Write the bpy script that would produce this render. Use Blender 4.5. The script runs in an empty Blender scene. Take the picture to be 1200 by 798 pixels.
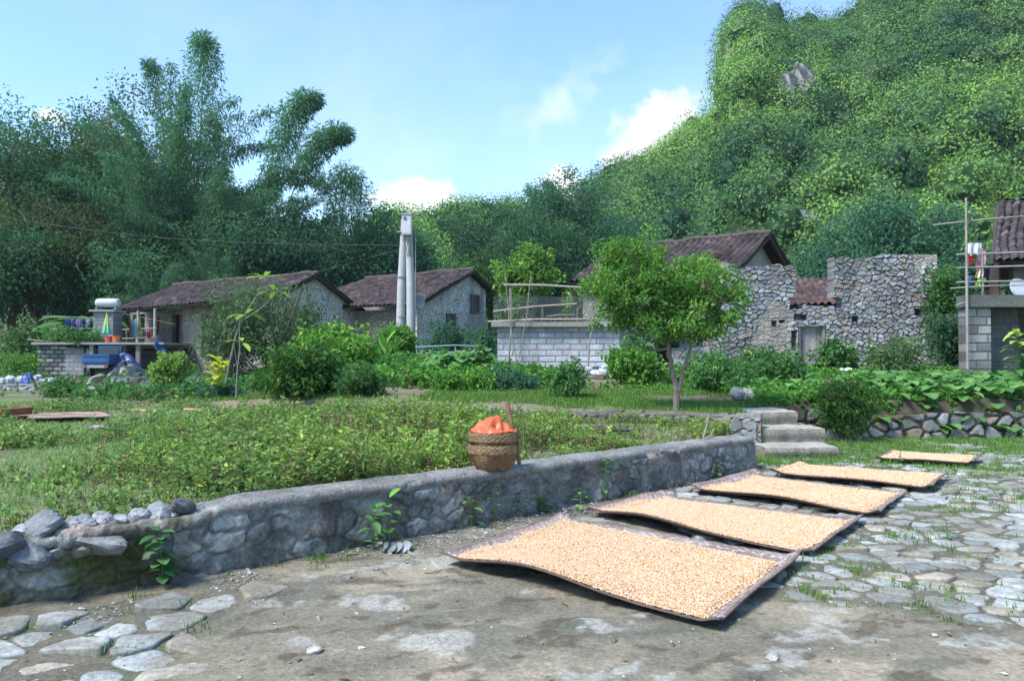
import bpy, math, random
import numpy as np

# ------------------------------------------------------------------ camera, sky, sun, exposure
SC = bpy.context.scene
COL = SC.collection
F = 933.0                         # focal length in photo pixels (1200 wide)
PITCH = math.atan(21 / F)
EYE = 1.6
cam = bpy.data.cameras.new('camera')
cam.sensor_width = 36.0
cam.lens = 36.0 * F / 1200.0
cam.clip_start = 0.05
cam.clip_end = 3000
camo = bpy.data.objects.new('camera', cam)
COL.objects.link(camo)
camo.location = (0, 0, EYE)
camo.rotation_euler = (math.pi / 2 + PITCH, 0, 0)
SC.camera = camo

SUN_AZ = math.radians(234)        # compass-like: direction the sun stands in, measured from +Y towards +X
SUN_EL = math.radians(52)
SKY_STRENGTH = 0.110
SUN_STRENGTH = 2.6
EXPOSURE = 1.40

world = bpy.data.worlds.new('World')
SC.world = world
world.use_nodes = True
NT = world.node_tree
NT.nodes.clear()


def wn(t, **kw):
    n = NT.nodes.new(t)
    for k, v in kw.items():
        setattr(n, k, v)
    return n


def wl(a, b):
    NT.links.new(a, b)


def pix_dir(px, py):
    x, z = (px - 600) / F, (399 - py) / F
    d = np.array([x, math.cos(PITCH) - z * math.sin(PITCH), math.sin(PITCH) + z * math.cos(PITCH)])
    return d / np.linalg.norm(d)


sky = wn('ShaderNodeTexSky', sky_type='NISHITA')
sky.sun_disc = False
sky.sun_elevation = SUN_EL
sky.sun_rotation = SUN_AZ
sky.altitude = 200
sky.air_density = 1.25
sky.dust_density = 0.8
sky.ozone_density = 2.5
geo = wn('ShaderNodeTexCoord')
DIR = geo.outputs['Generated']


def wmath(op, a, b=None, c=None, clamp=False):
    n = wn('ShaderNodeMath', operation=op, use_clamp=clamp)
    for i, v in enumerate((a, b, c)):
        if v is None:
            continue
        if isinstance(v, (int, float)):
            n.inputs[i].default_value = v
        else:
            wl(v, n.inputs[i])
    return n.outputs[0]


def wnoise(scale, detail, rough=0.55, stretch=(1, 1, 1), off=(0, 0, 0)):
    mp = wn('ShaderNodeMapping')
    mp.inputs['Scale'].default_value = stretch
    mp.inputs['Location'].default_value = off
    wl(DIR, mp.inputs['Vector'])
    n = wn('ShaderNodeTexNoise')
    n.inputs['Scale'].default_value = scale
    n.inputs['Detail'].default_value = detail
    n.inputs['Roughness'].default_value = rough
    wl(mp.outputs[0], n.inputs['Vector'])
    return n.outputs['Fac']


puff = wnoise(26, 6, 0.6)
puff_big = wnoise(9, 4, 0.55)


def blob(px, py, rx, rz, soft, amp, slant=0.0, nz=None):
    """a cumulus at a fixed direction of the sky: 1 inside, 0 outside, edge broken by noise"""
    c = pix_dir(px, py)
    sub = wn('ShaderNodeVectorMath', operation='SUBTRACT')
    wl(DIR, sub.inputs[0])
    sub.inputs[1].default_value = tuple(c)
    rot = wn('ShaderNodeVectorRotate', rotation_type='Y_AXIS')
    rot.inputs['Angle'].default_value = slant
    wl(sub.outputs[0], rot.inputs['Vector'])
    mul = wn('ShaderNodeVectorMath', operation='MULTIPLY')
    wl(rot.outputs[0], mul.inputs[0])
    mul.inputs[1].default_value = (F / rx, 3.0, F / rz)
    ln = wn('ShaderNodeVectorMath', operation='LENGTH')
    wl(mul.outputs[0], ln.inputs[0])
    v = wmath('SUBTRACT', 1.0, ln.outputs['Value'])
    v = wmath('ADD', v, wmath('MULTIPLY', wmath('SUBTRACT', nz or puff, 0.5), amp))
    return wmath('DIVIDE', v, soft, clamp=True)


masks = [blob(770, 152, 64, 44, 0.42, 1.7),
         blob(742, 184, 52, 26, 0.6, 1.7),
         blob(497, 232, 62, 26, 0.5, 1.9),
         blob(462, 236, 40, 20, 0.6, 1.6),
         blob(662, 216, 30, 20, 0.6, 1.8),
         blob(56, 136, 20, 9, 0.8, 1.6)]
wisps = [wmath('MULTIPLY', blob(650, 122, 90, 30, 1.6, 2.6, 0.62), 0.6),
         wmath('MULTIPLY', blob(815, 116, 40, 14, 1.0, 2.0, 0.1), 0.5),
         wmath('MULTIPLY', blob(430, 160, 230, 190, 1.4, 1.2, 0.0, puff_big), 0.28),
         wmath('MULTIPLY', blob(620, 190, 260, 90, 1.5, 1.2, 0.0, puff_big), 0.22)]
veil = wnoise(2.6, 7, 0.62, (1.0, 1.0, 2.6), (3.1, 0.4, 1.2))
vr = wn('ShaderNodeMapRange')
wl(veil, vr.inputs['Value'])
vr.inputs['From Min'].default_value = 0.5
vr.inputs['From Max'].default_value = 0.82
vr.inputs['To Max'].default_value = 0.2
total = vr.outputs[0]
for m in masks + wisps:
    total = wmath('MAXIMUM', total, m)
mixc = wn('ShaderNodeMix', data_type='RGBA')
wl(total, mixc.inputs['Factor'])
skyg = wn('ShaderNodeMix', data_type='RGBA', blend_type='MULTIPLY')
skyg.inputs['Factor'].default_value = 1.0
wl(sky.outputs[0], skyg.inputs['A'])
skyg.inputs['B'].default_value = (.84, .97, 1.10, 1)
wl(skyg.outputs['Result'], mixc.inputs['A'])
shade = wn('ShaderNodeMapRange')
wl(puff_big, shade.inputs['Value'])
shade.inputs['From Min'].default_value = .35
shade.inputs['From Max'].default_value = .65
shade.inputs['To Min'].default_value = 3.5
shade.inputs['To Max'].default_value = 4.7
cg_ = wn('ShaderNodeCombineColor')
for i_ in range(3):
    wl(wmath('MULTIPLY', shade.outputs[0], (1.0, 1.015, 1.03)[i_]), cg_.inputs[i_])
wl(cg_.outputs[0], mixc.inputs['B'])
bg = wn('ShaderNodeBackground')
wl(mixc.outputs['Result'], bg.inputs['Color'])
bg.inputs['Strength'].default_value = SKY_STRENGTH
wo = wn('ShaderNodeOutputWorld')
wl(bg.outputs[0], wo.inputs['Surface'])

sl = bpy.data.lights.new('sun', 'SUN')
sl.energy = SUN_STRENGTH
sl.angle = math.radians(17)
sl.color = (1.0, 0.965, 0.915)
so = bpy.data.objects.new('sun', sl)
COL.objects.link(so)
# lamp shines along its local -Z; point +Z at the sun
so.rotation_euler = (math.pi / 2 - SUN_EL, 0, math.pi - SUN_AZ)

SC.view_settings.view_transform = 'Standard'
SC.view_settings.look = 'None'
SC.view_settings.exposure = EXPOSURE
SC.view_settings.gamma = 1
SC.view_settings.use_curve_mapping = False
SC.render.engine = 'CYCLES'
SC.cycles.max_bounces = 6
SC.cycles.diffuse_bounces = 3
SC.cycles.transmission_bounces = 4
SC.cycles.use_denoising = True
SC.cycles.sample_clamp_indirect = 6


# ------------------------------------------------------------------ numpy helpers
def sstep(a, b, x):
    t = np.clip((np.asarray(x, float) - a) / (b - a), 0, 1)
    return t * t * (3 - 2 * t)


def hsh(i, j, s=0):
    i = np.asarray(i).astype(np.int64)
    j = np.asarray(j).astype(np.int64)
    n = (i * 374761393 + j * 668265263 + int(s) * 1274126177) & 0xffffffff
    n = ((n ^ (n >> 13)) * 1274126177) & 0xffffffff
    n = ((n ^ (n >> 16)) * 2246822519) & 0xffffffff
    return ((n ^ (n >> 15)) & 0xffffff) / float(0xffffff)


def vnoise(x, y, s=0):
    xi, yi = np.floor(x), np.floor(y)
    fx, fy = x - xi, y - yi
    fx, fy = fx * fx * (3 - 2 * fx), fy * fy * (3 - 2 * fy)
    a, b = hsh(xi, yi, s), hsh(xi + 1, yi, s)
    c, d = hsh(xi, yi + 1, s), hsh(xi + 1, yi + 1, s)
    return (a * (1 - fx) + b * fx) * (1 - fy) + (c * (1 - fx) + d * fx) * fy


def fbm(x, y, o=4, s=0, g=0.5):
    x, y = np.asarray(x, float), np.asarray(y, float)
    v, a, t = 0, 1, 0
    for k in range(o):
        v = v + a * vnoise(x * 2 ** k + 17.3 * k, y * 2 ** k + 9.1 * k, s + k)
        t += a
        a *= g
    return v / t


def voro(x, y, s=0, jit=0.9):
    """jittered-grid voronoi: F2-F1 edge distance and a hash per cell"""
    x, y = np.asarray(x, float), np.asarray(y, float)
    xi, yi = np.floor(x), np.floor(y)
    f1 = np.full(x.shape, 9.0)
    f2 = np.full(x.shape, 9.0)
    cid = np.zeros(x.shape)
    cid2 = np.zeros(x.shape)
    for dx in (-1, 0, 1):
        for dy in (-1, 0, 1):
            cx, cy = xi + dx, yi + dy
            qx = cx + .5 + (hsh(cx, cy, s) - .5) * jit
            qy = cy + .5 + (hsh(cx, cy, s + 5) - .5) * jit
            d = np.hypot(x - qx, y - qy)
            h = hsh(cx, cy, s + 11)
            nearer = d < f1
            f2 = np.where(nearer, f1, np.minimum(f2, d))
            cid = np.where(nearer, h, cid)
            cid2 = np.where(nearer, hsh(cx, cy, s + 23), cid2)
            f1 = np.where(nearer, d, f1)
    return f2 - f1, cid, cid2


def lerp3(a, b, t):
    t = np.asarray(t)[..., None]
    return np.asarray(a) * (1 - t) + np.asarray(b) * t


def nrm(v):
    return v / np.maximum(np.linalg.norm(v, axis=-1, keepdims=True), 1e-9)


def at(px, py, Y):
    """the point of the world that lies at depth Y on the sight line of a photo pixel"""
    d = pix_dir(px, py)
    return np.array([d[0] / d[1] * Y, Y, EYE + d[2] / d[1] * Y])


def onz(px, py, z):
    d = pix_dir(px, py)
    t = (z - EYE) / d[2]
    return np.array([d[0] * t, d[1] * t, z])


# ------------------------------------------------------------------ mesh builder
class Geo:
    def __init__(self):
        self.v, self.c, self.f, self.n = [], [], [], 0

    def add(self, v, f, c=(.5, .5, .5)):
        v = np.asarray(v, float).reshape(-1, 3)
        f = np.asarray(f, np.int64)
        c = np.asarray(c, float)
        if c.ndim == 1:
            c = np.tile(c, (len(v), 1))
        self.v.append(v)
        self.c.append(c)
        if len(f):
            self.f.append(f + self.n)
        self.n += len(v)
        return self

    def box(self, c, s, col=(.5, .5, .5), rz=0, rx=0, ry=0):
        p = np.array([[x, y, z] for z in (-.5, .5) for y in (-.5, .5) for x in (-.5, .5)]) * np.asarray(s, float)
        p = p @ rotm(rx, ry, rz).T + np.asarray(c, float)
        f = [[0, 2, 3, 1], [4, 5, 7, 6], [0, 1, 5, 4], [2, 6, 7, 3], [0, 4, 6, 2], [1, 3, 7, 5]]
        return self.add(p, f, col)

    def tube(self, pts, rad, col=(.5, .5, .5), k=7, cap=True):
        pts = np.asarray(pts, float)
        n = len(pts)
        rad = np.broadcast_to(np.asarray(rad, float), (n,))
        tan = nrm(np.gradient(pts, axis=0))
        ref = np.array([0, 0, 1.0]) if abs(tan[:, 2]).mean() < .8 else np.array([1.0, 0, 0])
        a = nrm(np.cross(tan, ref))
        b = np.cross(tan, a)
        th = np.arange(k) * 2 * math.pi / k
        ring = pts[:, None] + rad[:, None, None] * (np.cos(th)[None, :, None] * a[:, None] + np.sin(th)[None, :, None] * b[:, None])
        i = np.arange(n - 1)[:, None] * k
        j = np.arange(k)[None]
        j2 = (j + 1) % k
        f = np.stack([i + j, i + j2, i + k + j2, i + k + j], -1).reshape(-1, 4)
        self.add(ring, f, col)
        if cap:
            for e, r in ((0, ring[0]), (1, ring[-1])):
                m = np.vstack([r, r.mean(0)])
                q = np.array([[x, (x + 1) % k, k, k] for x in range(k)])[:, :3]
                self.add(m, q if e else q[:, ::-1], col)
        return self

    def lathe(self, prof, c=(0, 0, 0), col=(.5, .5, .5), k=24, sq=None):
        """profile of (radius, z); sq(z index) -> superellipse exponent for squarish rings"""
        prof = np.asarray(prof, float)
        th = np.arange(k) * 2 * math.pi / k
        V = []
        for q, (r, z) in enumerate(prof):
            e = 2.0 if sq is None else sq[q]
            m = (np.abs(np.cos(th)) ** e + np.abs(np.sin(th)) ** e) ** (-1 / e)
            V.append(np.stack([r * m * np.cos(th), r * m * np.sin(th), np.full(k, z)], -1))
        V = np.array(V) + np.asarray(c, float)
        i = np.arange(len(prof) - 1)[:, None] * k
        j = np.arange(k)[None]
        j2 = (j + 1) % k
        f = np.stack([i + j, i + j2, i + k + j2, i + k + j], -1).reshape(-1, 4)
        return self.add(V, f, col)

    def grid(self, P, C=(.5, .5, .5), mask=None, flip=False):
        h, w = P.shape[:2]
        i = np.arange(h - 1)[:, None] * w
        j = np.arange(w - 1)[None]
        f = np.stack([i + j, i + j + 1, i + w + j + 1, i + w + j], -1)
        if mask is not None:
            f = f[mask]
        f = f.reshape(-1, 4)
        if flip:
            f = f[:, ::-1]
        C = np.asarray(C, float)
        return self.add(P.reshape(-1, 3), f, C.reshape(-1, 3) if C.ndim == 3 else C)

    def build(self, name, mat, parent=None, smooth=False, loc=None, rot=None):
        v = np.concatenate(self.v)
        c = np.concatenate(self.c)
        me = bpy.data.meshes.new(name)
        me.vertices.add(len(v))
        me.vertices.foreach_set('co', v.astype(np.float32).ravel())
        sizes = np.concatenate([np.full(len(f), f.shape[1]) for f in self.f])
        loops = np.concatenate([f.ravel() for f in self.f])
        me.loops.add(len(loops))
        me.loops.foreach_set('vertex_index', loops.astype(np.int32))
        me.polygons.add(len(sizes))
        me.polygons.foreach_set('loop_start', np.concatenate([[0], np.cumsum(sizes)[:-1]]).astype(np.int32))
        me.polygons.foreach_set('use_smooth', np.full(len(sizes), bool(smooth)))
        me.update(calc_edges=True)
        ca = me.color_attributes.new('Col', 'FLOAT_COLOR', 'POINT')
        ca.data.foreach_set('color', np.hstack([np.clip(c, 0, 1), np.ones((len(c), 1))]).astype(np.float32).ravel())
        me.materials.append(mat)
        o = bpy.data.objects.new(name, me)
        COL.objects.link(o)
        if parent is not None:
            o.parent = parent
        if loc is not None:
            o.location = tuple(float(q) for q in loc)
        if rot is not None:
            o.rotation_euler = rot if not isinstance(rot, (int, float)) else (0, 0, rot)
        return o


def rotm(rx=0, ry=0, rz=0):
    cx, sx, cy, sy, cz, sz = math.cos(rx), math.sin(rx), math.cos(ry), math.sin(ry), math.cos(rz), math.sin(rz)
    X = np.array([[1, 0, 0], [0, cx, -sx], [0, sx, cx]])
    Y = np.array([[cy, 0, sy], [0, 1, 0], [-sy, 0, cy]])
    Z = np.array([[cz, -sz, 0], [sz, cz, 0], [0, 0, 1]])
    return Z @ Y @ X


def tag(o, label=None, cat=None, group=None, kind=None):
    if label:
        o['label'] = label
    if cat:
        o['category'] = cat
    if group:
        o['group'] = group
    if kind:
        o['kind'] = kind
    return o


def thing(name, label, cat, loc=(0, 0, 0), rz=0, group=None):
    o = bpy.data.objects.new(name, None)
    o.empty_display_size = .2
    COL.objects.link(o)
    o.location = tuple(float(q) for q in loc)
    o.rotation_euler = (0, 0, rz)
    return tag(o, label, cat, group)


def copy_tree(o, parent=None):
    c = o.copy()
    COL.objects.link(c)
    if parent is not None:
        c.parent = parent
    for ch in list(o.children):
        copy_tree(ch, c)
    return c


# ------------------------------------------------------------------ materials (all take the thing's own colour from Col)
def attr_mat(name, nscale=30, namp=0.35, bump=0.3, bscale=60, rough=0.85, spec=0.25, big=1.2, bigamp=0.25, bdist=0.01):
    m = bpy.data.materials.new(name)
    m.use_nodes = True
    t = m.node_tree
    N, L = t.nodes, t.links
    bs = N['Principled BSDF']
    bs.inputs['Roughness'].default_value = rough
    bs.inputs['Specular IOR Level'].default_value = spec
    a = N.new('ShaderNodeAttribute')
    a.attribute_name = 'Col'
    co = N.new('ShaderNodeTexCoord')

    def nz(scale, det):
        n = N.new('ShaderNodeTexNoise')
        n.inputs['Scale'].default_value = scale
        n.inputs['Detail'].default_value = det
        n.inputs['Roughness'].default_value = .62
        L.new(co.outputs['Object'], n.inputs['Vector'])
        return n.outputs['Fac']

    def rng(src, lo, hi):
        r = N.new('ShaderNodeMapRange')
        L.new(src, r.inputs['Value'])
        r.inputs['From Min'].default_value = .25
        r.inputs['From Max'].default_value = .75
        r.inputs['To Min'].default_value = lo
        r.inputs['To Max'].default_value = hi
        return r.outputs[0]

    mu = N.new('ShaderNodeMath')
    mu.operation = 'MULTIPLY'
    L.new(rng(nz(nscale, 6), 1 - namp, 1 + namp), mu.inputs[0])
    L.new(rng(nz(big, 4), 1 - bigamp, 1 + bigamp), mu.inputs[1])
    vm = N.new('ShaderNodeVectorMath')
    vm.operation = 'SCALE'
    L.new(a.outputs['Color'], vm.inputs[0])
    L.new(mu.outputs[0], vm.inputs['Scale'])
    L.new(vm.outputs[0], bs.inputs['Base Color'])
    if bump:
        b = N.new('ShaderNodeBump')
        b.inputs['Strength'].default_value = bump
        b.inputs['Distance'].default_value = bdist
        L.new(nz(bscale, 5), b.inputs['Height'])
        L.new(b.outputs[0], bs.inputs['Normal'])
    return m


def leaf_mat(name, trans=0.42, rough=0.5, vary=0.22):
    m = bpy.data.materials.new(name)
    m.use_nodes = True
    t = m.node_tree
    N, L = t.nodes, t.links
    bs = N['Principled BSDF']
    bs.inputs['Roughness'].default_value = rough
    bs.inputs['Specular IOR Level'].default_value = .14
    a = N.new('ShaderNodeAttribute')
    a.attribute_name = 'Col'
    oi = N.new('ShaderNodeObjectInfo')
    r = N.new('ShaderNodeMapRange')
    L.new(oi.outputs['Random'], r.inputs['Value'])
    r.inputs['To Min'].default_value = 1.12 - vary
    r.inputs['To Max'].default_value = 1.12 + vary
    hs = N.new('ShaderNodeHueSaturation')
    hs.inputs['Saturation'].default_value = 1.02
    L.new(a.outputs['Color'], hs.inputs['Color'])
    L.new(r.outputs[0], hs.inputs['Value'])
    L.new(hs.outputs[0], bs.inputs['Base Color'])
    tr = N.new('ShaderNodeBsdfTranslucent')
    ml = N.new('ShaderNodeVectorMath')
    ml.operation = 'MULTIPLY'
    ml.inputs[1].default_value = (1.1, 1.3, .75)
    L.new(hs.outputs[0], ml.inputs[0])
    L.new(ml.outputs[0], tr.inputs['Color'])
    mx = N.new('ShaderNodeMixShader')
    mx.inputs[0].default_value = trans
    L.new(bs.outputs[0], mx.inputs[1])
    L.new(tr.outputs[0], mx.inputs[2])
    out = N['Material Output']
    L.new(mx.outputs[0], out.inputs['Surface'])
    return m


M = dict(
    ground=attr_mat('soil', 9, .35, .6, 35, .95, .1, .7, .25, .02),
    court=attr_mat('paving', 34, .42, .8, 48, .86, .2, 1.1, .2, .012),
    stone=attr_mat('rubble_stone', 30, .5, .9, 40, .9, .15, 1.6, .25, .02),
    rock=attr_mat('limestone', 14, .4, .7, 22, .85, .25, 2.2, .25, .03),
    plaster=attr_mat('weathered_plaster', 7, .3, .4, 25, .92, .1, .9, .3, .02),
    tile=attr_mat('clay_roof_tile', 12, .4, .3, 40, .85, .15, .7, .3),
    wood=attr_mat('weathered_wood', 18, .3, .3, 40, .8, .2, 2, .2, .004),
    weave=attr_mat('woven_bamboo', 60, .22, .2, 160, .65, .3, 3, .14, .003),
    corn=attr_mat('maize', 90, .10, .0, 60, .5, .4, 1.5, .06),
    conc=attr_mat('concrete', 14, .25, .3, 50, .88, .2, 1.1, .22, .006),
    cloth=attr_mat('cloth', 30, .12, .2, 120, .85, .1, 4, .1, .003),
    paint=attr_mat('paint', 8, .15, .05, 30, .45, .4, 2, .12, .002),
    plastic=attr_mat('plastic_sheet', 8, .12, .3, 14, .42, .45, 3, .10, .02),
    metal=attr_mat('dull_metal', 10, .2, .1, 60, .5, .5, 2, .12, .002),
    leaf=leaf_mat('leaf'),
    leaf_fix=leaf_mat('leaf_even', .35, .5, .04),
    grass=leaf_mat('grass_blade', .35, .55, .04),
)


# ------------------------------------------------------------------ plan of the place
WALL = np.array([[-6.2, 2.55], [-3.25, 5.06], [-2.37, 5.78], [.4, 8.45], [3.5, 11.5]])   # foot of the near wall
MID = np.array([[-.98, 15.3], [4.15, 13.3]])                                             # second retaining wall
WALL_N = np.array([-.70, .714])                                                          # towards the yard


def wall_side(x, y):
    """signed distance to the near wall line, positive in the yard"""
    d1 = (x - 3.5) * WALL_N[0] + (y - 11.5) * WALL_N[1]
    n2 = np.array([-.648, .762])
    d2 = (x + 3.25) * n2[0] + (y - 5.06) * n2[1]
    return np.where(x < -2.8, d2, d1)


def upper_edge(x):
    """Y of the line behind which the upper terrace begins"""
    return np.where(x < 4.15, 13.3 + (4.15 - x) * .39, np.where(x < 5.3, 14.7, 15.75 + .06 * (x - 6)))


def terrain(x, y):
    x, y = np.asarray(x, float), np.asarray(y, float)
    yard = .40 + .012 * np.clip(y - 8, 0, 30)
    up = .66 + .072 * np.clip(y - 14.5, 0, 10)
    wl_ = sstep(.0, .12, wall_side(x, y) - .2)
    right = sstep(3.2, 3.6, x)
    low = yard * np.maximum(wl_ * (1 - right), sstep(-.1, .05, y - 11.6) * (1 - right) * (wall_side(x, y) > 0))
    e = upper_edge(x)
    # left of the garden the two levels merge into one slope
    k = sstep(-.15, .15, y - e - .12)
    leftfade = sstep(-9, -2.5, x)
    z = low * (1 - k) + (up * leftfade + yard * (1 - leftfade)) * k
    far = np.clip(y - 44, 0, 400)
    z = z + .11 * far * sstep(44, 60, y) + .06 * np.clip(-x - 24, 0, 60) * sstep(30, 50, y)
    z = z + (fbm(x * .6, y * .6, 3, 7) - .5) * .08 * sstep(12, 20, y)
    return z


def in_court(x, y):
    return ((wall_side(x, y) < .25) | (x > 3.35)) & (y < upper_edge(x) + .05)


def tz(x, y):
    return float(terrain(np.array([x]), np.array([y]))[0])


# ---- ground: one sheet out past the hills
tx = np.sinh(np.linspace(-3.9, 3.9, 420)) * 7.5
ty = np.concatenate([np.linspace(-30, .5, 16)[:-1], np.linspace(.5, 30, 260), 30 + np.sinh(np.linspace(0, 3.6, 90))[1:] * 20])
GX, GY = np.meshgrid(tx, ty)
GZ = terrain(GX, GY)
GZ = np.where((GX > -6.2) & (GX < 12.2) & (GY > 1.0) & in_court(GX, GY), -.14, GZ)
n1 = fbm(GX * .9, GY * .9, 4, 31)
n2 = fbm(GX * .25, GY * .25, 3, 32)
C = lerp3((.165, .135, .10), (.12, .14, .065), sstep(.42, .62, n1 * .6 + n2 * .4))
C = lerp3(C, (.055, .05, .034), sstep(.5, .2, np.abs(GY - upper_edge(GX) - .1)) * (GX > 3.8) * .9)
C = np.where((GY > 38)[..., None], np.array([.05, .075, .03]), C)
g = Geo().grid(np.stack([GX, GY, GZ], -1), C)
tag(g.build('ground', M['ground'], smooth=True), kind='structure')

# ---- courtyard: fine sheet with real paving stones, mud and dust
rows = [1.05]
while rows[-1] < 16.2:
    rows.append(rows[-1] + max(.012, .0042 * rows[-1]))
cy = np.array(rows)
cx = np.concatenate([np.linspace(-6.2, -3, 100)[:-1], np.linspace(-3, 6, 560), np.linspace(6, 12.2, 190)[1:]])
CX, CY = np.meshgrid(cx, cy)


def stone_zone(x, y):
    """0 = trodden mud, 1 = bare paving stones"""
    w = (fbm(x * 1.3, y * 1.3, 3, 41) - .5) * 1.1
    d = (x - 1.48) * .647 + (y - 5.53) * .762          # right and far part
    right = sstep(-.25, .55, d + w * .8) * sstep(1.15, 1.55, x + .25 * w)
    far = sstep(8.2, 9.8, y + w)
    left = sstep(-1.35, -1.85, x + w * .35) * sstep(5.5, 5.15, y - (x + 2.4) * .85 + w * .3)
    return np.maximum(np.maximum(right, far), left), left


PAVE = ((.265, .215), (.37, .28))


def court_fields(x, y):
    wx, wy = x, y
    e1, id1, id1b = voro(wx / PAVE[0][0], wy / PAVE[0][1], 61, .95)
    e2, id2, id2b = voro(wx / PAVE[1][0], wy / PAVE[1][1], 62, .95)
    zone, left = stone_zone(x, y)
    big = left > .5
    e, cid, cid2 = np.where(big, e2, e1), np.where(big, id2, id1), np.where(big, id2b, id1b)
    sunk = sstep(.24, .04, cid2 - .25 * (zone - .5))                          # stones lost under mud
    prof = sstep(.045, .085, e + (fbm(x * 9, y * 9, 3, 53) - .5) * .20 + (fbm(x * 31, y * 31, 2, 54) - .5) * .10) * (1 - sunk)
    return zone, prof, cid, cid2


zone, prof, cid, cid2 = court_fields(CX, CY)
mud = fbm(CX * 1.1, CY * 2.0, 5, 71)
ruts = fbm(CX * 1.6 + CY * 1.2, CY * 3.5 - CX * 1.6, 4, 74)
fine = fbm(CX * 11, CY * 11, 3, 72)
vis = zone * 0
CZ = (fbm(CX * .7, CY * .7, 3, 73) - .5) * .05 * sstep(0, 1, np.abs(CX) * .3 + .3)
CZ = CZ + vis * (.016 + .020 * cid) + (fine - .5) * .014 + (fbm(CX * 4, CY * 4, 3, 77) - .5) * .016 + (ruts - .5) * .045 * (1 - vis) + (1 - zone) * .010
mudc = lerp3((.160, .146, .108), (.255, .222, .160), sstep(.36, .64, mud))
mudc = lerp3(mudc, (.085, .090, .072), sstep(.52, .70, ruts) * .6)
mudc = lerp3(mudc, (.075, .06, .04), sstep(.60, .72, fbm(CX * 5 + CY * 3, CY * 8 - CX * 4, 4, 79)) * .7)
gapc = lerp3((.085, .080, .058), (.155, .14, .105), fine)
gapc = lerp3(gapc, (.07, .10, .04), sstep(.5, .7, mud) * .7)
stc = lerp3((.17, .182, .172), (.355, .37, .35), cid)
stc = lerp3(stc, (.29, .27, .22), sstep(.5, 1, cid2) * .5)
stc = stc * (.55 + .8 * fbm(CX * 7, CY * 7, 5, 75, .65))[..., None]
stc = lerp3(stc, (.13, .125, .09), sstep(.52, .70, fbm(CX * 3.1, CY * 3.1, 5, 78, .62)) * .40)
base = lerp3(mudc, gapc, zone)
dust = sstep(.60, .66, fbm(CX * 2.2, CY * 2.9, 4, 76) * .75 + fine * .25) * (1 - zone)      # bare pale patches of old mortar
base = lerp3(base, (.34, .335, .30), dust * .6)
CC = lerp3(base, stc, np.clip(vis * 1.15, 0, 1))
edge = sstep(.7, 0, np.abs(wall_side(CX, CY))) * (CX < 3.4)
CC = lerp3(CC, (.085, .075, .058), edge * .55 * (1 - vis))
okf = in_court(CX, CY)
mk = okf[:-1, :-1] & okf[1:, 1:] & okf[1:, :-1] & okf[:-1, 1:]
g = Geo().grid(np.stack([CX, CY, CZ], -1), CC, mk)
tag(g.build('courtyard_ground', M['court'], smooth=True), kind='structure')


def court_z(x, y):
    i = np.clip(np.searchsorted(cy, y), 0, len(cy) - 1)
    j = np.clip(np.searchsorted(cx, x), 0, len(cx) - 1)
    return CZ[i, j]


def clip_cell(poly, a, b):
    """keep the part of a convex polygon nearer to a than to b"""
    n, m = b - a, (a + b) / 2
    out = []
    for i in range(len(poly)):
        p, q = poly[i], poly[(i + 1) % len(poly)]
        dp, dq = (p - m) @ n, (q - m) @ n
        if dp <= 0:
            out.append(p)
        if dp * dq < 0:
            out.append(p + (q - p) * dp / (dp - dq))
    return out


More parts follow.
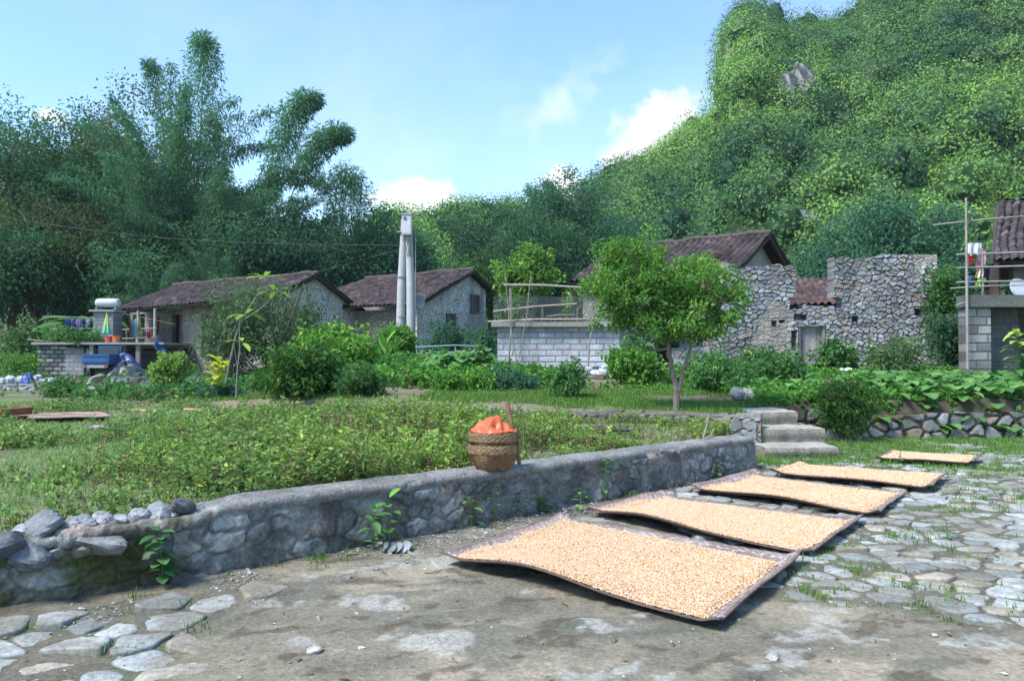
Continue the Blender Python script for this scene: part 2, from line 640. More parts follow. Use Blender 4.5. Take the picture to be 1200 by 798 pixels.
g = Geo()
rs = np.random.default_rng(64)
NP_ = 30
for fld, (sx, sy) in enumerate(PAVE):
    sd = 61 + fld
    for ix in range(int(-6.0 / sx), int(12 / sx)):
        for iy in range(int(2.2 / sy), int(15.8 / sy)):
            def ctr(i, j):
                return np.array([(i + .5 + (float(hsh(i, j, sd)) - .5) * .95) * sx, (j + .5 + (float(hsh(i, j, sd + 5)) - .5) * .95) * sy])
            c0 = ctr(ix, iy)
            x0, y0 = c0
            if abs(x0) > y0 * .75 + .6 or not in_court(np.array([x0]), np.array([y0]))[0]:
                continue
            zo, lf = [float(q[0]) for q in stone_zone(np.array([x0]), np.array([y0]))]
            if (lf > .5) != (fld == 1) or zo < .45 or rs.random() > .32 + .68 * zo or wall_side(np.array([x0]), np.array([y0]))[0] > -.14 and x0 < 3.5:
                continue
            poly = [c0 + np.array(q) for q in ((-1, -1), (1, -1), (1, 1), (-1, 1))]
            for dx in (-2, -1, 0, 1, 2):
                for dy in (-2, -1, 0, 1, 2):
                    if dx or dy:
                        poly = clip_cell(poly, c0, ctr(ix + dx, iy + dy))
            poly = np.array(poly)
            cen_ = poly.mean(0)
            per_ = np.vstack([poly, poly[:1]])
            ls_ = np.concatenate([[0], np.cumsum(np.hypot(*np.diff(per_, axis=0).T))])
            tt_ = np.linspace(0, ls_[-1], NP_, endpoint=False)
            o_ = np.stack([np.interp(tt_, ls_, per_[:, k]) for k in (0, 1)], -1)
            o_ = (2 * o_ + np.roll(o_, 1, 0) + np.roll(o_, -1, 0)) / 4
            th_ = np.arctan2(o_[:, 1] - cen_[1], o_[:, 0] - cen_[0])
            k_ = rs.uniform(0, 100)
            wob = 1 - .005 - .17 * fbm(np.cos(th_) * 2.6 + k_, np.sin(th_) * 2.6, 4, 65, .6) - .06 * rs.random(NP_)
            rel_ = (o_ - cen_) * wob[:, None]
            hgt = rs.uniform(-.004, .028) - .012 * (zo < .75)
            tilt = rs.normal(0, .035, 2)
            rings = []
            for f_, dz in ((.0, .004), (.45, .003), (.78, .001), (.95, -.003), (1.0, -.010), (1.03, -.05)):
                xy = cen_ + rel_ * f_
                zz_ = hgt + dz + (rel_ * f_) @ tilt + (fbm(xy[:, 0] * 14, xy[:, 1] * 14, 3, 66) - .5) * .016 * (f_ < .99)
                rings.append(np.column_stack([xy, zz_]))
            V_ = np.array(rings)
            V_[..., 2] += float(CZ[min(len(cy) - 1, np.searchsorted(cy, y0)), min(len(cx) - 1, np.searchsorted(cx, x0))])
            V_ = np.concatenate([V_, V_[:, :1]], 1)
            tone_ = lerp3((.175, .19, .18), (.36, .375, .355), rs.random() ** .8)
            if rs.random() < .18:
                tone_ = np.array([.31, .285, .23]) * rs.uniform(.8, 1.15)
            cc_ = tone_ * (.62 + .75 * fbm(V_[..., 0] * 8 + k_, V_[..., 1] * 8, 4, 67, .62))[..., None]
            soil_ = sstep(.46, .64, fbm(V_[..., 0] * 3.0, V_[..., 1] * 3.0, 4, 68, .6)) * .65
            cc_ = lerp3(cc_, (.17, .155, .115), soil_)
            cc_[4:] *= .72
            g.grid(V_, cc_, flip=True)
tag(g.build('paving_stones', M['court'], smooth=True), kind='structure')


# ------------------------------------------------------------------ masonry
def stone_pattern(u, v, size, asp, seed, tone, mortar, warp=.25, gap=.10, disp=.03, rec=.0):
    wu = u / (size * asp) + (fbm(u / size * .8, v / size * .8, 3, seed) - .5) * warp * 2.4
    wv = v / size + (fbm(u / size * .8 + 7, v / size * .8, 3, seed + 1) - .5) * warp * 2.4
    e, a, b = voro(wu, wv, seed + 2)
    rag = (fbm(u / size * 3, v / size * 3, 2, seed + 3) - .5) * .14
    p = sstep(gap * .35, gap * 1.6, e + rag)
    d = p * (disp * (.45 + .9 * a)) + (fbm(u / size * 2, v / size * 2, 3, seed + 4) - .5) * disp * .6 - rec * (1 - p)
    c = lerp3(tone[0], tone[1], a)
    c = lerp3(c, tone[2], sstep(.72, .95, b))
    c = c * (.78 + .44 * fbm(u / size * 2.5, v / size * 2.5, 3, seed + 6))[..., None]
    return d, lerp3(mortar, c, p), p, a


def block_pattern(u, v, bw, bh, seed, tone, mortar, disp=.02, joint=.02):
    r = np.floor(v / bh)
    uu = u / bw + .5 * (r % 2) + .12 * hsh(r, r * 0, seed)
    c = np.floor(uu)
    fu, fv = (uu - c) * bw, (v / bh - r) * bh
    m = np.minimum(np.minimum(fu, bw - fu), np.minimum(fv, bh - fv))
    p = sstep(joint * .3, joint, m)
    h = hsh(c, r, seed + 1)
    col = lerp3(tone[0], tone[1], h) * (.8 + .4 * fbm(u * 3, v * 3, 3, seed + 2))[..., None]
    stain = sstep(.52, .75, fbm(u * 1.1, v * .7, 4, seed + 3))
    col = lerp3(col, np.array(tone[0]) * .45, stain * .5)
    return p * disp * (.7 + .3 * h), lerp3(mortar, col, p)


def relief_wall(name, W, H, res, pat, thick, mat, parent=None, mask=None, loc=None, rot=None, mat_edge=None, back=None):
    """a masonry wall: relief on the face that looks along local -Y, real thickness, openings cut through"""
    nu, nv = max(2, int(W / res)), max(2, int(H / res))
    U, V = np.meshgrid(np.linspace(0, W, nu + 1), np.linspace(0, H, nv + 1))
    d, c = pat(U, V)[:2]
    P = np.stack([U, -d, V], -1)
    Q = np.stack([U, np.full_like(U, thick), V], -1)
    uc, vc = (U[:-1, :-1] + U[1:, 1:]) / 2, (V[:-1, :-1] + V[1:, 1:]) / 2
    mk = np.ones(uc.shape, bool) if mask is None else mask(uc, vc)
    g = Geo()
    g.grid(P, c, mk)
    g.grid(Q, c * .8 if back is None else back, mk, flip=True)
    # side faces wherever a kept cell borders on nothing
    mp = np.pad(mk, 1)
    n = P.shape[0] * P.shape[1]
    w = P.shape[1]
    ii, jj = np.nonzero(mk)
    quads = []
    for di, dj, a, b in ((-1, 0, (0, 0), (0, 1)), (1, 0, (1, 1), (1, 0)), (0, -1, (1, 0), (0, 0)), (0, 1, (0, 1), (1, 1))):
        s = ~mp[ii + 1 + di, jj + 1 + dj]
        i, j = ii[s], jj[s]
        pa, pb = (i + a[0]) * w + j + a[1], (i + b[0]) * w + j + b[1]
        quads.append(np.stack([pa, pa + n, pb + n, pb], -1))
    g.f.append(np.concatenate(quads))
    return g.build(name, mat, parent, loc=loc, rot=rot)


GREY = ((.20, .215, .225), (.44, .46, .46), (.33, .27, .21))
DARKS = ((.11, .12, .125), (.27, .285, .29), (.24, .17, .12))
BLOCK = ((.30, .31, .32), (.45, .46, .47))

# ---- near garden wall
seg = np.diff(WALL, axis=0)
cum = np.concatenate([[0], np.cumsum(np.hypot(seg[:, 0], seg[:, 1]))])
LW = cum[-1]
S = np.linspace(0, LW, 900)
path = np.stack([np.interp(S, cum, WALL[:, 0]), np.interp(S, cum, WALL[:, 1])], -1)
ker = np.ones(61) / 61
pp = np.pad(path, ((30, 30), (0, 0)), mode='edge')
pp[:30] = path[0] - (np.arange(30, 0, -1)[:, None]) * (path[1] - path[0])
pp[-30:] = path[-1] + (np.arange(1, 31)[:, None]) * (path[-1] - path[-2])
path = np.stack([np.convolve(pp[:, k], ker, 'valid') for k in (0, 1)], -1)
tang = nrm(np.gradient(path, axis=0))
nout = np.stack([tang[:, 1], -tang[:, 0]], -1)                # out of the wall, towards the court
prof_pts = [(0.05, -.16)] + [(.045 - .045 * t, -.16 + .60 * t) for t in np.linspace(.03, 1, 42)]
prof_pts += [(.022, .452), (.030, .468), (.028, .50), (.012, .522)] + [(-.36 * t, .53 + .006 * math.sin(t * 9)) for t in np.linspace(.03, 1, 22)]
prof_pts += [(-.375, .51), (-.38, .44), (-.38, .2)]
PR = np.array(prof_pts)
tl = np.concatenate([[0], np.cumsum(np.hypot(*np.diff(PR, axis=0).T))])
SS, TT = np.meshgrid(S, tl)
d, c, p, idh = stone_pattern(SS, TT, .17, 1.45, 81, ((.15, .155, .155), (.32, .325, .32), (.28, .225, .185)), (.19, .182, .165), .40, .12, .028)
capz = sstep(.598, .612, TT)
broken = sstep(5.45, 5.05, SS + (fbm(SS * 3, TT * 3, 2, 83) - .5) * .5)       # the left end has lost its concrete top
cap = capz * (1 - broken)
capcol = lerp3((.12, .12, .115), (.27, .265, .25), fbm(SS * 2.2, TT * 2.2, 5, 84))
smear = sstep(.38, .58, fbm(SS * 1.7, TT * 1.7, 4, 85)) * (1 - cap)           # mortar smeared over the stones
mort = lerp3((.18, .175, .16), (.30, .285, .255), fbm(SS * 6, TT * 6, 3, 86))
c = lerp3(c, mort, smear * .38)
c = lerp3(c, capcol, cap)
d = d * (1 - cap) * (1 - .65 * smear) + (1 - cap) * (fbm(SS * 9, TT * 9, 5, 93, .6) - .5) * .040 + cap * ((fbm(SS * 5, TT * 5, 4, 87) - .5) * .03 - .05 * sstep(.60, .72, fbm(SS * 3.1, TT * 3, 3, 97)) * (TT < .74))
blot = sstep(.50, .62, fbm(SS * 2.6, TT * 3.4, 5, 94, .62)) * (1 - cap)
c = lerp3(c, (.060, .060, .056), blot * .5)
pale = sstep(.60, .70, fbm(SS * 3.4 + 30, TT * 4.4, 5, 95, .62)) * (1 - cap)
c = lerp3(c, (.30, .30, .285), pale * .55)
c = c * (.7 + .6 * fbm(SS * 14, TT * 14, 4, 96, .65))[..., None]
streak = sstep(.5, .72, fbm(SS * 3.2, TT * .5, 3, 88)) * (1 - cap)
c = lerp3(c, (.055, .055, .05), streak * .55)
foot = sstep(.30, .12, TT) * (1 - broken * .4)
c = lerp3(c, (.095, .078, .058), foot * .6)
moss = sstep(.34, .50, fbm(SS * 1.9, TT * 2.6, 4, 89)) * sstep(5.3, 4.7, SS) * sstep(.08, .3, TT)
c = lerp3(c, (.055, .065, .012), moss * .9)
dirt = sstep(.45, .6, fbm(SS * 1.5, TT * 1.8, 4, 90)) * sstep(5.6, 4.8, SS)
c = lerp3(c, (.06, .05, .035), dirt * .55)
zz = PR[:, 1][:, None] * np.ones_like(SS)
top = 1 - .10 * (SS / LW) - broken * .13 * (1 + .5 * (fbm(SS * 2, SS * 0, 2, 91) - .5))
zz = np.where(zz > 0, zz * top, zz)
nz_ = np.gradient(PR[:, 1])
no_ = np.gradient(PR[:, 0])
ln = np.hypot(nz_, no_)
norm_o, norm_z = nz_ / ln, -no_ / ln
out = PR[:, 0][:, None] + d * norm_o[:, None]
zz = zz + d * norm_z[:, None]
P = np.stack([path[None, :, 0] + out * nout[None, :, 0], path[None, :, 1] + out * nout[None, :, 1], zz], -1)
gw = thing('garden_wall', 'long low rubble stone wall with dark concrete top between courtyard and weedy yard', 'wall', (*path[450], 0))
inv = np.array([*path[450], 0])
g = Geo().grid(P - inv, c)
end = P[:, -1]
cen = np.array([*(path[-1] - .18 * nout[-1]), .2])
ev = np.vstack([end, cen]) - inv
k_ = len(end)
g.add(ev, [[i, k_, i + 1] for i in range(k_ - 1)], (.15, .148, .135))
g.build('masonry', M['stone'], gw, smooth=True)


def rock_mesh(rng, r, flat=.7, sub=3, facets=9):
    """angular broken limestone: a sphere cut by random planes and roughened"""
    n = 8 * sub
    th = np.linspace(0, math.pi, n // 2 + 1)
    ph = np.linspace(0, 2 * math.pi, n + 1)
    T, Pp = np.meshgrid(th, ph, indexing='ij')
    D = np.stack([np.sin(T) * np.cos(Pp), np.sin(T) * np.sin(Pp), np.cos(T)], -1)
    rad = np.full(T.shape, 1.12)
    for _ in range(facets):
        q = nrm(rng.normal(size=3))
        off = rng.uniform(.70, .95)
        dd = D @ q
        rad = np.where(dd > .05, np.minimum(rad, off / np.maximum(dd, .05)), rad)
    s = rng.integers(1000)
    rad = rad * (1 + .22 * (fbm(D[..., 0] * 3 + s, D[..., 1] * 3 + D[..., 2] * 3, 4, int(s)) - .5))
    rad[:, -1] = rad[:, 0]
    return D * rad[..., None] * np.asarray(r) * np.array([1, 1, flat])


def add_rock(g, rng, c, r, flat=.7, sub=2, tone=None, facets=9):
    Pm = rock_mesh(rng, r, flat, sub, facets) @ rotm(rng.uniform(-.4, .4), rng.uniform(-.4, .4), rng.uniform(0, 6.28)).T
    t = rng.uniform(0, 1)
    col = lerp3((.20, .21, .22), (.46, .47, .47), t) if tone is None else np.asarray(tone) * rng.uniform(.8, 1.2)
    cc = np.broadcast_to(col, Pm.shape) * (.75 + .5 * fbm(Pm[..., 0] / r * 2 + t * 50, Pm[..., 1] / r * 2 + Pm[..., 2] / r, 3, 3))[..., None]
    g.grid(Pm + np.asarray(c), cc)


R = np.random.default_rng(5)
# ---- loose boulders on the broken end of the wall: pixel, radius, words that single it out
boulders = [
    (52, 613, 5.15, .165, .62, 'large pale grey boulder, highest on the left end of the wall', (.40, .42, .44)),
    (4, 632, 4.75, .13, .75, 'dark blue-grey boulder cut by the left edge of the photo', (.20, .22, .25)),
    (34, 646, 4.95, .16, .6, 'blue-grey slab wedged under the large pale boulder', (.30, .33, .37)),
    (66, 641, 5.1, .06, .7, 'small pale stone right of the large boulder', (.42, .42, .42)),
    (120, 632, 5.3, .19, .42, 'long flat pale stone lying in the middle of the broken wall top', (.40, .41, .41)),
    (165, 609, 5.75, .12, .72, 'dark grey angular stone on the wall beside a mauve block', (.21, .225, .24)),
    (189, 605, 5.8, .10, .85, 'mauve grey block standing on the wall among broken stones', (.36, .34, .37)),
    (186, 638, 5.45, .13, .8, 'blue-grey stone set below the rubble near the climbing weed', (.26, .28, .31)),
    (207, 616, 5.65, .14, .7, 'whitish split stone at the front of the rubble heap', (.48, .48, .47)),
    (212, 590, 6.05, .11, .6, 'dark slab at the back of the rubble heap on the wall', (.19, .205, .215)),
    (233, 597, 6.0, .09, .7, 'small grey stone where the concrete wall top begins', (.32, .34, .36)),
    (236, 605, 5.9, .08, .6, 'pale chip beside the start of the concrete wall top', (.45, .45, .44)),
    (148, 622, 5.45, .10, .6, 'grey wedge between flat stone and rubble heap', (.33, .34, .35)),
    (95, 640, 5.15, .09, .55, 'brownish stone low in the broken wall top', (.27, .25, .22)),
]
for px, py, Y, r, fl, lab, tone in boulders:
    dv = pix_dir(px, py)
    inw = -.02 if py > 625 else .15
    nn_ = np.array([-.648, .762]) if px < 200 else WALL_N
    pt_ = np.array([-3.25, 5.06]) if px < 200 else np.array([3.5, 11.5])
    r *= .95
    c = np.array([0, 0, -.03]) + np.array([0, 0, EYE]) + dv * ((pt_ @ nn_ + inw) / (dv[:2] @ nn_))
    g = Geo()
    add_rock(g, R, (0, 0, 0), r * .95, fl, 3, np.array(tone) * .48, 13)
    tag(g.build('boulder', M['rock'], loc=c), lab, 'stone', 'loose boulders on the broken wall end')

# smaller rubble lodged between the boulders
for k in range(26):
    s_ = R.uniform(3.5, 5.15)
    p_ = np.array([np.interp(s_, S, path[:, 0]), np.interp(s_, S, path[:, 1])]) - .01 * R.random() * 0
    nn_ = np.array([np.interp(s_, S, nout[:, 0]), np.interp(s_, S, nout[:, 1])])
    p_ = p_ - nn_ * R.uniform(.02, .32)
    g = Geo()
    r_ = R.uniform(.045, .10)
    add_rock(g, R, (0, 0, 0), r_, R.uniform(.55, .85), 2, np.array((.25, .26, .27)), 11)
    tag(g.build('rubble_stone', M['rock'], loc=(p_[0], p_[1], .43 + R.uniform(0, .05))), 'small grey rubble stone lodged among the boulders on the broken wall end', 'stone', 'small rubble on the broken wall end')

# ---- second retaining wall, its low kerb, steps, dry stone bank on the right
def run_wall(name, a, b, z0, z1, thick, size, asp, seed, tone, mortar, label, cat='wall', res=.025, capcol=None, wob=.02, mat='stone', gap=.1):
    a, b = np.asarray(a, float), np.asarray(b, float)
    L = float(np.hypot(*(b - a)))
    H = z1 - z0

    def pat(u, v):
        d, c = stone_pattern(u, v, size, asp, seed, tone, mortar, .22, gap, .035)[:2]
        if capcol is not None:
            k = sstep(H - .09, H - .07, v + (fbm(u * 3, v * 3, 2, seed + 9) - .5) * .03)
            c = lerp3(c, np.asarray(capcol), k)
            d = d * (1 - k) + .03 * k
        c = lerp3(c, (.05, .055, .03), sstep(.5, .7, fbm(u * 1.4, v * 2, 4, seed + 8)) * .5)
        return d, c
    ang = math.atan2(b[1] - a[1], b[0] - a[0])
    o = relief_wall(name, L, H, res, pat, thick, M[mat], loc=(a[0], a[1], z0), rot=ang,
                    mask=lambda u, v: v < H - wob * fbm(u * 1.6, v * 0, 3, seed + 12) * 2)
    return tag(o, label, cat)


run_wall('retaining_wall', (-1.3, 15.45), (4.15, 13.3), .2, .67, .3, .2, 1.4, 101, DARKS, (.14, .135, .12),
         'grey stone retaining wall running behind the weeds up to the stone steps', capcol=(.23, .225, .21))
run_wall('garden_kerb', at(608, 508, 12.6)[:2], at(742, 508, 12.1)[:2], .3, .57, .16, .2, 1.6, 107, DARKS, (.14, .135, .12),
         'short low concrete kerb standing in the weeds behind the wooden pole', 'kerb', capcol=(.20, .2, .19))
run_wall('dry_stone_wall', (5.55, 15.7), (13.5, 16.2), -.05, .62, .4, .24, 1.35, 111, ((.15, .155, .15), (.30, .31, .30), (.26, .21, .15)),
         (.035, .033, .024), 'dry stone bank under green creepers at the right of the courtyard', wob=.1, gap=.2)

st = thing('stone_steps', 'three worn stone slab steps climbing left beside the retaining wall', 'steps', (4.6, 13.6, 0))
for a_, b_, y0, y1, z0, z1 in ((4.05, 5.2, 12.75, 13.75, -.05, .20), (4.18, 5.22, 13.35, 14.35, .16, .44), (4.16, 5.0, 14.0, 15.2, .40, .68)):
    W, D = b_ - a_, y1 - y0
    U, V = np.meshgrid(np.linspace(0, 1, 40), np.linspace(0, 1, 40))
    nzs = (fbm(U * W * 4 + a_ * 9, V * D * 4, 3, 120) - .5)
    # rounded slab: top sheet folded down over the edges
    ed = np.minimum(np.minimum(U, 1 - U) * W, np.minimum(V, 1 - V) * D)
    X = a_ + U * W + .06 * (fbm(V * 4, U * 0 + a_, 2, 121) - .5) * np.sign(U - .5)
    Yy = y0 + V * D + .10 * (fbm(U * 4 + a_, V * 0, 2, 122) - .5) * (1 - V)
    Z = z1 + nzs * .03 - .02 * sstep(.05, 0, ed)
    skirt = ed < 1e-6
    g = Geo()
    Cc = lerp3((.22, .215, .19), (.40, .385, .34), fbm(X * 3, Yy * 3, 4, 123))
    off = np.array([4.6, 13.6, 0])
    g.grid(np.stack([X, Yy, Z], -1) - off, Cc)
    for sl_, fl in ((np.s_[0, :], False), (np.s_[:, -1], False), (np.s_[:, 0], True), (np.s_[-1, :], True)):
        e_ = np.stack([X[sl_], Yy[sl_], Z[sl_]], -1) - off
        lay = np.stack([e_ - np.array([0, 0, (z1 - z0) * t]) + np.array([0, -.02, 0]) * math.sin(t * 6) for t in np.linspace(0, 1, 8)])
        cc = lerp3((.14, .135, .11), (.26, .25, .21), fbm(lay[..., 0] * 5, lay[..., 2] * 7, 3, 124))
        g.grid(lay, cc, flip=not fl)
    g.build('step', M['stone'], st, smooth=False)

# ---- kerbs and slabs in front of the left house
for a_, b_, z0, z1, th, sd, lab in (
        (at(-40, 458, 25), at(228, 455, 26), .45, .78, .5, 131, 'long grey stone ledge below the balcony house at the left'),
        (at(-40, 470, 22), at(150, 468, 23), .3, .58, .25, 133, 'lower broken kerb in front of the stone ledge at left'),
        (at(130, 455, 25.6), at(300, 456, 27), .5, 1.0, .3, 134, 'rubble stone bank under the doorway of the balcony house'),
        (at(262, 482, 19), at(345, 484, 17.6), .3, .62, .2, 136, 'short concrete block edging left of the round bush')):
    run_wall('stone_kerb', a_[:2], b_[:2], z0, z1, th, .22, 1.6, sd, GREY, (.16, .155, .14), lab, 'kerb', res=.04, capcol=(.26, .26, .25))


# ------------------------------------------------------------------ houses
def inside(poly, u, v):
    r = np.zeros(u.shape, bool)
    n = len(poly)
    for i in range(n):
        (x1, y1), (x2, y2) = poly[i], poly[(i + 1) % n]
        if y1 == y2:
            continue
        t = ((y1 > v) != (y2 > v)) & (u < (x2 - x1) * (v - y1) / (y2 - y1) + x1)
        r ^= t
    return r


TILE = ((.030, .025, .030), (.074, .054, .057), (.15, .115, .11))


def tile_roof(name, parent, p00, p10, p11, p01, tw, tl, seed, ru=5, rv=4, tone=TILE, rough=.02, thick=.07):
    """tiled slope between eave p00-p10 and ridge p01-p11 (bilinear), with an underside"""
    p00, p10, p11, p01 = [np.asarray(q, float) for q in (p00, p10, p11, p01)]
    Lu, Lv = np.linalg.norm(p10 - p00), np.linalg.norm((p01 - p00 + p11 - p10) / 2)
    nu, nv = int(Lu / tw * ru), int(Lv / tl * rv)
    U, V = np.meshgrid(np.linspace(0, 1, nu + 1), np.linspace(0, 1, nv + 1))
    P = (1 - V)[..., None] * ((1 - U)[..., None] * p00 + U[..., None] * p10) + V[..., None] * ((1 - U)[..., None] * p01 + U[..., None] * p11)
    N = nrm(np.cross(p10 - p00, p01 - p00))
    if N[2] < 0:
        N = -N
    cu = U * Lu / tw + (fbm(V * Lv * .7, U * Lu * .25, 3, seed) - .5) * 1.3
    rv_ = V * Lv / tl + (fbm(U * Lu * .5, V * 3, 3, seed + 1) - .5) * .9
    ci, ri = np.floor(cu), np.floor(rv_)
    h1, h2 = hsh(ci, ri, seed + 2), hsh(ci, ri, seed + 3)
    d = .42 * tw * (np.abs(np.cos(math.pi * (cu - ci - .5))) - .5) + .10 * tl * (1 - (rv_ - ri)) + rough * (h1 - .5) * 2
    d = d + .10 * (fbm(U * Lu * .35, V * Lv * .35, 3, seed + 4) - .5)
    c = lerp3(tone[0], tone[1], h2)
    c = lerp3(c, tone[2], sstep(.9, 1, h1) * .8)
    c = c * (.65 + .7 * fbm(U * Lu * .8, V * Lv * .8, 4, seed + 5))[..., None]
    rag = (hsh(np.floor(cu[:-1, :-1]), cu[:-1, :-1] * 0, seed + 6) * .35)
    mk = rv_[:-1, :-1] > rag
    g = Geo()
    g.grid(P + d[..., None] * N, c, mk)
    under = [p00 - N * thick, p10 - N * thick, p11 - N * thick, p01 - N * thick]
    g.add(under + [p00 - N * .01, p10 - N * .01, p11 - N * .01, p01 - N * .01],
          [[0, 1, 2, 3], [0, 4, 5, 1], [1, 5, 6, 2], [2, 6, 7, 3], [3, 7, 4, 0]], (.045, .035, .028))
    return g.build(name, M['tile'], parent)


def ridge_cap(parent, a, b, r, seed):
    a, b = np.asarray(a, float), np.asarray(b, float)
    n = max(8, int(np.linalg.norm(b - a) / .22))
    t = np.linspace(0, 1, n)
    pts = a + t[:, None] * (b - a)
    pts[:, 2] += (fbm(t * 9, t * 0, 3, seed) - .5) * .14
    g = Geo().tube(pts, r * (.8 + .4 * hsh(np.arange(n), np.arange(n) * 0, seed)), (.075, .06, .06), 7)
    return g.build('ridge_tiles', M['tile'], parent)


def rubble_plaster(seed, tone=((.17, .17, .16), (.30, .30, .285), (.27, .23, .17)), plaster=(.36, .355, .33), stain=(.17, .165, .155), show=.45, size=.16):
    def pat(u, v):
        d, c, p, _ = stone_pattern(u, v, size, 1.3, seed, tone, plaster, .25, .30, .02)
        k = .35 + .65 * sstep(show - .16, show + .10, fbm(u * .55, v * .55, 4, seed + 20))
        pl = lerp3(plaster, stain, fbm(u * 1.2, v * .8, 4, seed + 21))
        c = lerp3(pl, c, k)
        c = lerp3(c, np.array(stain) * .55, sstep(.55, .75, fbm(u * 1.5, v * .45, 4, seed + 22)) * .6)
        return d * k, c
    return pat


def win(parent, x, y, z, w, h, face, col=(.06, .05, .045), fr=(.13, .115, .10), bars=3, name='window'):
    """recessed shuttered window: dark leaf with a frame and bars; face = rotation of its outward -Y"""
    g = Geo().box((0, .05, 0), (w, .04, h), col)
    for k in range(bars):
        g.box((-w / 2 + w * (k + .5) / bars, .022, 0), (w / bars * .86, .02, h * .94), np.array(col) * (1.2 + .5 * (k % 2)))
    o = g.build(name, M['wood'], parent, loc=(x, y, z), rot=face)
    f = Geo()
    for sx in (-1, 1):
        f.box((sx * (w / 2 + .03), 0, 0), (.07, .12, h + .14), fr)
    for sz in (-1, 1):
        f.box((0, 0.004, sz * (h / 2 + .035)), (w + .22, .12, .07), fr)
    f.build('frame', M['wood'], o)
    return o


TH = math.radians(30)
HX, HY = np.array([math.cos(TH), -math.sin(TH)]), np.array([math.sin(TH), math.cos(TH)])


def house_frame(front_corner, theta):
    return -theta


# --- house 1 : long saltbox house with a balcony
z1 = .55
h1 = thing('balcony_house', 'long tiled stone house with roofed balcony and laundry at the left', 'house', (-10.8, 36.0, z1), -TH)
GH = 10.6
e1 = 4.4 - z1


def gable_mask(yf, zf, yr, zr, yb, zb, off):
    def m(u, v):
        yy = u + off
        lim = np.where(yy < yr, zf + (zr - zf) * (yy - yf) / (yr - yf), zr + (zb - zr) * (yy - yr) / (yb - yr))
        return v < lim - .14
    return m


# gable wall faces +x : local -Y of the sheet turned by +90 deg
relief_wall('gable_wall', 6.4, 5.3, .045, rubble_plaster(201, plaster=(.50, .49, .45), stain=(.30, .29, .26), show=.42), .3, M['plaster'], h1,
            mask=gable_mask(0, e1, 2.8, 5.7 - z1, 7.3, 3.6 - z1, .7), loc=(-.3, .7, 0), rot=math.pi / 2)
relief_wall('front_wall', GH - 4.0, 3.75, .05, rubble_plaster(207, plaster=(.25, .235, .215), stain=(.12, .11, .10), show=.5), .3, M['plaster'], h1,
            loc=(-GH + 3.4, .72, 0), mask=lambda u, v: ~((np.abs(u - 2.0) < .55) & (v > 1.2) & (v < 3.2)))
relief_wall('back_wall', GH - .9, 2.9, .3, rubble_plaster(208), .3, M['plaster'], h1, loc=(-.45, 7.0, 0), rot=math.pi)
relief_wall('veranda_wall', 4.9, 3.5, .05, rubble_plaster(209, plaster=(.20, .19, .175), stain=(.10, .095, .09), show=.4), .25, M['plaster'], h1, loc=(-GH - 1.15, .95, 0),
            mask=lambda u, v: ~((np.abs(u - .75) < .5) & (v > 1.7) & (v < 3.4)) & ~((np.abs(u - 2.2) < .3) & (v > 2.3) & (v < 3.2)) & ~((np.abs(u - 3.9) < .45) & (v > 1.7) & (v < 3.3)))
Geo().box((-GH + 1.2, 2.3, 1.75), (5.2, .12, 3.5), (.03, .028, .026)).build('dark_inner_wall', M['plaster'], h1)  # near-black backing, its colour stands in for the unlit room behind the openings
g = Geo().box((-GH + .4, 4.6, 1.7), (.25, 4.6, 3.4), (.24, .23, .21))
g.build('side_wall', M['plaster'], h1)
r1 = tile_roof('roof', h1, (-GH, -1.0, 3.45), (0.05, 0, e1), (.05, 2.8, 5.7 - z1), (-GH, 2.8, 5.62 - z1), .24, .2, 211)
tile_roof('rear_roof', h1, (-GH, 7.3, 3.6 - z1), (.05, 7.3, 3.6 - z1), (.05, 2.8, 5.7 - z1), (-GH, 2.8, 5.62 - z1), .24, .2, 212)
ridge_cap(r1, (-GH, 2.8, 5.64 - z1), (.05, 2.8, 5.74 - z1), .13, 213)
g = Geo()
for (ya, za, yb_, zb_) in ((0, e1, 2.8, 5.7 - z1), (2.8, 5.7 - z1, 7.3, 3.6 - z1)):
    g.tube([(-.02, ya, za - .14), (-.02, yb_, zb_ - .14)], .07, (.05, .042, .035), 5)
g.build('barge_board', M['wood'], h1)
win(h1, -.20, 4.3, 2.0, .85, .8, math.pi / 2, (.05, .045, .04))
g = Geo().box((-.18, 4.3, 2.52), (.2, 1.35, .13), (.12, .10, .085))
g.build('lintel', M['wood'], h1)
g = Geo()
for i in range(4):
    g.box((-GH + 3.4 + 2.0 - .4 + .27 * i, .86, 2.2), (.25, .05, 2.0), (.10 + .01 * i, .085, .07))
g.build('door', M['wood'], h1)
Geo().box((-GH + 3.0, 1.05, 2.5), (.42, .06, 1.6), (.13, .095, .07)).build('door', M['wood'], h1)
win(h1, -GH + 1.05, .98, 2.75, .55, .85, 0, (.035, .03, .028))
# balcony: deck, posts, railings
g = Geo().box((-GH + 1.4, .2, 1.62), (5.4, 4.3, .14), (.22, .21, .19))
g.build('balcony_floor', M['conc'], h1)
for x in (-GH + .15, -GH + 1.9, -GH + 3.2):
    g = Geo().tube([(x, -.7, 1.68), (x + .02, -.7, 3.5)], .07, (.30, .30, .29), 8)
    g.build('balcony_post', M['wood'], h1)
g = Geo()
for z in (2.05, 2.5):
    g.tube([(-GH + .2, -.72, z), (-GH + 3.4, -.75, z + .03)], .03, (.28, .25, .22), 6)
for x in np.linspace(-GH + .3, -GH + 3.3, 5):
    g.tube([(x, -.73, 1.69), (x, -.73, 2.55)], .025, (.22, .2, .18), 5)
g.build('balcony_railing', M['wood'], h1)
g = Geo()
for k in range(6):
    g.box((-GH + 4.1 + .02 * k, -.3 - .0 * k, .12 + .24 * k), (1.0, 1.5 - .24 * k, .24), (.26, .255, .24))
g.build('stair', M['conc'], h1)


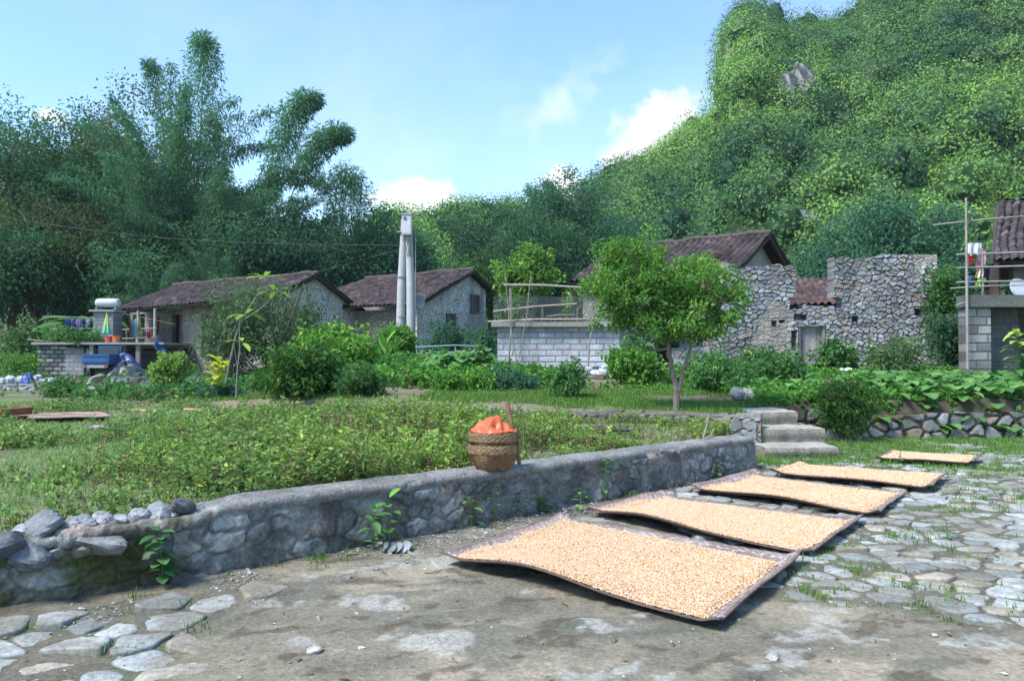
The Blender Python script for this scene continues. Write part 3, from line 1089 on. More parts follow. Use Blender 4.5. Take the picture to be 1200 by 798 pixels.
# --- block shed in front of house 1 (its lower storey), in the world frame at Y ~ 37
def Wp(px, Y, py=None):
    return at(px, 400 if py is None else py, Y)


sx0, sx1 = Wp(44, 37)[0], Wp(190, 37)[0]
sh = thing('block_shed', 'grey concrete block shed with flat slab roof under the balcony', 'shed', (sx0, 37, .6))
relief_wall('block_wall', 1.35, 1.62, .03, lambda u, v: block_pattern(u, v, .40, .2, 221, ((.10, .11, .115), (.40, .41, .41)), (.055, .06, .05), .03, .05), .18, M['conc'], sh, loc=(0, 0, 0))
relief_wall('block_wall', .85, 1.5, .03, lambda u, v: block_pattern(u, v, .40, .2, 222, ((.19, .195, .20), (.29, .295, .30)), (.15, .155, .16), .01, .03), .18, M['conc'], sh, loc=(1.36, -.1, 0))
relief_wall('block_wall', 3.6, 1.6, .04, lambda u, v: block_pattern(u, v, .40, .2, 223, ((.15, .155, .16), (.25, .255, .26)), (.12, .12, .12), .01, .03), .18, M['conc'], sh, loc=(2.2, 2.2, 0))
relief_wall('block_wall', 2.9, 1.6, .06, lambda u, v: block_pattern(u, v, .40, .2, 224, BLOCK, (.15, .15, .15), .01, .03), .18, M['conc'], sh, loc=(0.02, 2.95, 0), rot=-math.pi / 2)
g = Geo().box((3.0, 1.2, 1.69), (6.1, 3.2, .10), (.26, .255, .235))
g.build('roof_slab', M['conc'], sh)
for px in (110, 146, 164):
    x = Wp(px, 37)[0] - sx0
    g = Geo().box((x, -.12, .82), (.18, .2, 1.62), (.24, .235, .22))
    g.build('pillar', M['conc'], sh)
# upper block cubicle beside the balcony with white tank
g = Geo()
cub = thing('block_cubicle', 'small grey block cubicle standing on the flat shed roof', 'outbuilding', (Wp(114, 38)[0], 37.6, 2.35))
relief_wall('block_wall', .95, 1.45, .03, lambda u, v: block_pattern(u, v, .40, .2, 226, ((.20, .205, .215), (.30, .305, .315)), (.16, .165, .17), .01, .03), .9, M['conc'], cub)
g.box((.47, .45, 1.50), (1.2, 1.2, .09), (.25, .25, .24))
g.build('roof_slab', M['conc'], cub)
wt = thing('water_tank', 'white water tank lying on top of the block cubicle beside the roof edge', 'tank', (Wp(114, 38)[0] + .5, 38.0, 3.90))
pr = [(0.02, -.56), (.16, -.55), (.205, -.48), (.21, -.2), (.215, 0), (.21, .2), (.205, .48), (.16, .55), (.02, .56)]
g = Geo().lathe(pr, col=(.42, .45, .47), k=20)
g.v[0] = g.v[0][:, [2, 1, 0]] + np.array([0, 0, .35])
g.build('tank_body', M['plastic'], wt, smooth=True)
for x in (-.45, .45):
    Geo().box((x, 0, .07), (.06, .5, .14), (.12, .3, .28)).build('stand', M['metal'], wt)

# --- house 2 : stone house behind the poles
z2 = 1.2
h2 = thing('gabled_house', 'tiled stone house with two small shuttered gable windows behind the poles', 'house', (-4.6, 38.0, z2), -TH)
e2, rd2, bk2 = 4.2 - z2, 6.3 - z2, 5.4 - z2
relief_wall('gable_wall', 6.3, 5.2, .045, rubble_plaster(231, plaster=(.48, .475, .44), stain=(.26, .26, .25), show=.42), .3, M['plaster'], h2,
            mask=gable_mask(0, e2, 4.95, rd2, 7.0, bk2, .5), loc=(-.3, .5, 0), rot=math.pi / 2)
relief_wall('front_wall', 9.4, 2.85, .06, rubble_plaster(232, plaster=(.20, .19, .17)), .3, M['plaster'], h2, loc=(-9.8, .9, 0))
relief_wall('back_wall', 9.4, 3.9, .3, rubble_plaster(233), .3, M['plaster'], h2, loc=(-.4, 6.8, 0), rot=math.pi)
TILE2 = ((.034, .028, .030), (.085, .064, .061), (.17, .115, .10))
r2 = tile_roof('roof', h2, (-10, 0, e2), (.15, 0, e2), (.15, 4.95, rd2), (-7.3, 4.95, rd2 - .1), .24, .2, 235, tone=TILE2)
tile_roof('rear_roof', h2, (-10, 7.2, bk2), (.15, 7.2, bk2), (.15, 4.95, rd2), (-7.3, 4.95, rd2 - .1), .24, .2, 236, tone=TILE2)
ridge_cap(r2, (-7.3, 4.95, rd2 - .08), (.15, 4.95, rd2 + .03), .12, 237)
g = Geo()
for (ya, za, yb_, zb_) in ((0, e2, 4.95, rd2), (4.95, rd2, 7.2, bk2)):
    g.tube([(.08, ya, za - .14), (.08, yb_, zb_ - .14)], .07, (.05, .042, .035), 5)
g.build('barge_board', M['wood'], h2)
win(h2, -.20, 3.3, 2.22, .62, .85, math.pi / 2, (.055, .055, .06))
win(h2, -.20, 5.6, 3.35, .62, .85, math.pi / 2, (.05, .05, .055))
dish = thing('satellite_dish', 'grey satellite dish fixed at the eave of the gabled house', 'satellite dish', (-4.45, 37.6, 4.25))
g = Geo().lathe([(.01, 0), (.2, .03), (.36, .10), (.37, .115), (.36, .12), (.2, .05), (.01, .02)], col=(.16, .18, .19), k=20)
g.v[0] = g.v[0] @ rotm(math.radians(75), 0, math.radians(50)).T
g.build('reflector', M['metal'], dish, smooth=True)
g = Geo().tube([(0, 0, 0), (-.15, .35, -.25)], .03, (.2, .2, .2), 6)
g.build('bracket', M['metal'], dish)

# --- house 3 : roof behind the ruin
z3 = 1.6
TH3 = math.radians(38)
h3 = thing('ruined_house', 'house with coarse dark tiled roof and plastered gable behind the ruined wall', 'house', (10.0, 31.0, z3), -TH3)
rz3 = 6.5 - z3
TILE3 = ((.028, .024, .026), (.070, .053, .052), (.14, .10, .09))
r3 = tile_roof('roof', h3, (-7.0, -3.5, 3.1), (.15, -3.5, 3.1), (.15, 0, rz3), (-7.0, 0, rz3), .30, .26, 241, ru=6, rv=5, tone=TILE3, rough=.035)
tile_roof('rear_roof', h3, (-7.0, 3.0, 3.3), (.15, 3.0, 3.3), (.15, 0, rz3), (-7.0, 0, rz3), .30, .26, 242, tone=TILE3)
ridge_cap(r3, (-7.0, 0, rz3 + .02), (.15, 0, rz3 + .03), .12, 243)
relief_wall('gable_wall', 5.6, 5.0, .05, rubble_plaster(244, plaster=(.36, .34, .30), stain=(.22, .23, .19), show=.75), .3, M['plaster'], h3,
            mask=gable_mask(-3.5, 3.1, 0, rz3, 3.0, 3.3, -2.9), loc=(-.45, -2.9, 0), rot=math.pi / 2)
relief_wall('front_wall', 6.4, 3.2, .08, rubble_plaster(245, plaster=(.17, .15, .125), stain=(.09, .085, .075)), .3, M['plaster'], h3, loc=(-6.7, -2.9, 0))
g = Geo()
for (ya, za, yb_, zb_) in ((-3.5, 3.1, 0, rz3), (0, rz3, 3.0, 3.3)):
    g.tube([(.05, ya, za - .16), (.05, yb_, zb_ - .16)], .09, (.055, .045, .038), 5)
g.build('barge_board', M['wood'], h3)
# low roof seen through the gap of the ruin
h4 = thing('low_roof_house', 'low reddish tiled roof seen through the gap above the ruin doorway', 'outbuilding', (9.4, 26.6, 1.4))
tile_roof('roof', h4, (-.6, 0, 2.0), (2.6, 0, 2.0), (2.6, 2.2, 3.1), (-.6, 2.2, 3.1), .24, .24, 251, ru=6, rv=5, tone=((.045, .034, .034), (.11, .072, .066), (.16, .11, .10)))
relief_wall('front_wall', 3.0, 2.0, .1, rubble_plaster(252), .3, M['plaster'], h4, loc=(-.5, .4, 0))
for x in (-.35, 2.35):
    Geo().box((x, 1.6, 1.2), (.3, 2.2, 2.4), (.26, .25, .23)).build('side_wall', M['plaster'], h4)

# --- the ruined dry stone wall with its doorway
YR = 24.5
xl, xr_ = at(815, 400, YR)[0], at(1099, 400, YR)[0]
zr0 = 1.05


def upx(px):
    return (px - 600) / F * YR - xl


def vpy(py):
    return at(600, py, YR)[2] - zr0


def ruin_mask(u, v):
    j = (fbm(u * 3.2, v * 0, 3, 261) - .5) * .28 + (hsh(np.floor(u / .24), np.floor(u * 0), 262) - .5) * .14
    top = np.where(u < upx(933), vpy(311) + (u - upx(850)) * .02, np.where(u < upx(978), vpy(361), vpy(304) + (u - upx(978)) * .055))
    top = np.where(u < upx(848), vpy(318) - (upx(848) - u) * .6, top)
    m = v < top + j
    m &= ~((u > upx(935)) & (u < upx(968)) & (v < vpy(381)))                                  # doorway
    rag = (fbm(u * 4, v * 4, 2, 263) - .5) * .3
    for px, py, w, h in ((1076, 366, .12, .1), (983, 355, .13, .16), (929, 355, .11, .18), (903, 379, .2, .09), (1002, 374, .12, .1), (916, 377, .09, .06),
                         (930, 398, .1, .3), (938, 372, .22, .10)):
        m &= ~((np.abs(u - upx(px)) < w * (1 + rag)) & (np.abs(v - vpy(py)) < h * (1 + rag)))
    return m


def ruin_pat(u, v):
    d, c, p, a = stone_pattern(u, v, .135, 1.6, 264, ((.18, .195, .21), (.36, .38, .40), (.30, .27, .235)), (.115, .115, .11), .34, .13, .045)
    pl = sstep(.50, .60, fbm(u * .8, v * .8, 4, 266) + .12 * sstep(upx(905), upx(845), u) + .16 * sstep(.25, .0, np.abs(u - upx(1077))) - .08)
    c = lerp3(c, lerp3((.20, .18, .155), (.33, .30, .26), fbm(u * 4, v * 4, 3, 267)), pl * .8)
    c = c * (.62 + .7 * fbm(u * 1.3, v * 1.6, 4, 269))[..., None]
    d = d * (1 - .6 * pl)
    c = lerp3(c, (.07, .075, .06), sstep(.58, .78, fbm(u * .9, v * 1.2, 4, 268)) * .4)
    return d, c


rw = thing('ruined_wall', 'roofless dry stone ruin of pale grey rubble with open gaps and doorway', 'ruin', (xl, YR, zr0))
relief_wall('masonry', xr_ - xl, 3.75, .022, ruin_pat, .5, M['stone'], rw, mask=ruin_mask)
g = Geo()
du0, du1 = upx(935) + .02, upx(968) - .02
nb = 4
for i in range(nb):
    w = (du1 - du0 - .14) / nb
    g.box((du0 + .07 + w * (i + .5), .16, (vpy(383)) / 2), (w * .97, .05, vpy(383)), (.19 + .05 * (i % 3), .185 + .045 * (i % 3), .18 + .04 * (i % 3)))
dr = g.build('door', M['wood'], rw)
g = Geo()
for x in (du0 + .03, du1 - .03):
    g.box((x, .1, vpy(382) / 2), (.08, .16, vpy(382)), (.22, .20, .18))
g.box(((du0 + du1) / 2, .08, vpy(381)), (du1 - du0 + .3, .2, .07), (.27, .25, .22))
g.build('door_frame', M['wood'], rw)
g = Geo().tube([(upx(1098.5), -.05, .1), (upx(1097), -.06, 3.3)], .035, (.05, .045, .04), 6)
g.build('corner_pole', M['wood'], rw)

# --- block terrace with a net fence
YB = 22.0
bx0, bx1 = at(583, 400, YB)[0], at(726, 400, YB)[0]
zb0 = 1.0
ztop = at(600, 383, YB)[2] - zb0
bt = thing('block_terrace', 'flat roofed pale concrete block building with dark side openings left of the round tree', 'outbuilding', (bx0, YB, zb0))
PB = lambda u, v: block_pattern(u, v, .46, .165, 271, ((.40, .41, .435), (.53, .54, .565)), (.22, .22, .235), .012, .028)
relief_wall('block_wall', bx1 - bx0, ztop, .02, PB, .18, M['conc'], bt)
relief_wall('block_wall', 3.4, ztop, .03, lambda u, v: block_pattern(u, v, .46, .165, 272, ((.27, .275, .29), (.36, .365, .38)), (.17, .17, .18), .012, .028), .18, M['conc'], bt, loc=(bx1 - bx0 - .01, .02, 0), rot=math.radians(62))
sw = bx1 - bx0
wside = at(757, 400, 25)[0] - bx0
relief_wall('block_wall', .5, ztop - .05, .03, PB, .4, M['conc'], bt, loc=(at(747, 400, 23.6)[0] - bx0, 1.6, 0))
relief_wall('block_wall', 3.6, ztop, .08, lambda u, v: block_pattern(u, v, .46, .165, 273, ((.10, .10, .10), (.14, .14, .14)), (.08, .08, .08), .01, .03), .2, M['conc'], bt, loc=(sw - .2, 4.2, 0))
relief_wall('block_wall', 3.0, ztop, .05, PB, .18, M['conc'], bt, loc=(0.02, 3.1, 0), rot=-math.pi / 2)
relief_wall('block_wall', .9, ztop * .62, .03, lambda u, v: stone_pattern(u, v, .2, 1.3, 274, GREY, (.16, .155, .14), .22, .1, .03), .3, M['stone'], bt, loc=(at(787, 400, 23.8)[0] - bx0, 1.8, 0))
g = Geo().box((sw / 2 - .02, 1.55, ztop + .06), (sw + .3, 3.5, .13), (.24, .235, .215)).box((sw + 1.15, 3.0, ztop + .058), (2.4, 3.2, .12), (.22, .215, .2))
g.build('roof_slab', M['conc'], bt)
g = Geo()
for k in range(5):
    g.box((at(806, 400, 23.3)[0] - bx0 + .13 * k, 1.55 + .30 * k, .16 + .2 * k), (1.0, .34, .34 + .0 * k), (.25, .255, .25))
g.build('stair', M['conc'], bt)

nf = thing('net_fence', 'rickety wire net fence of bamboo poles along the block terrace roof', 'fence', (bx0, YB, zb0 + ztop + .12))


def loc_nf(px, py, dy=0):
    p = at(px, py, YB + dy)
    return p - np.array([bx0, YB, zb0 + ztop + .12])


BAM = (.34, .29, .24)
for a_, b_, r in (((590, 334, -.12), (682, 337, -.1), .035), ((578, 365, -.1), (676, 356, -.1), .028), ((572, 377, -.1), (690, 374, -.1), .028), ((640, 371, .2), (674, 369, .2), .022),
                  ((680, 376, -.05), (716, 374, -.05), .03)):
    g = Geo().tube([loc_nf(*a_), (loc_nf(*a_) + loc_nf(*b_)) / 2 + np.array([0, 0, .03]), loc_nf(*b_)], [r, r * .9, r * .75], BAM, 7)
    g.build('rail', M['wood'], nf)
for px in (597, 635, 676, 712):
    g = Geo().tube([loc_nf(px, 386, .05), loc_nf(px + 1, 360 if px != 597 else 338, .05)], .035, (.20, .17, .14), 6)
    g.build('post', M['wood'], nf)
g = Geo()
p0, p1 = loc_nf(578, 384), loc_nf(716, 384)
Wn, Hn = p1[0] - p0[0], .72
for s_ in (-1, 1):
    for x in np.arange(-Hn, Wn + Hn, .095):
        a_, b_ = (x, 0.0), (x + s_ * Hn, Hn)
        t0 = max(0, min(1, ((0 if s_ > 0 else Wn) - x) / (s_ * Hn))) if (x < 0 or x > Wn) else 0
        t1 = max(0, min(1, ((Wn if s_ > 0 else 0) - x) / (s_ * Hn)))
        if t1 - t0 < .03:
            continue
        A = np.array([p0[0] + x + s_ * Hn * t0, .02 * s_ - .03, Hn * t0])
        B = np.array([p0[0] + x + s_ * Hn * t1, .02 * s_ - .03, Hn * t1])
        g.tube([A, B], .0045, (.16, .19, .19), 3, cap=False)
g.build('wire_net', M['metal'], nf)
for k, (a_, b_, r, lab) in enumerate((((595, 432), (599, 338), .03, 'thin bare pole leaning on the block terrace at its left end'),
                                      ((606, 428), (592, 322), .022, 'crooked stick crossing in front of the net fence'),
                                      ((608, 420), (622, 322), .02, 'slim bare stick rising past the net fence on the left'),
                                      ((689, 430), (697, 372), .03, 'dark post leaning on the right end of the block terrace wall'))):
    A, B = at(*a_, YB - .35), at(*b_, YB - .22)
    mid = (A + B) / 2 + np.array([.05 * (-1) ** k, 0, 0])
    g = Geo().tube([A, mid, B], [r, r * .85, r * .6], (.20, .18, .16), 6)
    tag(g.build('wooden_pole', M['wood']), lab, 'pole')

# --- right-hand house with its platform
YH = 20.0
rh = thing('terrace_house', 'dark tiled house on blackened block platform cut by the right edge', 'house', (at(1135, 400, YH)[0], YH, 1.1))
zt = at(600, 347, YH)[2] - 1.1
wcol = at(1161, 400, YH)[0] - at(1135, 400, YH)[0]
relief_wall('block_pillar', wcol, zt - .25, .02, lambda u, v: block_pattern(u, v, .5, .22, 281, ((.13, .14, .14), (.30, .31, .30)), (.10, .10, .09), .015, .03), .45, M['conc'], rh)
relief_wall('block_wall', 1.0, zt - .28, .03, lambda u, v: block_pattern(u, v, .42, .2, 282, ((.085, .09, .095), (.13, .135, .14)), (.075, .08, .08), .012, .02), .2, M['conc'], rh, loc=(wcol + .02, .5, 0))
g = Geo().box((2.6, 2.6, (zt - .3) / 2), (3.4, .2, zt - .3), (.10, .10, .10))
g.build('dark_inner_wall', M['conc'], rh)
relief_wall('slab', 4.2, .30, .03, lambda u, v: (.02 * fbm(u * 3, v * 3, 3, 283), lerp3((.05, .055, .05), (.17, .175, .16), fbm(u * 1.7, v * 4, 4, 284))), .5, M['conc'], rh, loc=(-.08, -.12, zt - .28))
g = Geo()
for zz_ in (.38, .78, 1.15):
    g.tube([(-.3, -.05, zt + zz_ * .9), (4.3, -.05, zt + zz_ * 1.0 + .06)], .025, (.25, .24, .23), 6)
for x in (.35, 2.0, 3.4):
    g.tube([(x, -.04, zt), (x, -.04, zt + 1.2)], .03, (.2, .19, .18), 6)
g.build('railing', M['wood'], rh)
Geo().add([(.2, .385, zt - .03), (4.1, .385, zt - .03), (4.1, 3.4, zt - .03), (1.95, 3.4, zt - .03), (.2, .385, zt - .2), (4.1, .385, zt - .2), (4.1, 3.4, zt - .2), (1.95, 3.4, zt - .2)],
          [[0, 1, 2, 3], [7, 6, 5, 4], [0, 3, 7, 4], [2, 1, 5, 6], [3, 2, 6, 7], [1, 0, 4, 5]], (.16, .16, .15)).build('floor_slab', M['conc'], rh)
# roof: left gable rake seen from below, slope towards the camera
O_ = np.array([at(1135, 400, YH)[0], YH, 1.1])
A_, B_ = at(1164, 306, YH + .2) - O_, at(1172, 235, YH + 2.6) - O_
tile_roof('roof', rh, A_, A_ + np.array([5, 0, 0]), B_ + np.array([5, 0, 0]), B_, .21, .2, 285, ru=7, rv=5, tone=((.035, .031, .033), (.085, .068, .068), (.15, .125, .12)), rough=.03)
tile_roof('rear_roof', rh, A_ + np.array([3.0, 4.9, 0]), A_ + np.array([6.5, 4.9, 0]), B_ + np.array([5, 0, 0]), B_ + np.array([.1, 0, 0]), .30, .28, 286, ru=5, rv=4, tone=TILE)
g = Geo()
g.tube([A_ + np.array([-.03, 0, -.1]), B_ + np.array([-.03, 0, -.1])], .06, (.05, .042, .038), 5)
for t in np.linspace(.08, .95, 9):
    q = A_ + (B_ - A_) * t
    g.box(q + np.array([.1, 0, -.13]), (.35, .07, .06), (.06, .05, .045))
g.build('barge_board', M['wood'], rh)
g = Geo().box((3.9, 1.6, zt + .95), (3.6, .2, 1.9), (.26, .28, .30))
g.build('plaster_wall', M['plaster'], rh)
g = Geo()
q1, q2 = at(1157, 322, YH + 2.4) - O_, at(1157, 340, YH + 2.4) - O_
g.add([A_ + np.array([.2, .1, -.12]), B_ + np.array([.2, 0, -.2]), q1, q2, (A_[0] + .2, A_[1] + .1, zt)], [[0, 1, 2, 3, 4]], (.05, .042, .04))  # near-black colour paints the shadow the gable lies in
g.build('gable_wall', M['plaster'], rh)


# ------------------------------------------------------------------ air
hz = Geo().box((40, 215, 66), (760, 560, 140))
hm = bpy.data.materials.new('humid_air')
hm.use_nodes = True
hn = hm.node_tree
hn.nodes.clear()
hv = hn.nodes.new('ShaderNodeVolumePrincipled')
hv.inputs['Color'].default_value = (.72, .92, 1.0, 1)
hv.inputs['Density'].default_value = 0.00022
hv.inputs['Anisotropy'].default_value = 0.2
ho_ = hn.nodes.new('ShaderNodeOutputMaterial')
hn.links.new(hv.outputs[0], ho_.inputs['Volume'])
tag(hz.build('haze', hm), 'thin bluish haze hanging over the valley', 'haze', kind='stuff')
SC.cycles.volume_bounces = 0

# ------------------------------------------------------------------ leaves
def leaves(g, rng, pos, dirs, L, Wd, col, fold=.12, up=.7, ref=None):
    """one folded diamond leaf per position"""
    n = len(pos)
    d = nrm(dirs)
    refv = nrm(rng.normal(size=(n, 3)) * (1 - up) + (np.array([0, 0, 1.0]) if ref is None else ref) * up + 1e-3)
    s = nrm(np.cross(d, refv))
    nn = np.cross(s, d)
    L = np.broadcast_to(np.asarray(L, float), (n,))[:, None]
    W = np.broadcast_to(np.asarray(Wd, float), (n,))[:, None]
    a = pos
    b = pos + d * L * .42 + s * W * .5 + nn * L * fold
    t = pos + d * L - nn * L * fold * .6
    c = pos + d * L * .42 - s * W * .5 + nn * L * fold
    v = np.stack([a, b, t, c], 1).reshape(-1, 3)
    f = np.arange(4 * n).reshape(n, 4)
    g.add(v, f, np.repeat(np.broadcast_to(col, (n, 3)), 4, axis=0))
    return g


def sphere_pts(rng, n):
    return nrm(rng.normal(size=(n, 3)))


def clump_leaves(g, rng, cen, rad, per, L, W, pal, droop=.25, outw=.7, up=.6, flat=.8, tip=None, cvar=None, ball=True, jit=.35, tang=.38, shell=.45):
    """per leaves around each centre; every clump has its own tone between pal[0] and pal[1], with a few of pal[2]"""
    n = len(cen)
    rad = np.broadcast_to(np.asarray(rad, float), (n,))
    q = sphere_pts(rng, n * per) * (rng.random(n * per) ** shell)[:, None] * np.array([1, 1, flat])
    C = np.repeat(cen, per, 0)
    pos = C + q * np.repeat(rad, per)[:, None]
    qn = nrm(q)
    w_ = rng.normal(size=q.shape)
    if ball:
        w_ = w_ - qn * (w_ * qn).sum(1, keepdims=True) * tang
        d = q * outw * (1 - .75 * tang) + w_ * .7 + np.array([0, 0, -droop])
    else:
        d = q * outw + w_ * .55 + np.array([0, 0, -droop])
    t = np.repeat(rng.random(n) if cvar is None else cvar, per)
    t = np.clip(t * (1.1 - jit) + rng.random(n * per) * jit - .05, 0, 1)
    c = lerp3(pal[0], pal[1], t)
    if len(pal) > 2:
        k = rng.random(n * per) < (.06 if tip is None else tip)
        c[k] = np.asarray(pal[2]) * rng.uniform(.8, 1.2, (k.sum(), 1))
    ls = rng.uniform(.65, 1.25, n * per)
    return leaves(g, rng, pos, d, L * ls, W * ls, c, up=up, ref=nrm(q + np.array([0, 0, .45])) if ball else None)


def shell_points(rng, lobes, n, inner=.45):
    """clump centres in ellipsoid lobes, denser towards the outside, thinned by noise so that gaps stay"""
    out = []
    w = np.array([r[0] * r[1] + r[1] * r[2] + r[0] * r[2] for _, r in lobes], float)
    w /= w.sum()
    for (c, r), k in zip(lobes, (w * n).astype(int) + 1):
        d = sphere_pts(rng, k)
        rr = inner + (1 - inner) * rng.random(k) ** .55
        rr = rr * (.62 + .80 * fbm(d[:, 0] * 2.4 + c[0] * 3, d[:, 1] * 2.4 + d[:, 2] * 3.1 + c[2], 3, 9))
        out.append(np.asarray(c) + d * rr[:, None] * np.asarray(r))
    return np.concatenate(out)


def limb(a, b, rng, bend=.12, n=5, sag=0):
    t = np.linspace(0, 1, n)[:, None]
    a, b = np.asarray(a, float), np.asarray(b, float)
    L = np.linalg.norm(b - a)
    o = rng.normal(size=3) * bend * L
    return a + (b - a) * t + np.sin(t * math.pi) * o + np.array([0, 0, sag * L]) * np.sin(t * math.pi)


def lobe_tree(name, label, cat, base, stems, lobes, n_clump, crad, per, L, W, pal, seed, bark=(.14, .12, .095), group=None, droop=.25,
              tip=None, twigs=.35, r0=.09, rz=0, loc=None, mat='leaf', flat=.8, inner=.45, kids=None, outw=.7):
    """stems: list of poly-lines (relative to base) with start radius; crown lobes relative to base"""
    rng = np.random.default_rng(seed)
    root = thing(name, label, cat, base, rz, group)
    cen = shell_points(rng, lobes, n_clump, inner)
    cen = cen + rng.normal(0, crad * (.6 if crad < .6 else .22), cen.shape) * np.array([1, 1, 1.2])
    tg = Geo()
    nodes = []
    for pts, r in stems:
        pts = np.asarray(pts, float)
        n = len(pts)
        tt = np.linspace(0, n - 1, 4 * n)
        pp_ = np.stack([np.interp(tt, np.arange(n), pts[:, k]) for k in range(3)], -1)
        pp_ += rng.normal(size=pp_.shape) * r * .25
        pp_[0] = pts[0]
        tg.tube(pp_, np.linspace(r, r * .45, len(pp_)) * (1 + .25 * (np.arange(len(pp_)) == 0)), bark, 8)
        nodes.append(pp_[len(pp_) // 3:])
    nodes = np.concatenate(nodes)
    for c in cen[rng.random(len(cen)) < twigs]:
        k = np.argmin(np.linalg.norm(nodes - c, axis=1) + .6 * np.maximum(0, nodes[:, 2] - c[2] + .1))
        pl = limb(nodes[k], c, rng, .10, 5, .06)
        dist = np.linalg.norm(nodes[k] - c)
        tg.tube(pl, np.linspace(min(r0 * .45, .02 + dist * .03), r0 * .08, 5), np.asarray(bark) * .95, 5, cap=False)
    tg.build('trunk' if cat == 'tree' else 'stem', M['wood'], root)
    cg = Geo()
    clump_leaves(cg, rng, cen, crad * rng.uniform(.7, 1.3, len(cen)), per, L, W, pal, droop=droop, tip=tip, flat=flat, outw=outw)
    cg.build('crown' if cat == 'tree' else 'foliage', M[mat], root)
    return root


# palettes: darker to lighter leaf tone, then the odd yellow leaf
P_DARK = ((.036, .100, .058), (.072, .165, .080), (.13, .18, .07))
P_MID = ((.042, .115, .042), (.090, .205, .064), (.20, .26, .07))
P_BRIGHT = ((.062, .165, .036), (.145, .31, .062), (.32, .42, .08))
P_BLUE = ((.036, .100, .066), (.075, .165, .098), (.11, .18, .085))
P_BAMB = ((.040, .115, .074), (.098, .21, .114), (.15, .24, .10))
P_YEL = ((.08, .14, .03), (.17, .25, .055), (.34, .34, .08))


# ------------------------------------------------------------------ the karst hill
def crest_px(px):
    X = [300, 380, 440, 480, 520, 560, 600, 650, 690, 705, 718, 735, 760, 782, 800, 820, 838, 850, 854, 857, 864, 872, 890, 915, 945, 980, 1010, 1040, 1090, 1150, 1250, 1400, 1600]
    Y = [300, 275, 256, 248, 245, 243, 242, 240, 236, 226, 208, 194, 184, 176, 166, 152, 141, 128, 96, 60, 28, 6, 4, 8, 12, 10, 6, -8, -28, -50, -70, -70, 60]
    return np.interp(px, X, Y)


def crest_dist(px):
    return np.interp(px, [300, 500, 690, 720, 860, 1000, 1300, 1600], [130, 135, 140, 168, 190, 195, 185, 180])


npx, nr = 420, 150
hpx = np.linspace(300, 1600, npx)
ht = np.linspace(0, 1.25, nr)
HP, HT = np.meshgrid(hpx, ht)


def hill_surface(px, t):
    Dc = crest_dist(px)
    Y0 = 66.0
    Y = Y0 + (Dc - Y0) * t
    ax = (px - 600) / F
    X = ax * Y
    zc = EYE + (420 - crest_px(px)) / F * Dc - np.interp(px, [400, 690, 730, 850, 868, 900, 1000, 1030, 1100], [6.0, 5.5, 4.5, 3.0, 3.5, 7.0, 8.0, 5.0, 3.0])
    zb = 2.6
    s = np.where(t < 1, np.clip(t, 0, 1) ** 1.12, 1 - (t - 1) * .8)
    # terrace-like cliff bands under the summit
    band = sstep(.50, .56, t + .10 * (fbm(X * .03, t * 3, 3, 301) - .5)) - .5
    s = s + .045 * band * sstep(820, 880, px) * sstep(.2, .45, t) * sstep(1.0, .8, t)
    z = zb + (zc - zb) * s
    nz = (fbm(X * .045, Y * .045, 4, 302) - .5) * 9 * np.clip((zc - zb) / 60, .15, 1) * sstep(0, .25, t) * sstep(1.02, .9, t)
    nz = nz + (fbm(X * .11, Y * .11, 3, 303) - .5) * 6.5 * sstep(0, .2, t) * sstep(1.05, .95, t)
    return X, Y, z + nz


X_, Y_, Z_ = hill_surface(HP, HT)
hc = lerp3((.035, .060, .022), (.060, .095, .030), fbm(X_ * .05, Y_ * .05, 3, 304))  # understory colour, kept dark to paint shadow gaps between the crowns
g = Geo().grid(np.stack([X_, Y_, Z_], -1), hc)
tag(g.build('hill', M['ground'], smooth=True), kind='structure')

rng = np.random.default_rng(77)
P_HILL = ((.056, .140, .044), (.22, .35, .072), (.30, .39, .08))


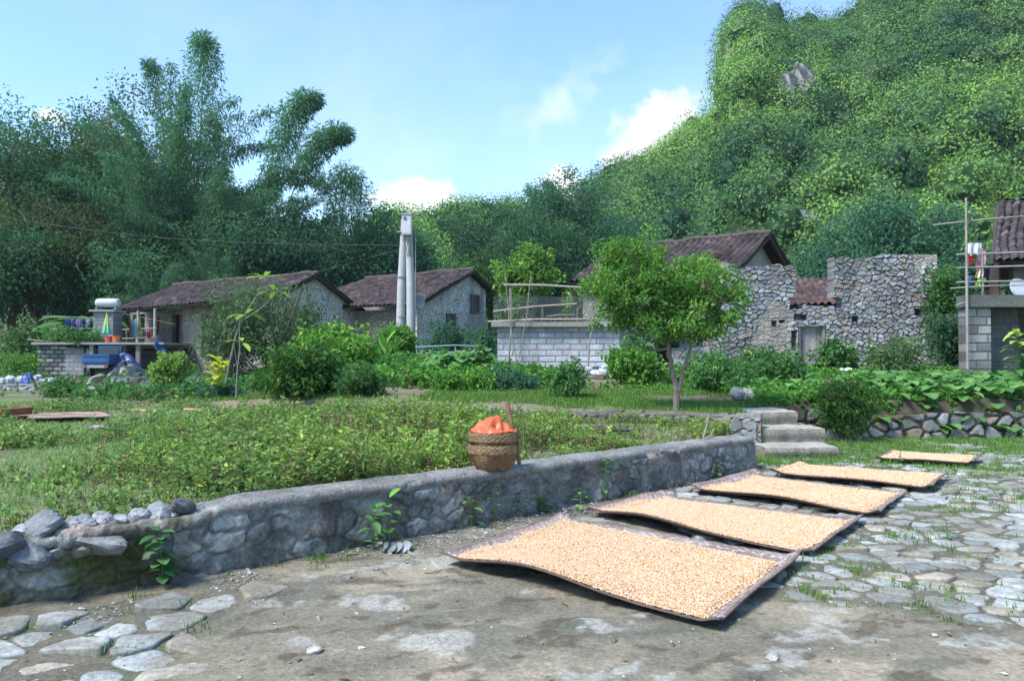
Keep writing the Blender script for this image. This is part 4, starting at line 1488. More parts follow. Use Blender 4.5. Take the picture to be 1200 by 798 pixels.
def hill_scatter(n, smin, smax, per, L, pal, seed, lift=.4, own=.35, core=False):
    rng = np.random.default_rng(seed)
    sp = rng.uniform(430, 1290, n * 4)
    stt = np.sqrt(rng.random(n * 4)) * 1.03
    dens = np.clip((crest_dist(sp) * (420 - crest_px(sp)) / 400 + 12) / 80, .12, 1.2)
    keep = rng.random(n * 4) < dens * .7
    sp, stt = sp[keep][:n], stt[keep][:n]
    bx, by, bz = hill_surface(sp, stt)
    patch = fbm(bx * .05, bz * .07, 4, 311)
    cvar = np.clip(sstep(.36, .62, patch) * (1.1 - own) + rng.random(len(bx)) * own, 0, 1)
    size = (smin + (smax - smin) * rng.random(len(bx)) ** 2.2) * np.interp(by, [66, 190], [.75, 1.25])
    cen = np.stack([bx, by, bz + size * lift], -1)
    g = Geo()
    lsz = np.repeat(np.sqrt(size / smin), per)
    if core:
        th, ph = np.linspace(0, math.pi, 7), np.linspace(0, 2 * math.pi, 11)
        T0, P0 = np.meshgrid(th, ph, indexing='ij')
        D0 = np.stack([np.sin(T0) * np.cos(P0), np.sin(T0) * np.sin(P0), np.cos(T0)], -1)
        i0 = np.arange(6)[:, None] * 11 + np.arange(10)[None]
        f0 = np.stack([i0, i0 + 11, i0 + 12, i0 + 1], -1).reshape(-1, 4)
        jt = rng.uniform(.40, .72, (len(cen), 7, 11))
        jt[:, :, -1] = jt[:, :, 0]
        jt[:, 0] = jt[:, :1, 0]
        jt[:, -1] = jt[:, -1:, 0]
        V0 = cen[:, None, None] + D0[None] * (jt * size[:, None, None])[..., None]
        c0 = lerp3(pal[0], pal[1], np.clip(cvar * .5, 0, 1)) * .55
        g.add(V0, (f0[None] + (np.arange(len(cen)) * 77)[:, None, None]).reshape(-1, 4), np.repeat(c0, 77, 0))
    if core:
        k = np.repeat(np.arange(len(cen)), np.maximum(1, (size ** 1.7 * .55).astype(int) + 1))
        cen, size, cvar = cen[k], size[k], np.clip(cvar[k] + rng.normal(0, .05, len(k)), 0, 1)
        cen = cen + rng.normal(0, .08, (len(k), 3)) * size[:, None]
        lsz = np.ones(len(k) * per)
    clump_leaves(g, rng, cen, size, per, L * lsz, L * .62 * lsz, pal, droop=.0, shell=.22 if core else .45, outw=.8, up=.90, flat=.95, cvar=cvar, tip=.004, jit=.10, tang=1.0)
    return g


M['hill_leaf'] = leaf_mat('hill_leaf', .22, .6, .04)
tag(hill_scatter(6000, .8, 1.5, 70, .36, P_HILL, 77).build('hillside_shrubs', M['hill_leaf']), 'sunlit yellow-green shrubs covering the steep limestone hill', 'shrubs', kind='stuff')
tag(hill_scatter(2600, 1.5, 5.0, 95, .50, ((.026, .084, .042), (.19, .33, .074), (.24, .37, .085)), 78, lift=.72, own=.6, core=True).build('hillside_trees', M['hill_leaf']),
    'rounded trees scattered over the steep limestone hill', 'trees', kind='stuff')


def hill_t(px, py):
    """how far up the hill a photo pixel lies"""
    t = np.linspace(.02, 1.0, 600)
    X1, Y1, Z1 = hill_surface(np.full(600, float(px)), t)
    el = (Z1 - EYE) / Y1
    d = pix_dir(px, py)
    k = np.argmax(el > d[2] / d[1])
    return t[k] if (el > d[2] / d[1]).any() else 1.0


# bare rock faces on the hill
for px, py, r, fl, lab in ((921, 130, 2.0, 2.3, 'pale grey cliff face, left half, below the dark overhang of the hill'),
                           (935, 124, 2.2, 2.6, 'pale grey cliff face, right half, below the dark overhang of the hill'),
                           (1003, 158, 1.2, 1.9, 'small bluish rock face right of the main cliff on the hill'),
                           (938, 268, 1.9, .62, 'dark grey rock outcrop low on the hill above the ruin'),
                           (950, 246, 1.3, .7, 'small dark rock outcrop just above the low one'),
                           (862, 84, 2.6, 3.0, 'grey rock edge at the left top of the hill')):
    t = hill_t(px, py)
    X1, Y1, Z1 = [float(q) for q in hill_surface(np.array([px * 1.0]), np.array([t]))]
    g = Geo()
    r_ = np.random.default_rng(int(px))
    Pm = rock_mesh(r_, r, fl, 5, 10)
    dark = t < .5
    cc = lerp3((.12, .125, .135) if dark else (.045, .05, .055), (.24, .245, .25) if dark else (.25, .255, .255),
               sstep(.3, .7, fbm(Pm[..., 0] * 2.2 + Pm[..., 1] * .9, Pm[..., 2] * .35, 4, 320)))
    g.grid(Pm, cc)
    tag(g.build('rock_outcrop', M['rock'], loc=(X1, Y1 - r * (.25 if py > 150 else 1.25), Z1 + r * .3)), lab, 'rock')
# trees that crowd and overhang the cliff mouth, coloured dark to paint its shade
rng = np.random.default_rng(79)
g = Geo()
cc_ = []
for k in range(150):
    px, py = rng.uniform(880, 1010), rng.uniform(78, 118)
    if rng.random() < .35:
        px, py = rng.uniform(945, 1000), rng.uniform(110, 145)
    X1, Y1, Z1 = [float(q[0]) for q in hill_surface(np.array([px]), np.array([hill_t(px, py)]))]
    cc_.append((X1, Y1 - rng.uniform(0, 2.5), Z1 + rng.uniform(.5, 3)))
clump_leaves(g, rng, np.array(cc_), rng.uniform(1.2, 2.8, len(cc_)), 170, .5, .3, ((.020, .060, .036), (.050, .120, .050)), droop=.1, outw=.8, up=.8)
tag(g.build('cliff_trees', M['leaf_fix']), 'trees coloured dark as overhang shade, crowding the cliff face near the top of the hill', 'trees', kind='stuff')
# far hill glimpsed at left behind the grove
hp2 = np.linspace(-500, 420, 120)
ht2 = np.linspace(0, 1.2, 50)
A2, T2 = np.meshgrid(hp2, ht2)
cr2 = np.interp(A2, [-500, -200, 40, 90, 130, 165, 220, 300, 420], [120, 150, 190, 168, 160, 172, 230, 280, 300])
D2 = 330.0
Y2 = 150 + (D2 - 150) * T2
X2 = (A2 - 600) / F * Y2
Z2 = 4 + (EYE + (420 - cr2) / F * D2 - 4) * np.where(T2 < 1, T2 ** 1.1, 1 - (T2 - 1)) + (fbm(X2 * .06, Y2 * .06, 5, 330) - .5) * 14 * sstep(0, .3, T2)
g = Geo().grid(np.stack([X2, Y2, Z2], -1), lerp3((.05, .085, .04), (.11, .15, .06), fbm(X2 * .09, Z2 * .12, 4, 331)))
tag(g.build('far_hill', M['ground'], smooth=True), kind='structure')


# ------------------------------------------------------------------ bamboo
def bamboo_mesh(seed, n_culm, H, spread, curl, per=760, rad=.95, pal=P_BAMB, L=.40, W=.085):
    """a clump of arching culms, each hung with a plume of fine drooping leaves"""
    rng = np.random.default_rng(seed)
    cg, lg = Geo(), Geo()
    for k in range(n_culm):
        az = rng.uniform(0, 2 * math.pi)
        h = H * rng.uniform(.62, 1.05)
        lean = spread * rng.uniform(.35, 1.0)
        b0 = np.array([math.cos(az), math.sin(az), 0]) * rng.uniform(.1, .9)
        t = np.linspace(0, 1, 18)
        cu = curl * rng.uniform(.5, 1.2)
        out_ = lean * (t ** 1.9) + cu * t ** 5 * 2.2
        z = h * (t - .16 * cu * t ** 4.5)
        pth = b0 + np.stack([math.cos(az) * out_, math.sin(az) * out_, z], -1)
        cg.tube(pth, np.linspace(.055, .012, 18), (.13, .15, .06), 5, cap=False)
        n = per
        tt = rng.uniform(.16, 1, n) ** .8
        q = np.stack([np.interp(tt, t, pth[:, j]) for j in range(3)], -1)
        rr = rad * (.35 + 1.0 * np.sin(np.clip((tt - .05) / .95, 0, 1) ** .75 * math.pi) ** .8) * rng.uniform(.75, 1.2)
        # sprays: leaves cluster along short side twigs
        kk = rng.integers(0, 60, n)
        td = nrm(np.stack([hsh(kk, kk * 0 + k, 1) - .5, hsh(kk, kk * 0 + k, 2) - .5, (hsh(kk, kk * 0 + k, 3) - .55) * .8], -1) + rng.normal(size=(n, 3)) * .18)
        off = td * (rr * rng.random(n) ** .6)[:, None]
        pos = q + off + np.array([0, 0, -.25]) * (np.linalg.norm(off, axis=1) ** 2)[:, None]
        d = td * .6 + rng.normal(size=(n, 3)) * .5 + np.array([0, 0, -.75])
        tone = np.clip(hsh(kk // 6, kk * 0 + k, 4) * .55 + rng.random() * .3 + rng.random(n) * .3, 0, 1)
        c = lerp3(pal[0], pal[1], tone)
        yl = rng.random(n) < .03
        c[yl] = pal[2]
        ls = rng.uniform(.7, 1.2, n)
        leaves(lg, rng, pos, d, L * ls, W * ls, c, fold=.06, up=.35)
    return cg, lg


def bamboo(label, loc, seed, n_culm, H, spread, curl, rz=0, group='bamboo of the grove', **kw):
    root = thing('bamboo_clump', label, 'bamboo', loc, rz, group)
    cg, lg = bamboo_mesh(seed, n_culm, H, spread, curl, **kw)
    cg.build('culm', M['wood'], root)
    lg.build('crown', M['leaf'], root)
    return root


def gpt(px, Y):
    x = (px - 600) / F * Y
    return np.array([x, Y, tz(x, Y) - .1])


BP = [bamboo('broad dark bamboo clump at the middle of the grove behind the balcony house', gpt(200, 55), 401, 28, 21.5, 4.8, 1.3, per=1500, L=.34, W=.08),
      bamboo('bluish bamboo clump filling the grove just right of the tallest plume', gpt(252, 54), 402, 24, 17.5, 4.8, 1.6, per=1500, L=.34, W=.08)]
more_b = [  # px, Y, proto, scale, turn, label
    (148, 57, 1, .92, 2.0, 'bamboo clump beneath the brownish spreading tree in the grove'),
    (305, 53, 0, .62, 4.2, 'lower bamboo clump under the two arching stems'),
    (345, 58, 1, .68, 1.0, 'bamboo clump behind the ridge of the balcony house'),
    (400, 62, 1, .72, 3.0, 'round bamboo clump at the right end of the grove'),
    (440, 66, 0, .48, 5.0, 'small bamboo clump left of the concrete poles behind the roofs'),
    (90, 50, 0, .48, 1.6, 'low bamboo clump behind the banana plants'),
    (185, 47, 1, .46, 2.5, 'short pale bamboo clump rising over the balcony roof'),
    (255, 49, 0, .44, .6, 'short bamboo clump just behind the ridge of the balcony house'),
    (640, 70, 1, .62, .3, 'bamboo clump behind the net fence, topped by thin plumes'),
    (590, 74, 0, .46, 2.2, 'bamboo clump between the gabled house and the net fence'),
    (700, 72, 1, .56, 4.4, 'bamboo clump left of the foot of the karst hill'),
]
for px, Y, pr_, s, a, lab in more_b:
    c = copy_tree(BP[pr_])
    c.location = gpt(px, Y)
    c.scale = (s, s, s)
    c.rotation_euler = (0, 0, a)
    c['label'] = lab


def plume(label, base, tip, bulge, seed, rad=.8, n=1500, bare=.25, L=.36, W=.08):
    """a single tall bamboo stem arching to its tip"""
    rng = np.random.default_rng(seed)
    base, tip = np.asarray(base, float), np.asarray(tip, float)
    root = thing('bamboo_clump', label, 'bamboo', base, 0, 'bamboo of the grove')
    t = np.linspace(0, 1, 24)[:, None]
    ctrl = np.asarray(bulge, float)
    pth = (1 - t) ** 2 * 0 + 2 * t * (1 - t) * (ctrl - base) + t ** 2 * (tip - base)
    Geo().tube(pth, np.linspace(.06, .012, 24), (.13, .15, .06), 6).build('culm', M['wood'], root)
    tt = bare + (1 - bare) * rng.random(n) ** .9
    q = np.stack([np.interp(tt, t[:, 0], pth[:, j]) for j in range(3)], -1)
    kk = rng.integers(0, 90, n)
    td = nrm(np.stack([hsh(kk, kk * 0, seed) - .5, hsh(kk, kk * 0, seed + 1) - .5, (hsh(kk, kk * 0, seed + 2) - .5) * .8], -1) + rng.normal(size=(n, 3)) * .25)
    rr = rad * (.45 + .75 * np.sin(np.clip((tt - bare) / (1 - bare), 0, 1) ** .8 * math.pi) ** .7)
    off = td * (rr * rng.random(n) ** .55)[:, None]
    c = lerp3(P_BAMB[0], P_BAMB[1], np.clip(hsh(kk // 5, kk * 0, 9) * .6 + rng.random(n) * .5, 0, 1))
    g = Geo()
    leaves(g, rng, q + off, td * .6 + rng.normal(size=(n, 3)) * .5 + np.array([0, 0, -.6]), L * rng.uniform(.7, 1.2, n), W, c, .06, .35)
    g.build('crown', M['leaf'], root)


def pl(lab, bpx, tip, bul, seed, Y, **kw):
    plume(lab, gpt(bpx, Y), at(*tip, Y), at(*bul, Y), seed, **kw)


pl('tallest feathery bamboo plume rising straight above the grove', 215, (236, 46), (246, 60), 421, 55, rad=1.25, n=3800, bare=.35)
pl('second tall thin bamboo plume just left of the tallest one', 200, (174, 74), (196, 90), 422, 56, rad=.8, n=1700, bare=.35)
pl('upper arching bamboo stem curling to the right over the grove', 290, (372, 118), (318, 100), 423, 53, rad=1.0, n=4200, W=.09, bare=.38)
pl('lower arching bamboo stem bending far right over open sky', 300, (408, 158), (340, 138), 424, 52, rad=.95, n=3600, W=.09, bare=.5)
pl('arching bamboo stem with thin tip hanging left at the grove end', 405, (366, 212), (398, 195), 425, 60, rad=.8, n=1300, bare=.3)
pl('upright bamboo stem at the right end of the grove', 425, (402, 206), (418, 210), 426, 60, rad=1.7, n=4000, bare=.2)
pl('thin bamboo plume with curled tip above the centre trees', 650, (618, 222), (645, 215), 427, 70, rad=.8, n=900, bare=.4)
pl('upright feathery bamboo plume above the centre trees', 640, (645, 218), (642, 225), 428, 70, rad=1.0, n=1500, bare=.3)

# ------------------------------------------------------------------ broadleaf trees in the background
def far_tree(label, px, Y, H, Wd, seed, pal, lobes=7, clumps=230, leafL=.27, group='broadleaf trees of the background', tip=None, per=72, trunk_h=.35):
    rng = np.random.default_rng(seed)
    base = gpt(px, Y)
    lb = [((0, 0, H * .68), (Wd * .38, Wd * .38, H * .26))]
    for k in range(lobes):
        a = k * 2.4 + rng.uniform(-.4, .4)
        rr = Wd * rng.uniform(.18, .38)
        lb.append(((math.cos(a) * rr, math.sin(a) * rr, H * rng.uniform(trunk_h + .08, .86)), (Wd * rng.uniform(.16, .26),) * 2 + (H * rng.uniform(.10, .17),)))
    stems = [([(0, 0, -.2), (rng.uniform(-.3, .3), 0, H * .3), (rng.uniform(-.5, .5), .2, H * .65)], .05 * H * .45)]
    for k in range(3):
        a = rng.uniform(0, 6.28)
        stems.append(([(0, 0, H * .28), (math.cos(a) * Wd * .14, math.sin(a) * Wd * .14, H * .5), (math.cos(a) * Wd * .28, math.sin(a) * Wd * .28, H * .72)], .05 * H * .25))
    return lobe_tree('broadleaf_tree', label, 'tree', base, stems, lb, clumps, Wd * .10 + .25, per, leafL, leafL * .5, pal, seed, group=group, tip=tip, r0=.12, twigs=.25)


P_BROWN = ((.050, .085, .042), (.105, .135, .058), (.16, .14, .065))
far_tree('tall dark tree filling the left edge of the grove', 12, 56, 17.5, 13, 441, P_DARK, 9, 330)
far_tree('brownish spreading tree with visible branches left of the tallest bamboo', 128, 60, 19, 11, 442, P_BROWN, 6, 150, per=60)
far_tree('deep green round tree between the left edge tree and the brownish tree', 72, 58, 16.5, 9, 443, P_DARK, 8, 260)
far_tree('olive brown bushy tree low at the left edge', 42, 48, 10.5, 8, 444, P_BROWN, 7, 190)
far_tree('very dark tree behind the block shed at the left edge', -8, 46, 9, 9, 445, P_DARK, 7, 230)
far_tree('dark tree under the bamboo behind the water tank', 150, 50, 8, 9, 446, P_DARK, 7, 220)
far_tree('dense dark tree between bamboo clumps above the balcony roof', 265, 58, 12, 11, 447, P_DARK, 8, 260)
far_tree('green tree below the arching bamboo stems', 330, 52, 9.5, 9, 448, P_BLUE, 8, 230)
far_tree('dark rounded tree behind the gap between the two long roofs', 400, 56, 9.5, 10, 449, P_DARK, 8, 240)
far_tree('dark green tree directly left of the concrete poles', 452, 58, 10, 8, 450, P_BLUE, 7, 200)
far_tree('low tree with light crown right of the concrete poles', 545, 64, 7.0, 8, 451, P_MID, 7, 220)
far_tree('blue-green tree above the gabled house roof', 575, 66, 11.5, 9, 452, P_BLUE, 8, 240)
far_tree('tall dark blue-green tree at the centre behind the net fence', 672, 66, 13.5, 9, 453, P_BLUE, 8, 260)
far_tree('rounded dark tree above the net fence', 622, 60, 9.5, 9, 454, P_DARK, 8, 240)
far_tree('mid green tree behind the left side of the round courtyard tree', 725, 64, 9.5, 9, 455, P_BLUE, 8, 230)
far_tree('dark spreading tree right behind the ruin, nearest the gap', 975, 44, 6.6, 5.5, 456, P_BLUE, 8, 200)
far_tree('bushy dark tree towering above the ruin wall', 1042, 46, 9.6, 8, 457, P_BLUE, 9, 280)
far_tree('dark tree between the ruin and the terrace house', 1118, 38, 5.0, 4.6, 458, P_DARK, 7, 170)
far_tree('low dark tree behind the laundry of the terrace house', 1160, 46, 6.4, 7, 459, P_BLUE, 7, 200)


# ------------------------------------------------------------------ the round tree and the shrubs of the garden
def gp(px, py_or_Y, Y=None):
    """ground point under a photo column at depth Y"""
    Y = py_or_Y if Y is None else Y
    x = (px - 600) / F * Y
    return np.array([x, Y, tz(x, Y) - .03])


def rel(px, py, Y, base, dy=0.0):
    p = at(px, py, Y + dy)
    return p - np.asarray(base)


YT = 14.4
tb = gp(792, YT)
tl_ = lambda px, py, dy=0.0: rel(px, py, YT, tb, dy)
k_ = YT / F
lobe_tree('round_tree', 'bright green round-crowned young tree with forked trunk behind the retaining wall', 'tree', tb,
          [([(0, 0, -.05), tl_(792, 450), tl_(786, 420, .1), tl_(779, 385, .1), tl_(765, 345, .1)], .058),
           ([tl_(793, 470), tl_(800, 435, -.05), tl_(812, 400, -.05), tl_(822, 360, -.1)], .045)],
          [(tl_(742, 335), (52 * k_, 50 * k_, 42 * k_)), (tl_(735, 305), (38 * k_, 38 * k_, 27 * k_)), (tl_(825, 350), (42 * k_, 45 * k_, 36 * k_)),
           (tl_(785, 350, -.3), (48 * k_, 42 * k_, 42 * k_)), (tl_(715, 355), (24 * k_, 30 * k_, 26 * k_)), (tl_(765, 375), (42 * k_, 40 * k_, 24 * k_)),
           (tl_(845, 345), (22 * k_, 30 * k_, 26 * k_)), (tl_(770, 320, .2), (46 * k_, 46 * k_, 28 * k_)), (tl_(815, 385), (34 * k_, 34 * k_, 18 * k_)), (tl_(712, 303), (18 * k_, 20 * k_, 16 * k_))],
          350, .17, 46, .085, .044, ((.060, .17, .042), (.19, .37, .075), (.34, .46, .09)), 501, bark=(.20, .165, .13), tip=.05, twigs=.3, r0=.06, inner=.5, droop=.2)


def shrub(label, px, Y, w_px, top_py, seed, pal, clumps=90, per=26, L=.11, W=.05, crad=.16, lean=0, low=.06, tip=None, name='shrub', cat='shrub', group=None, droop=.2, nst=5, bot=None, flat=.8):
    rng = np.random.default_rng(seed)
    b = gp(px, Y)
    if bot is not None:
        b[2] = bot
    H = at(px, top_py, Y)[2] - b[2]
    w = w_px / F * Y / 2
    lb = [((lean * .4, 0, H * .5), (w * .72, w * .62, H * .36))]
    for k in range(6):
        a = k * 1.9 + rng.uniform(-.5, .5)
        hh = rng.uniform(.25 + low, .82)
        lb.append(((math.cos(a) * w * .55 + lean * hh, math.sin(a) * w * .5, H * hh), (w * rng.uniform(.30, .45),) * 2 + (H * rng.uniform(.12, .2),)))
    stems = []
    for k in range(nst):
        a = rng.uniform(0, 6.28)
        r = rng.uniform(.2, .6) * w
        stems.append(([(math.cos(a) * .04, math.sin(a) * .04, -.05), (math.cos(a) * r * .4, math.sin(a) * r * .4, H * .4), (math.cos(a) * r + lean, math.sin(a) * r, H * .85)], .018 + .008 * H))
    return lobe_tree(name, label, cat, b, stems, lb, clumps, crad, per, L, W, pal, seed, bark=(.15, .125, .09), group=group, tip=tip, r0=.02, twigs=.35, droop=droop, flat=flat)


P_WIL = ((.050, .095, .050), (.10, .17, .085), (.17, .22, .11))
shrub('tall loose grey-green shrub hiding the right half of the balcony house', 315, 27, 150, 322, 511, P_WIL, 300, 26, .22, .05, .42, droop=.45, nst=9)
shrub('grey-green loose shrub at the left foot of the tall sapling', 268, 26, 70, 360, 512, P_WIL, 110, 26, .20, .05, .36, droop=.45)
shrub('bright green dense bush with yellow young leaves below the gable wall', 392, 22, 84, 392, 513, P_BRIGHT, 190, 26, .18, .10, .28, tip=.14)
shrub('rounded dark green bush closest to the yard, left of the weeds', 352, 17.2, 92, 408, 514, ((.035, .095, .028), (.085, .20, .045), (.20, .30, .06)), 240, 26, .12, .06, .19)
shrub('small upright bush right of the rounded dark green bush', 422, 16.8, 46, 432, 515, P_MID, 100, 26, .10, .05, .16)
shrub('leggy green bush between the rounded bush and the upright bush', 388, 17.6, 50, 428, 516, P_MID, 100, 26, .10, .05, .17)
shrub('vine-covered bush wrapping the foot of the concrete poles', 464, 29, 34, 374, 517, P_BRIGHT, 150, 24, .18, .12, .26, low=-.1)
shrub('dry greyish bush left of the concrete poles', 436, 30, 50, 385, 518, ((.10, .095, .085), (.18, .17, .14), (.12, .16, .07)), 130, 24, .16, .03, .34, droop=.5)
shrub('tall green weedy bush in front of the gabled house wall', 528, 32, 60, 383, 519, P_BLUE, 120, 24, .20, .08, .34)
shrub('blue-green bush between gabled house and block terrace', 566, 30, 36, 388, 520, P_BLUE, 70, 24, .18, .07, .3)
shrub('bluish low bush in front of the block terrace', 600, 17.6, 56, 444, 521, P_BLUE, 120, 26, .10, .05, .17)
shrub('bright feathery low bush beside the trellis', 545, 17.8, 74, 438, 522, P_BRIGHT, 150, 26, .10, .045, .18)
shrub('thin upright sapling bush standing alone before the block terrace', 666, 16.2, 34, 424, 523, P_MID, 70, 24, .09, .045, .15, low=.12)
shrub('bush in front of the dark openings left of the round tree trunk', 742, 19, 54, 406, 524, P_BRIGHT, 140, 26, .13, .07, .21)
shrub('green bush right under the round tree, by its trunk', 842, 17.6, 84, 424, 525, P_MID, 170, 26, .11, .055, .2)
shrub('bush below the ruin at the left side of its doorway', 900, 19.5, 90, 420, 526, P_MID, 170, 26, .12, .06, .22)
shrub('feathery dark green bush hanging over the top of the stone steps', 990, 15.1, 66, 432, 527, ((.030, .085, .024), (.075, .18, .04), (.14, .24, .05)), 230, 28, .08, .032, .15, droop=.4)
shrub('tall pale weedy plant growing in front of the ruin wall', 1048, 21, 64, 396, 528, ((.07, .14, .06), (.15, .24, .10), (.24, .32, .12)), 110, 22, .13, .06, .22)
shrub('leafy green plant beside the ruin door', 978, 22.5, 34, 402, 529, P_MID, 60, 22, .16, .09, .22)
shrub('dark bush in the gap between the ruin and the terrace house', 1117, 22.5, 44, 372, 530, P_DARK, 120, 24, .15, .07, .26)
shrub('leaning light green creeper bush along the ruin corner', 1104, 24.2, 26, 316, 531, P_MID, 120, 24, .14, .07, .24)
shrub('low green bush under the left kerb near the block shed', 78, 21.5, 36, 455, 532, P_MID, 90, 24, .12, .06, .2)
shrub('low bush in the middle before the stone ledge at left', 132, 21.5, 26, 461, 533, P_MID, 70, 24, .12, .06, .19)
shrub('grey-green low bush below the yellow-leaved plant', 256, 18.5, 44, 462, 534, P_BLUE, 90, 24, .10, .04, .17)
shrub('dark creeping plants along the fence on top of the block shed roof', 90, 37.6, 74, 391, 535, P_MID, 90, 22, .20, .10, .24, name='potted_vine', bot=2.33)
shrub('green scrub bush at the far left behind the block shed', 42, 42, 66, 388, 536, P_MID, 120, 22, .25, .12, .4)
shrub('light green scrub at the left end of the block shed', 22, 36, 40, 420, 537, P_BRIGHT, 60, 22, .16, .07, .26)

qb = gp(616, 27)
qv = lambda px, py, dy=0: rel(px, py, 27, qb, dy)
q_ = 27 / F
lobe_tree('small_tree', 'small yellow-green topped tree behind the left part of the net fence', 'tree', qb,
          [([(0, 0, 0), qv(617, 400), qv(612, 365), qv(616, 335)], .06), ([qv(616, 390), qv(628, 355), qv(632, 325)], .04)],
          [(qv(612, 318), (20 * q_, 18 * q_, 13 * q_)), (qv(632, 314), (15 * q_, 15 * q_, 14 * q_)), (qv(622, 302), (15 * q_, 14 * q_, 9 * q_)), (qv(598, 325), (12 * q_, 12 * q_, 9 * q_)),
           (qv(640, 335), (9 * q_, 10 * q_, 9 * q_)), (qv(604, 345), (14 * q_, 12 * q_, 10 * q_))],
          120, .27, 30, .17, .085, ((.060, .155, .045), (.17, .31, .065), (.34, .42, .09)), 545, tip=.12, twigs=.4, r0=.04)

# small pale tree with a bare stem before the balcony house
sb = gp(199, 21)
sv = lambda px, py, dy=0: rel(px, py, 21, sb, dy)
kk_ = 21 / F
lobe_tree('small_tree', 'small pale green round tree on a bare stem before the balcony house', 'tree', sb,
          [([(0, 0, 0), sv(196, 462), sv(199, 445), sv(205, 428)], .035), ([sv(196, 465), sv(190, 445), sv(185, 432)], .022)],
          [(sv(207, 431), (17 * kk_, 15 * kk_, 8 * kk_)), (sv(189, 435), (11 * kk_, 11 * kk_, 7 * kk_)), (sv(199, 424), (14 * kk_, 13 * kk_, 5 * kk_)), (sv(199, 440), (11 * kk_, 10 * kk_, 6 * kk_))],
          90, .14, 28, .10, .055, ((.10, .18, .045), (.19, .29, .075), (.30, .36, .10)), 540, twigs=.4, r0=.03)

# big-leaved plants ------------------------------------------------
def big_leaf(g, base, d, L, W, col, rng, cup=.15, droop=.35, nseg=6, rib=True):
    """one broad leaf as a curved strip"""
    d = nrm(np.asarray(d, float))
    s = nrm(np.cross(d, [0, 0, 1.0]) + 1e-6)
    t = np.linspace(0, 1, nseg)
    w = np.sin(np.clip(t * .93 + .05, 0, 1) * math.pi) ** .7 * W / 2
    cen = np.asarray(base) + d * L * t[:, None] + np.array([0, 0, -droop * L]) * (t ** 2)[:, None]
    u = np.array([0, 0, cup]) * w[:, None]
    V = np.stack([cen - s * w[:, None] + u, cen, cen + s * w[:, None] + u], 1)
    c = np.broadcast_to(np.asarray(col), V.shape).copy()
    c[:, 1] *= 1.12
    g.grid(V, c)


def banana(label, px, Y, top_py, seed, n=8):
    rng = np.random.default_rng(seed)
    b = gp(px, Y)
    b[2] = max(b[2], 1.2)
    H = at(px, top_py, Y)[2] - b[2]
    r = thing('banana_plant', label, 'banana plant', b, 0, 'banana plants behind the block shed')
    Geo().tube([(0, 0, -.2), (.05, 0, H * .3), (.02, 0, H * .6)], [.14, .12, .08], (.16, .18, .07), 8).build('trunk', M['wood'], r)
    g = Geo()
    for k in range(n):
        a = k * 2.4 + rng.uniform(-.3, .3)
        e = rng.uniform(.25, 1.1)
        d = np.array([math.cos(a) * math.cos(e), math.sin(a) * math.cos(e), math.sin(e)])
        big_leaf(g, (.02, 0, H * .55), d, H * rng.uniform(.45, .65), H * .19, lerp3((.05, .13, .05), (.11, .23, .09), rng.random()), rng, .3, rng.uniform(.3, .75), 8)
    g.build('crown', M['leaf'], r)


banana('banana plant with broad leaves left of the water tank', 90, 41, 344, 551)
banana('smaller banana plant at the left of the shed roof fence', 58, 40, 368, 552, 6)
banana('banana plant whose leaf reaches the water tank', 112, 42, 346, 553, 7)


def leafy_plant(label, base, H, n, L, W, seed, pal, name='leafy_plant', cat='plant', e0=.1, e1=.9, stem_r=.012, top=.5, droop=.4, col_top=None, group=None):
    rng = np.random.default_rng(seed)
    r = thing(name, label, cat, base, 0, group)
    lean = rng.uniform(-.1, .1, 2) * H
    Geo().tube([(0, 0, -.03), (lean[0] * .4, lean[1] * .4, H * .5), (lean[0], lean[1], H * .97)], [stem_r, stem_r * .8, stem_r * .4], (.10, .14, .06), 6).build('stem', M['wood'], r)
    g = Geo()
    for k in range(n):
        f = top + (1 - top) * k / max(1, n - 1)
        a = k * 2.4 + rng.uniform(-.4, .4)
        e = rng.uniform(e0, e1)
        d = np.array([math.cos(a) * math.cos(e), math.sin(a) * math.cos(e), math.sin(e)])
        c = lerp3(pal[0], pal[1], rng.random())
        if col_top is not None and f > .8:
            c = np.asarray(col_top) * rng.uniform(.8, 1.1)
        big_leaf(g, np.array([lean[0] * f, lean[1] * f, H * f]) + d * L * .12, d, L * rng.uniform(.7, 1.15), W, c, rng, .2, droop * rng.uniform(.5, 1.4))
    g.build('foliage', M['leaf_fix'], r)
    return r


leafy_plant('yellow-green broad-leaved plant left of the plank pile', gp(254, 18.2), .92, 26, .36, .17, 561, ((.20, .27, .04), (.36, .40, .05)), top=.35, e0=.1, e1=1.1, col_top=(.50, .48, .06))
leafy_plant('large-leaved dark plant standing before the terrace house at the right edge', gp(1188, 17.0), 1.35, 34, .34, .13, 562, ((.06, .14, .05), (.13, .25, .07)), top=.35, col_top=(.30, .38, .08), droop=.6)
leafy_plant('young banana-like shoot with two upright leaves below the concrete poles', gp(453, 24), .95, 5, .6, .2, 563, ((.13, .28, .06), (.20, .36, .08)), top=.3, e0=.9, e1=1.3, droop=.15)

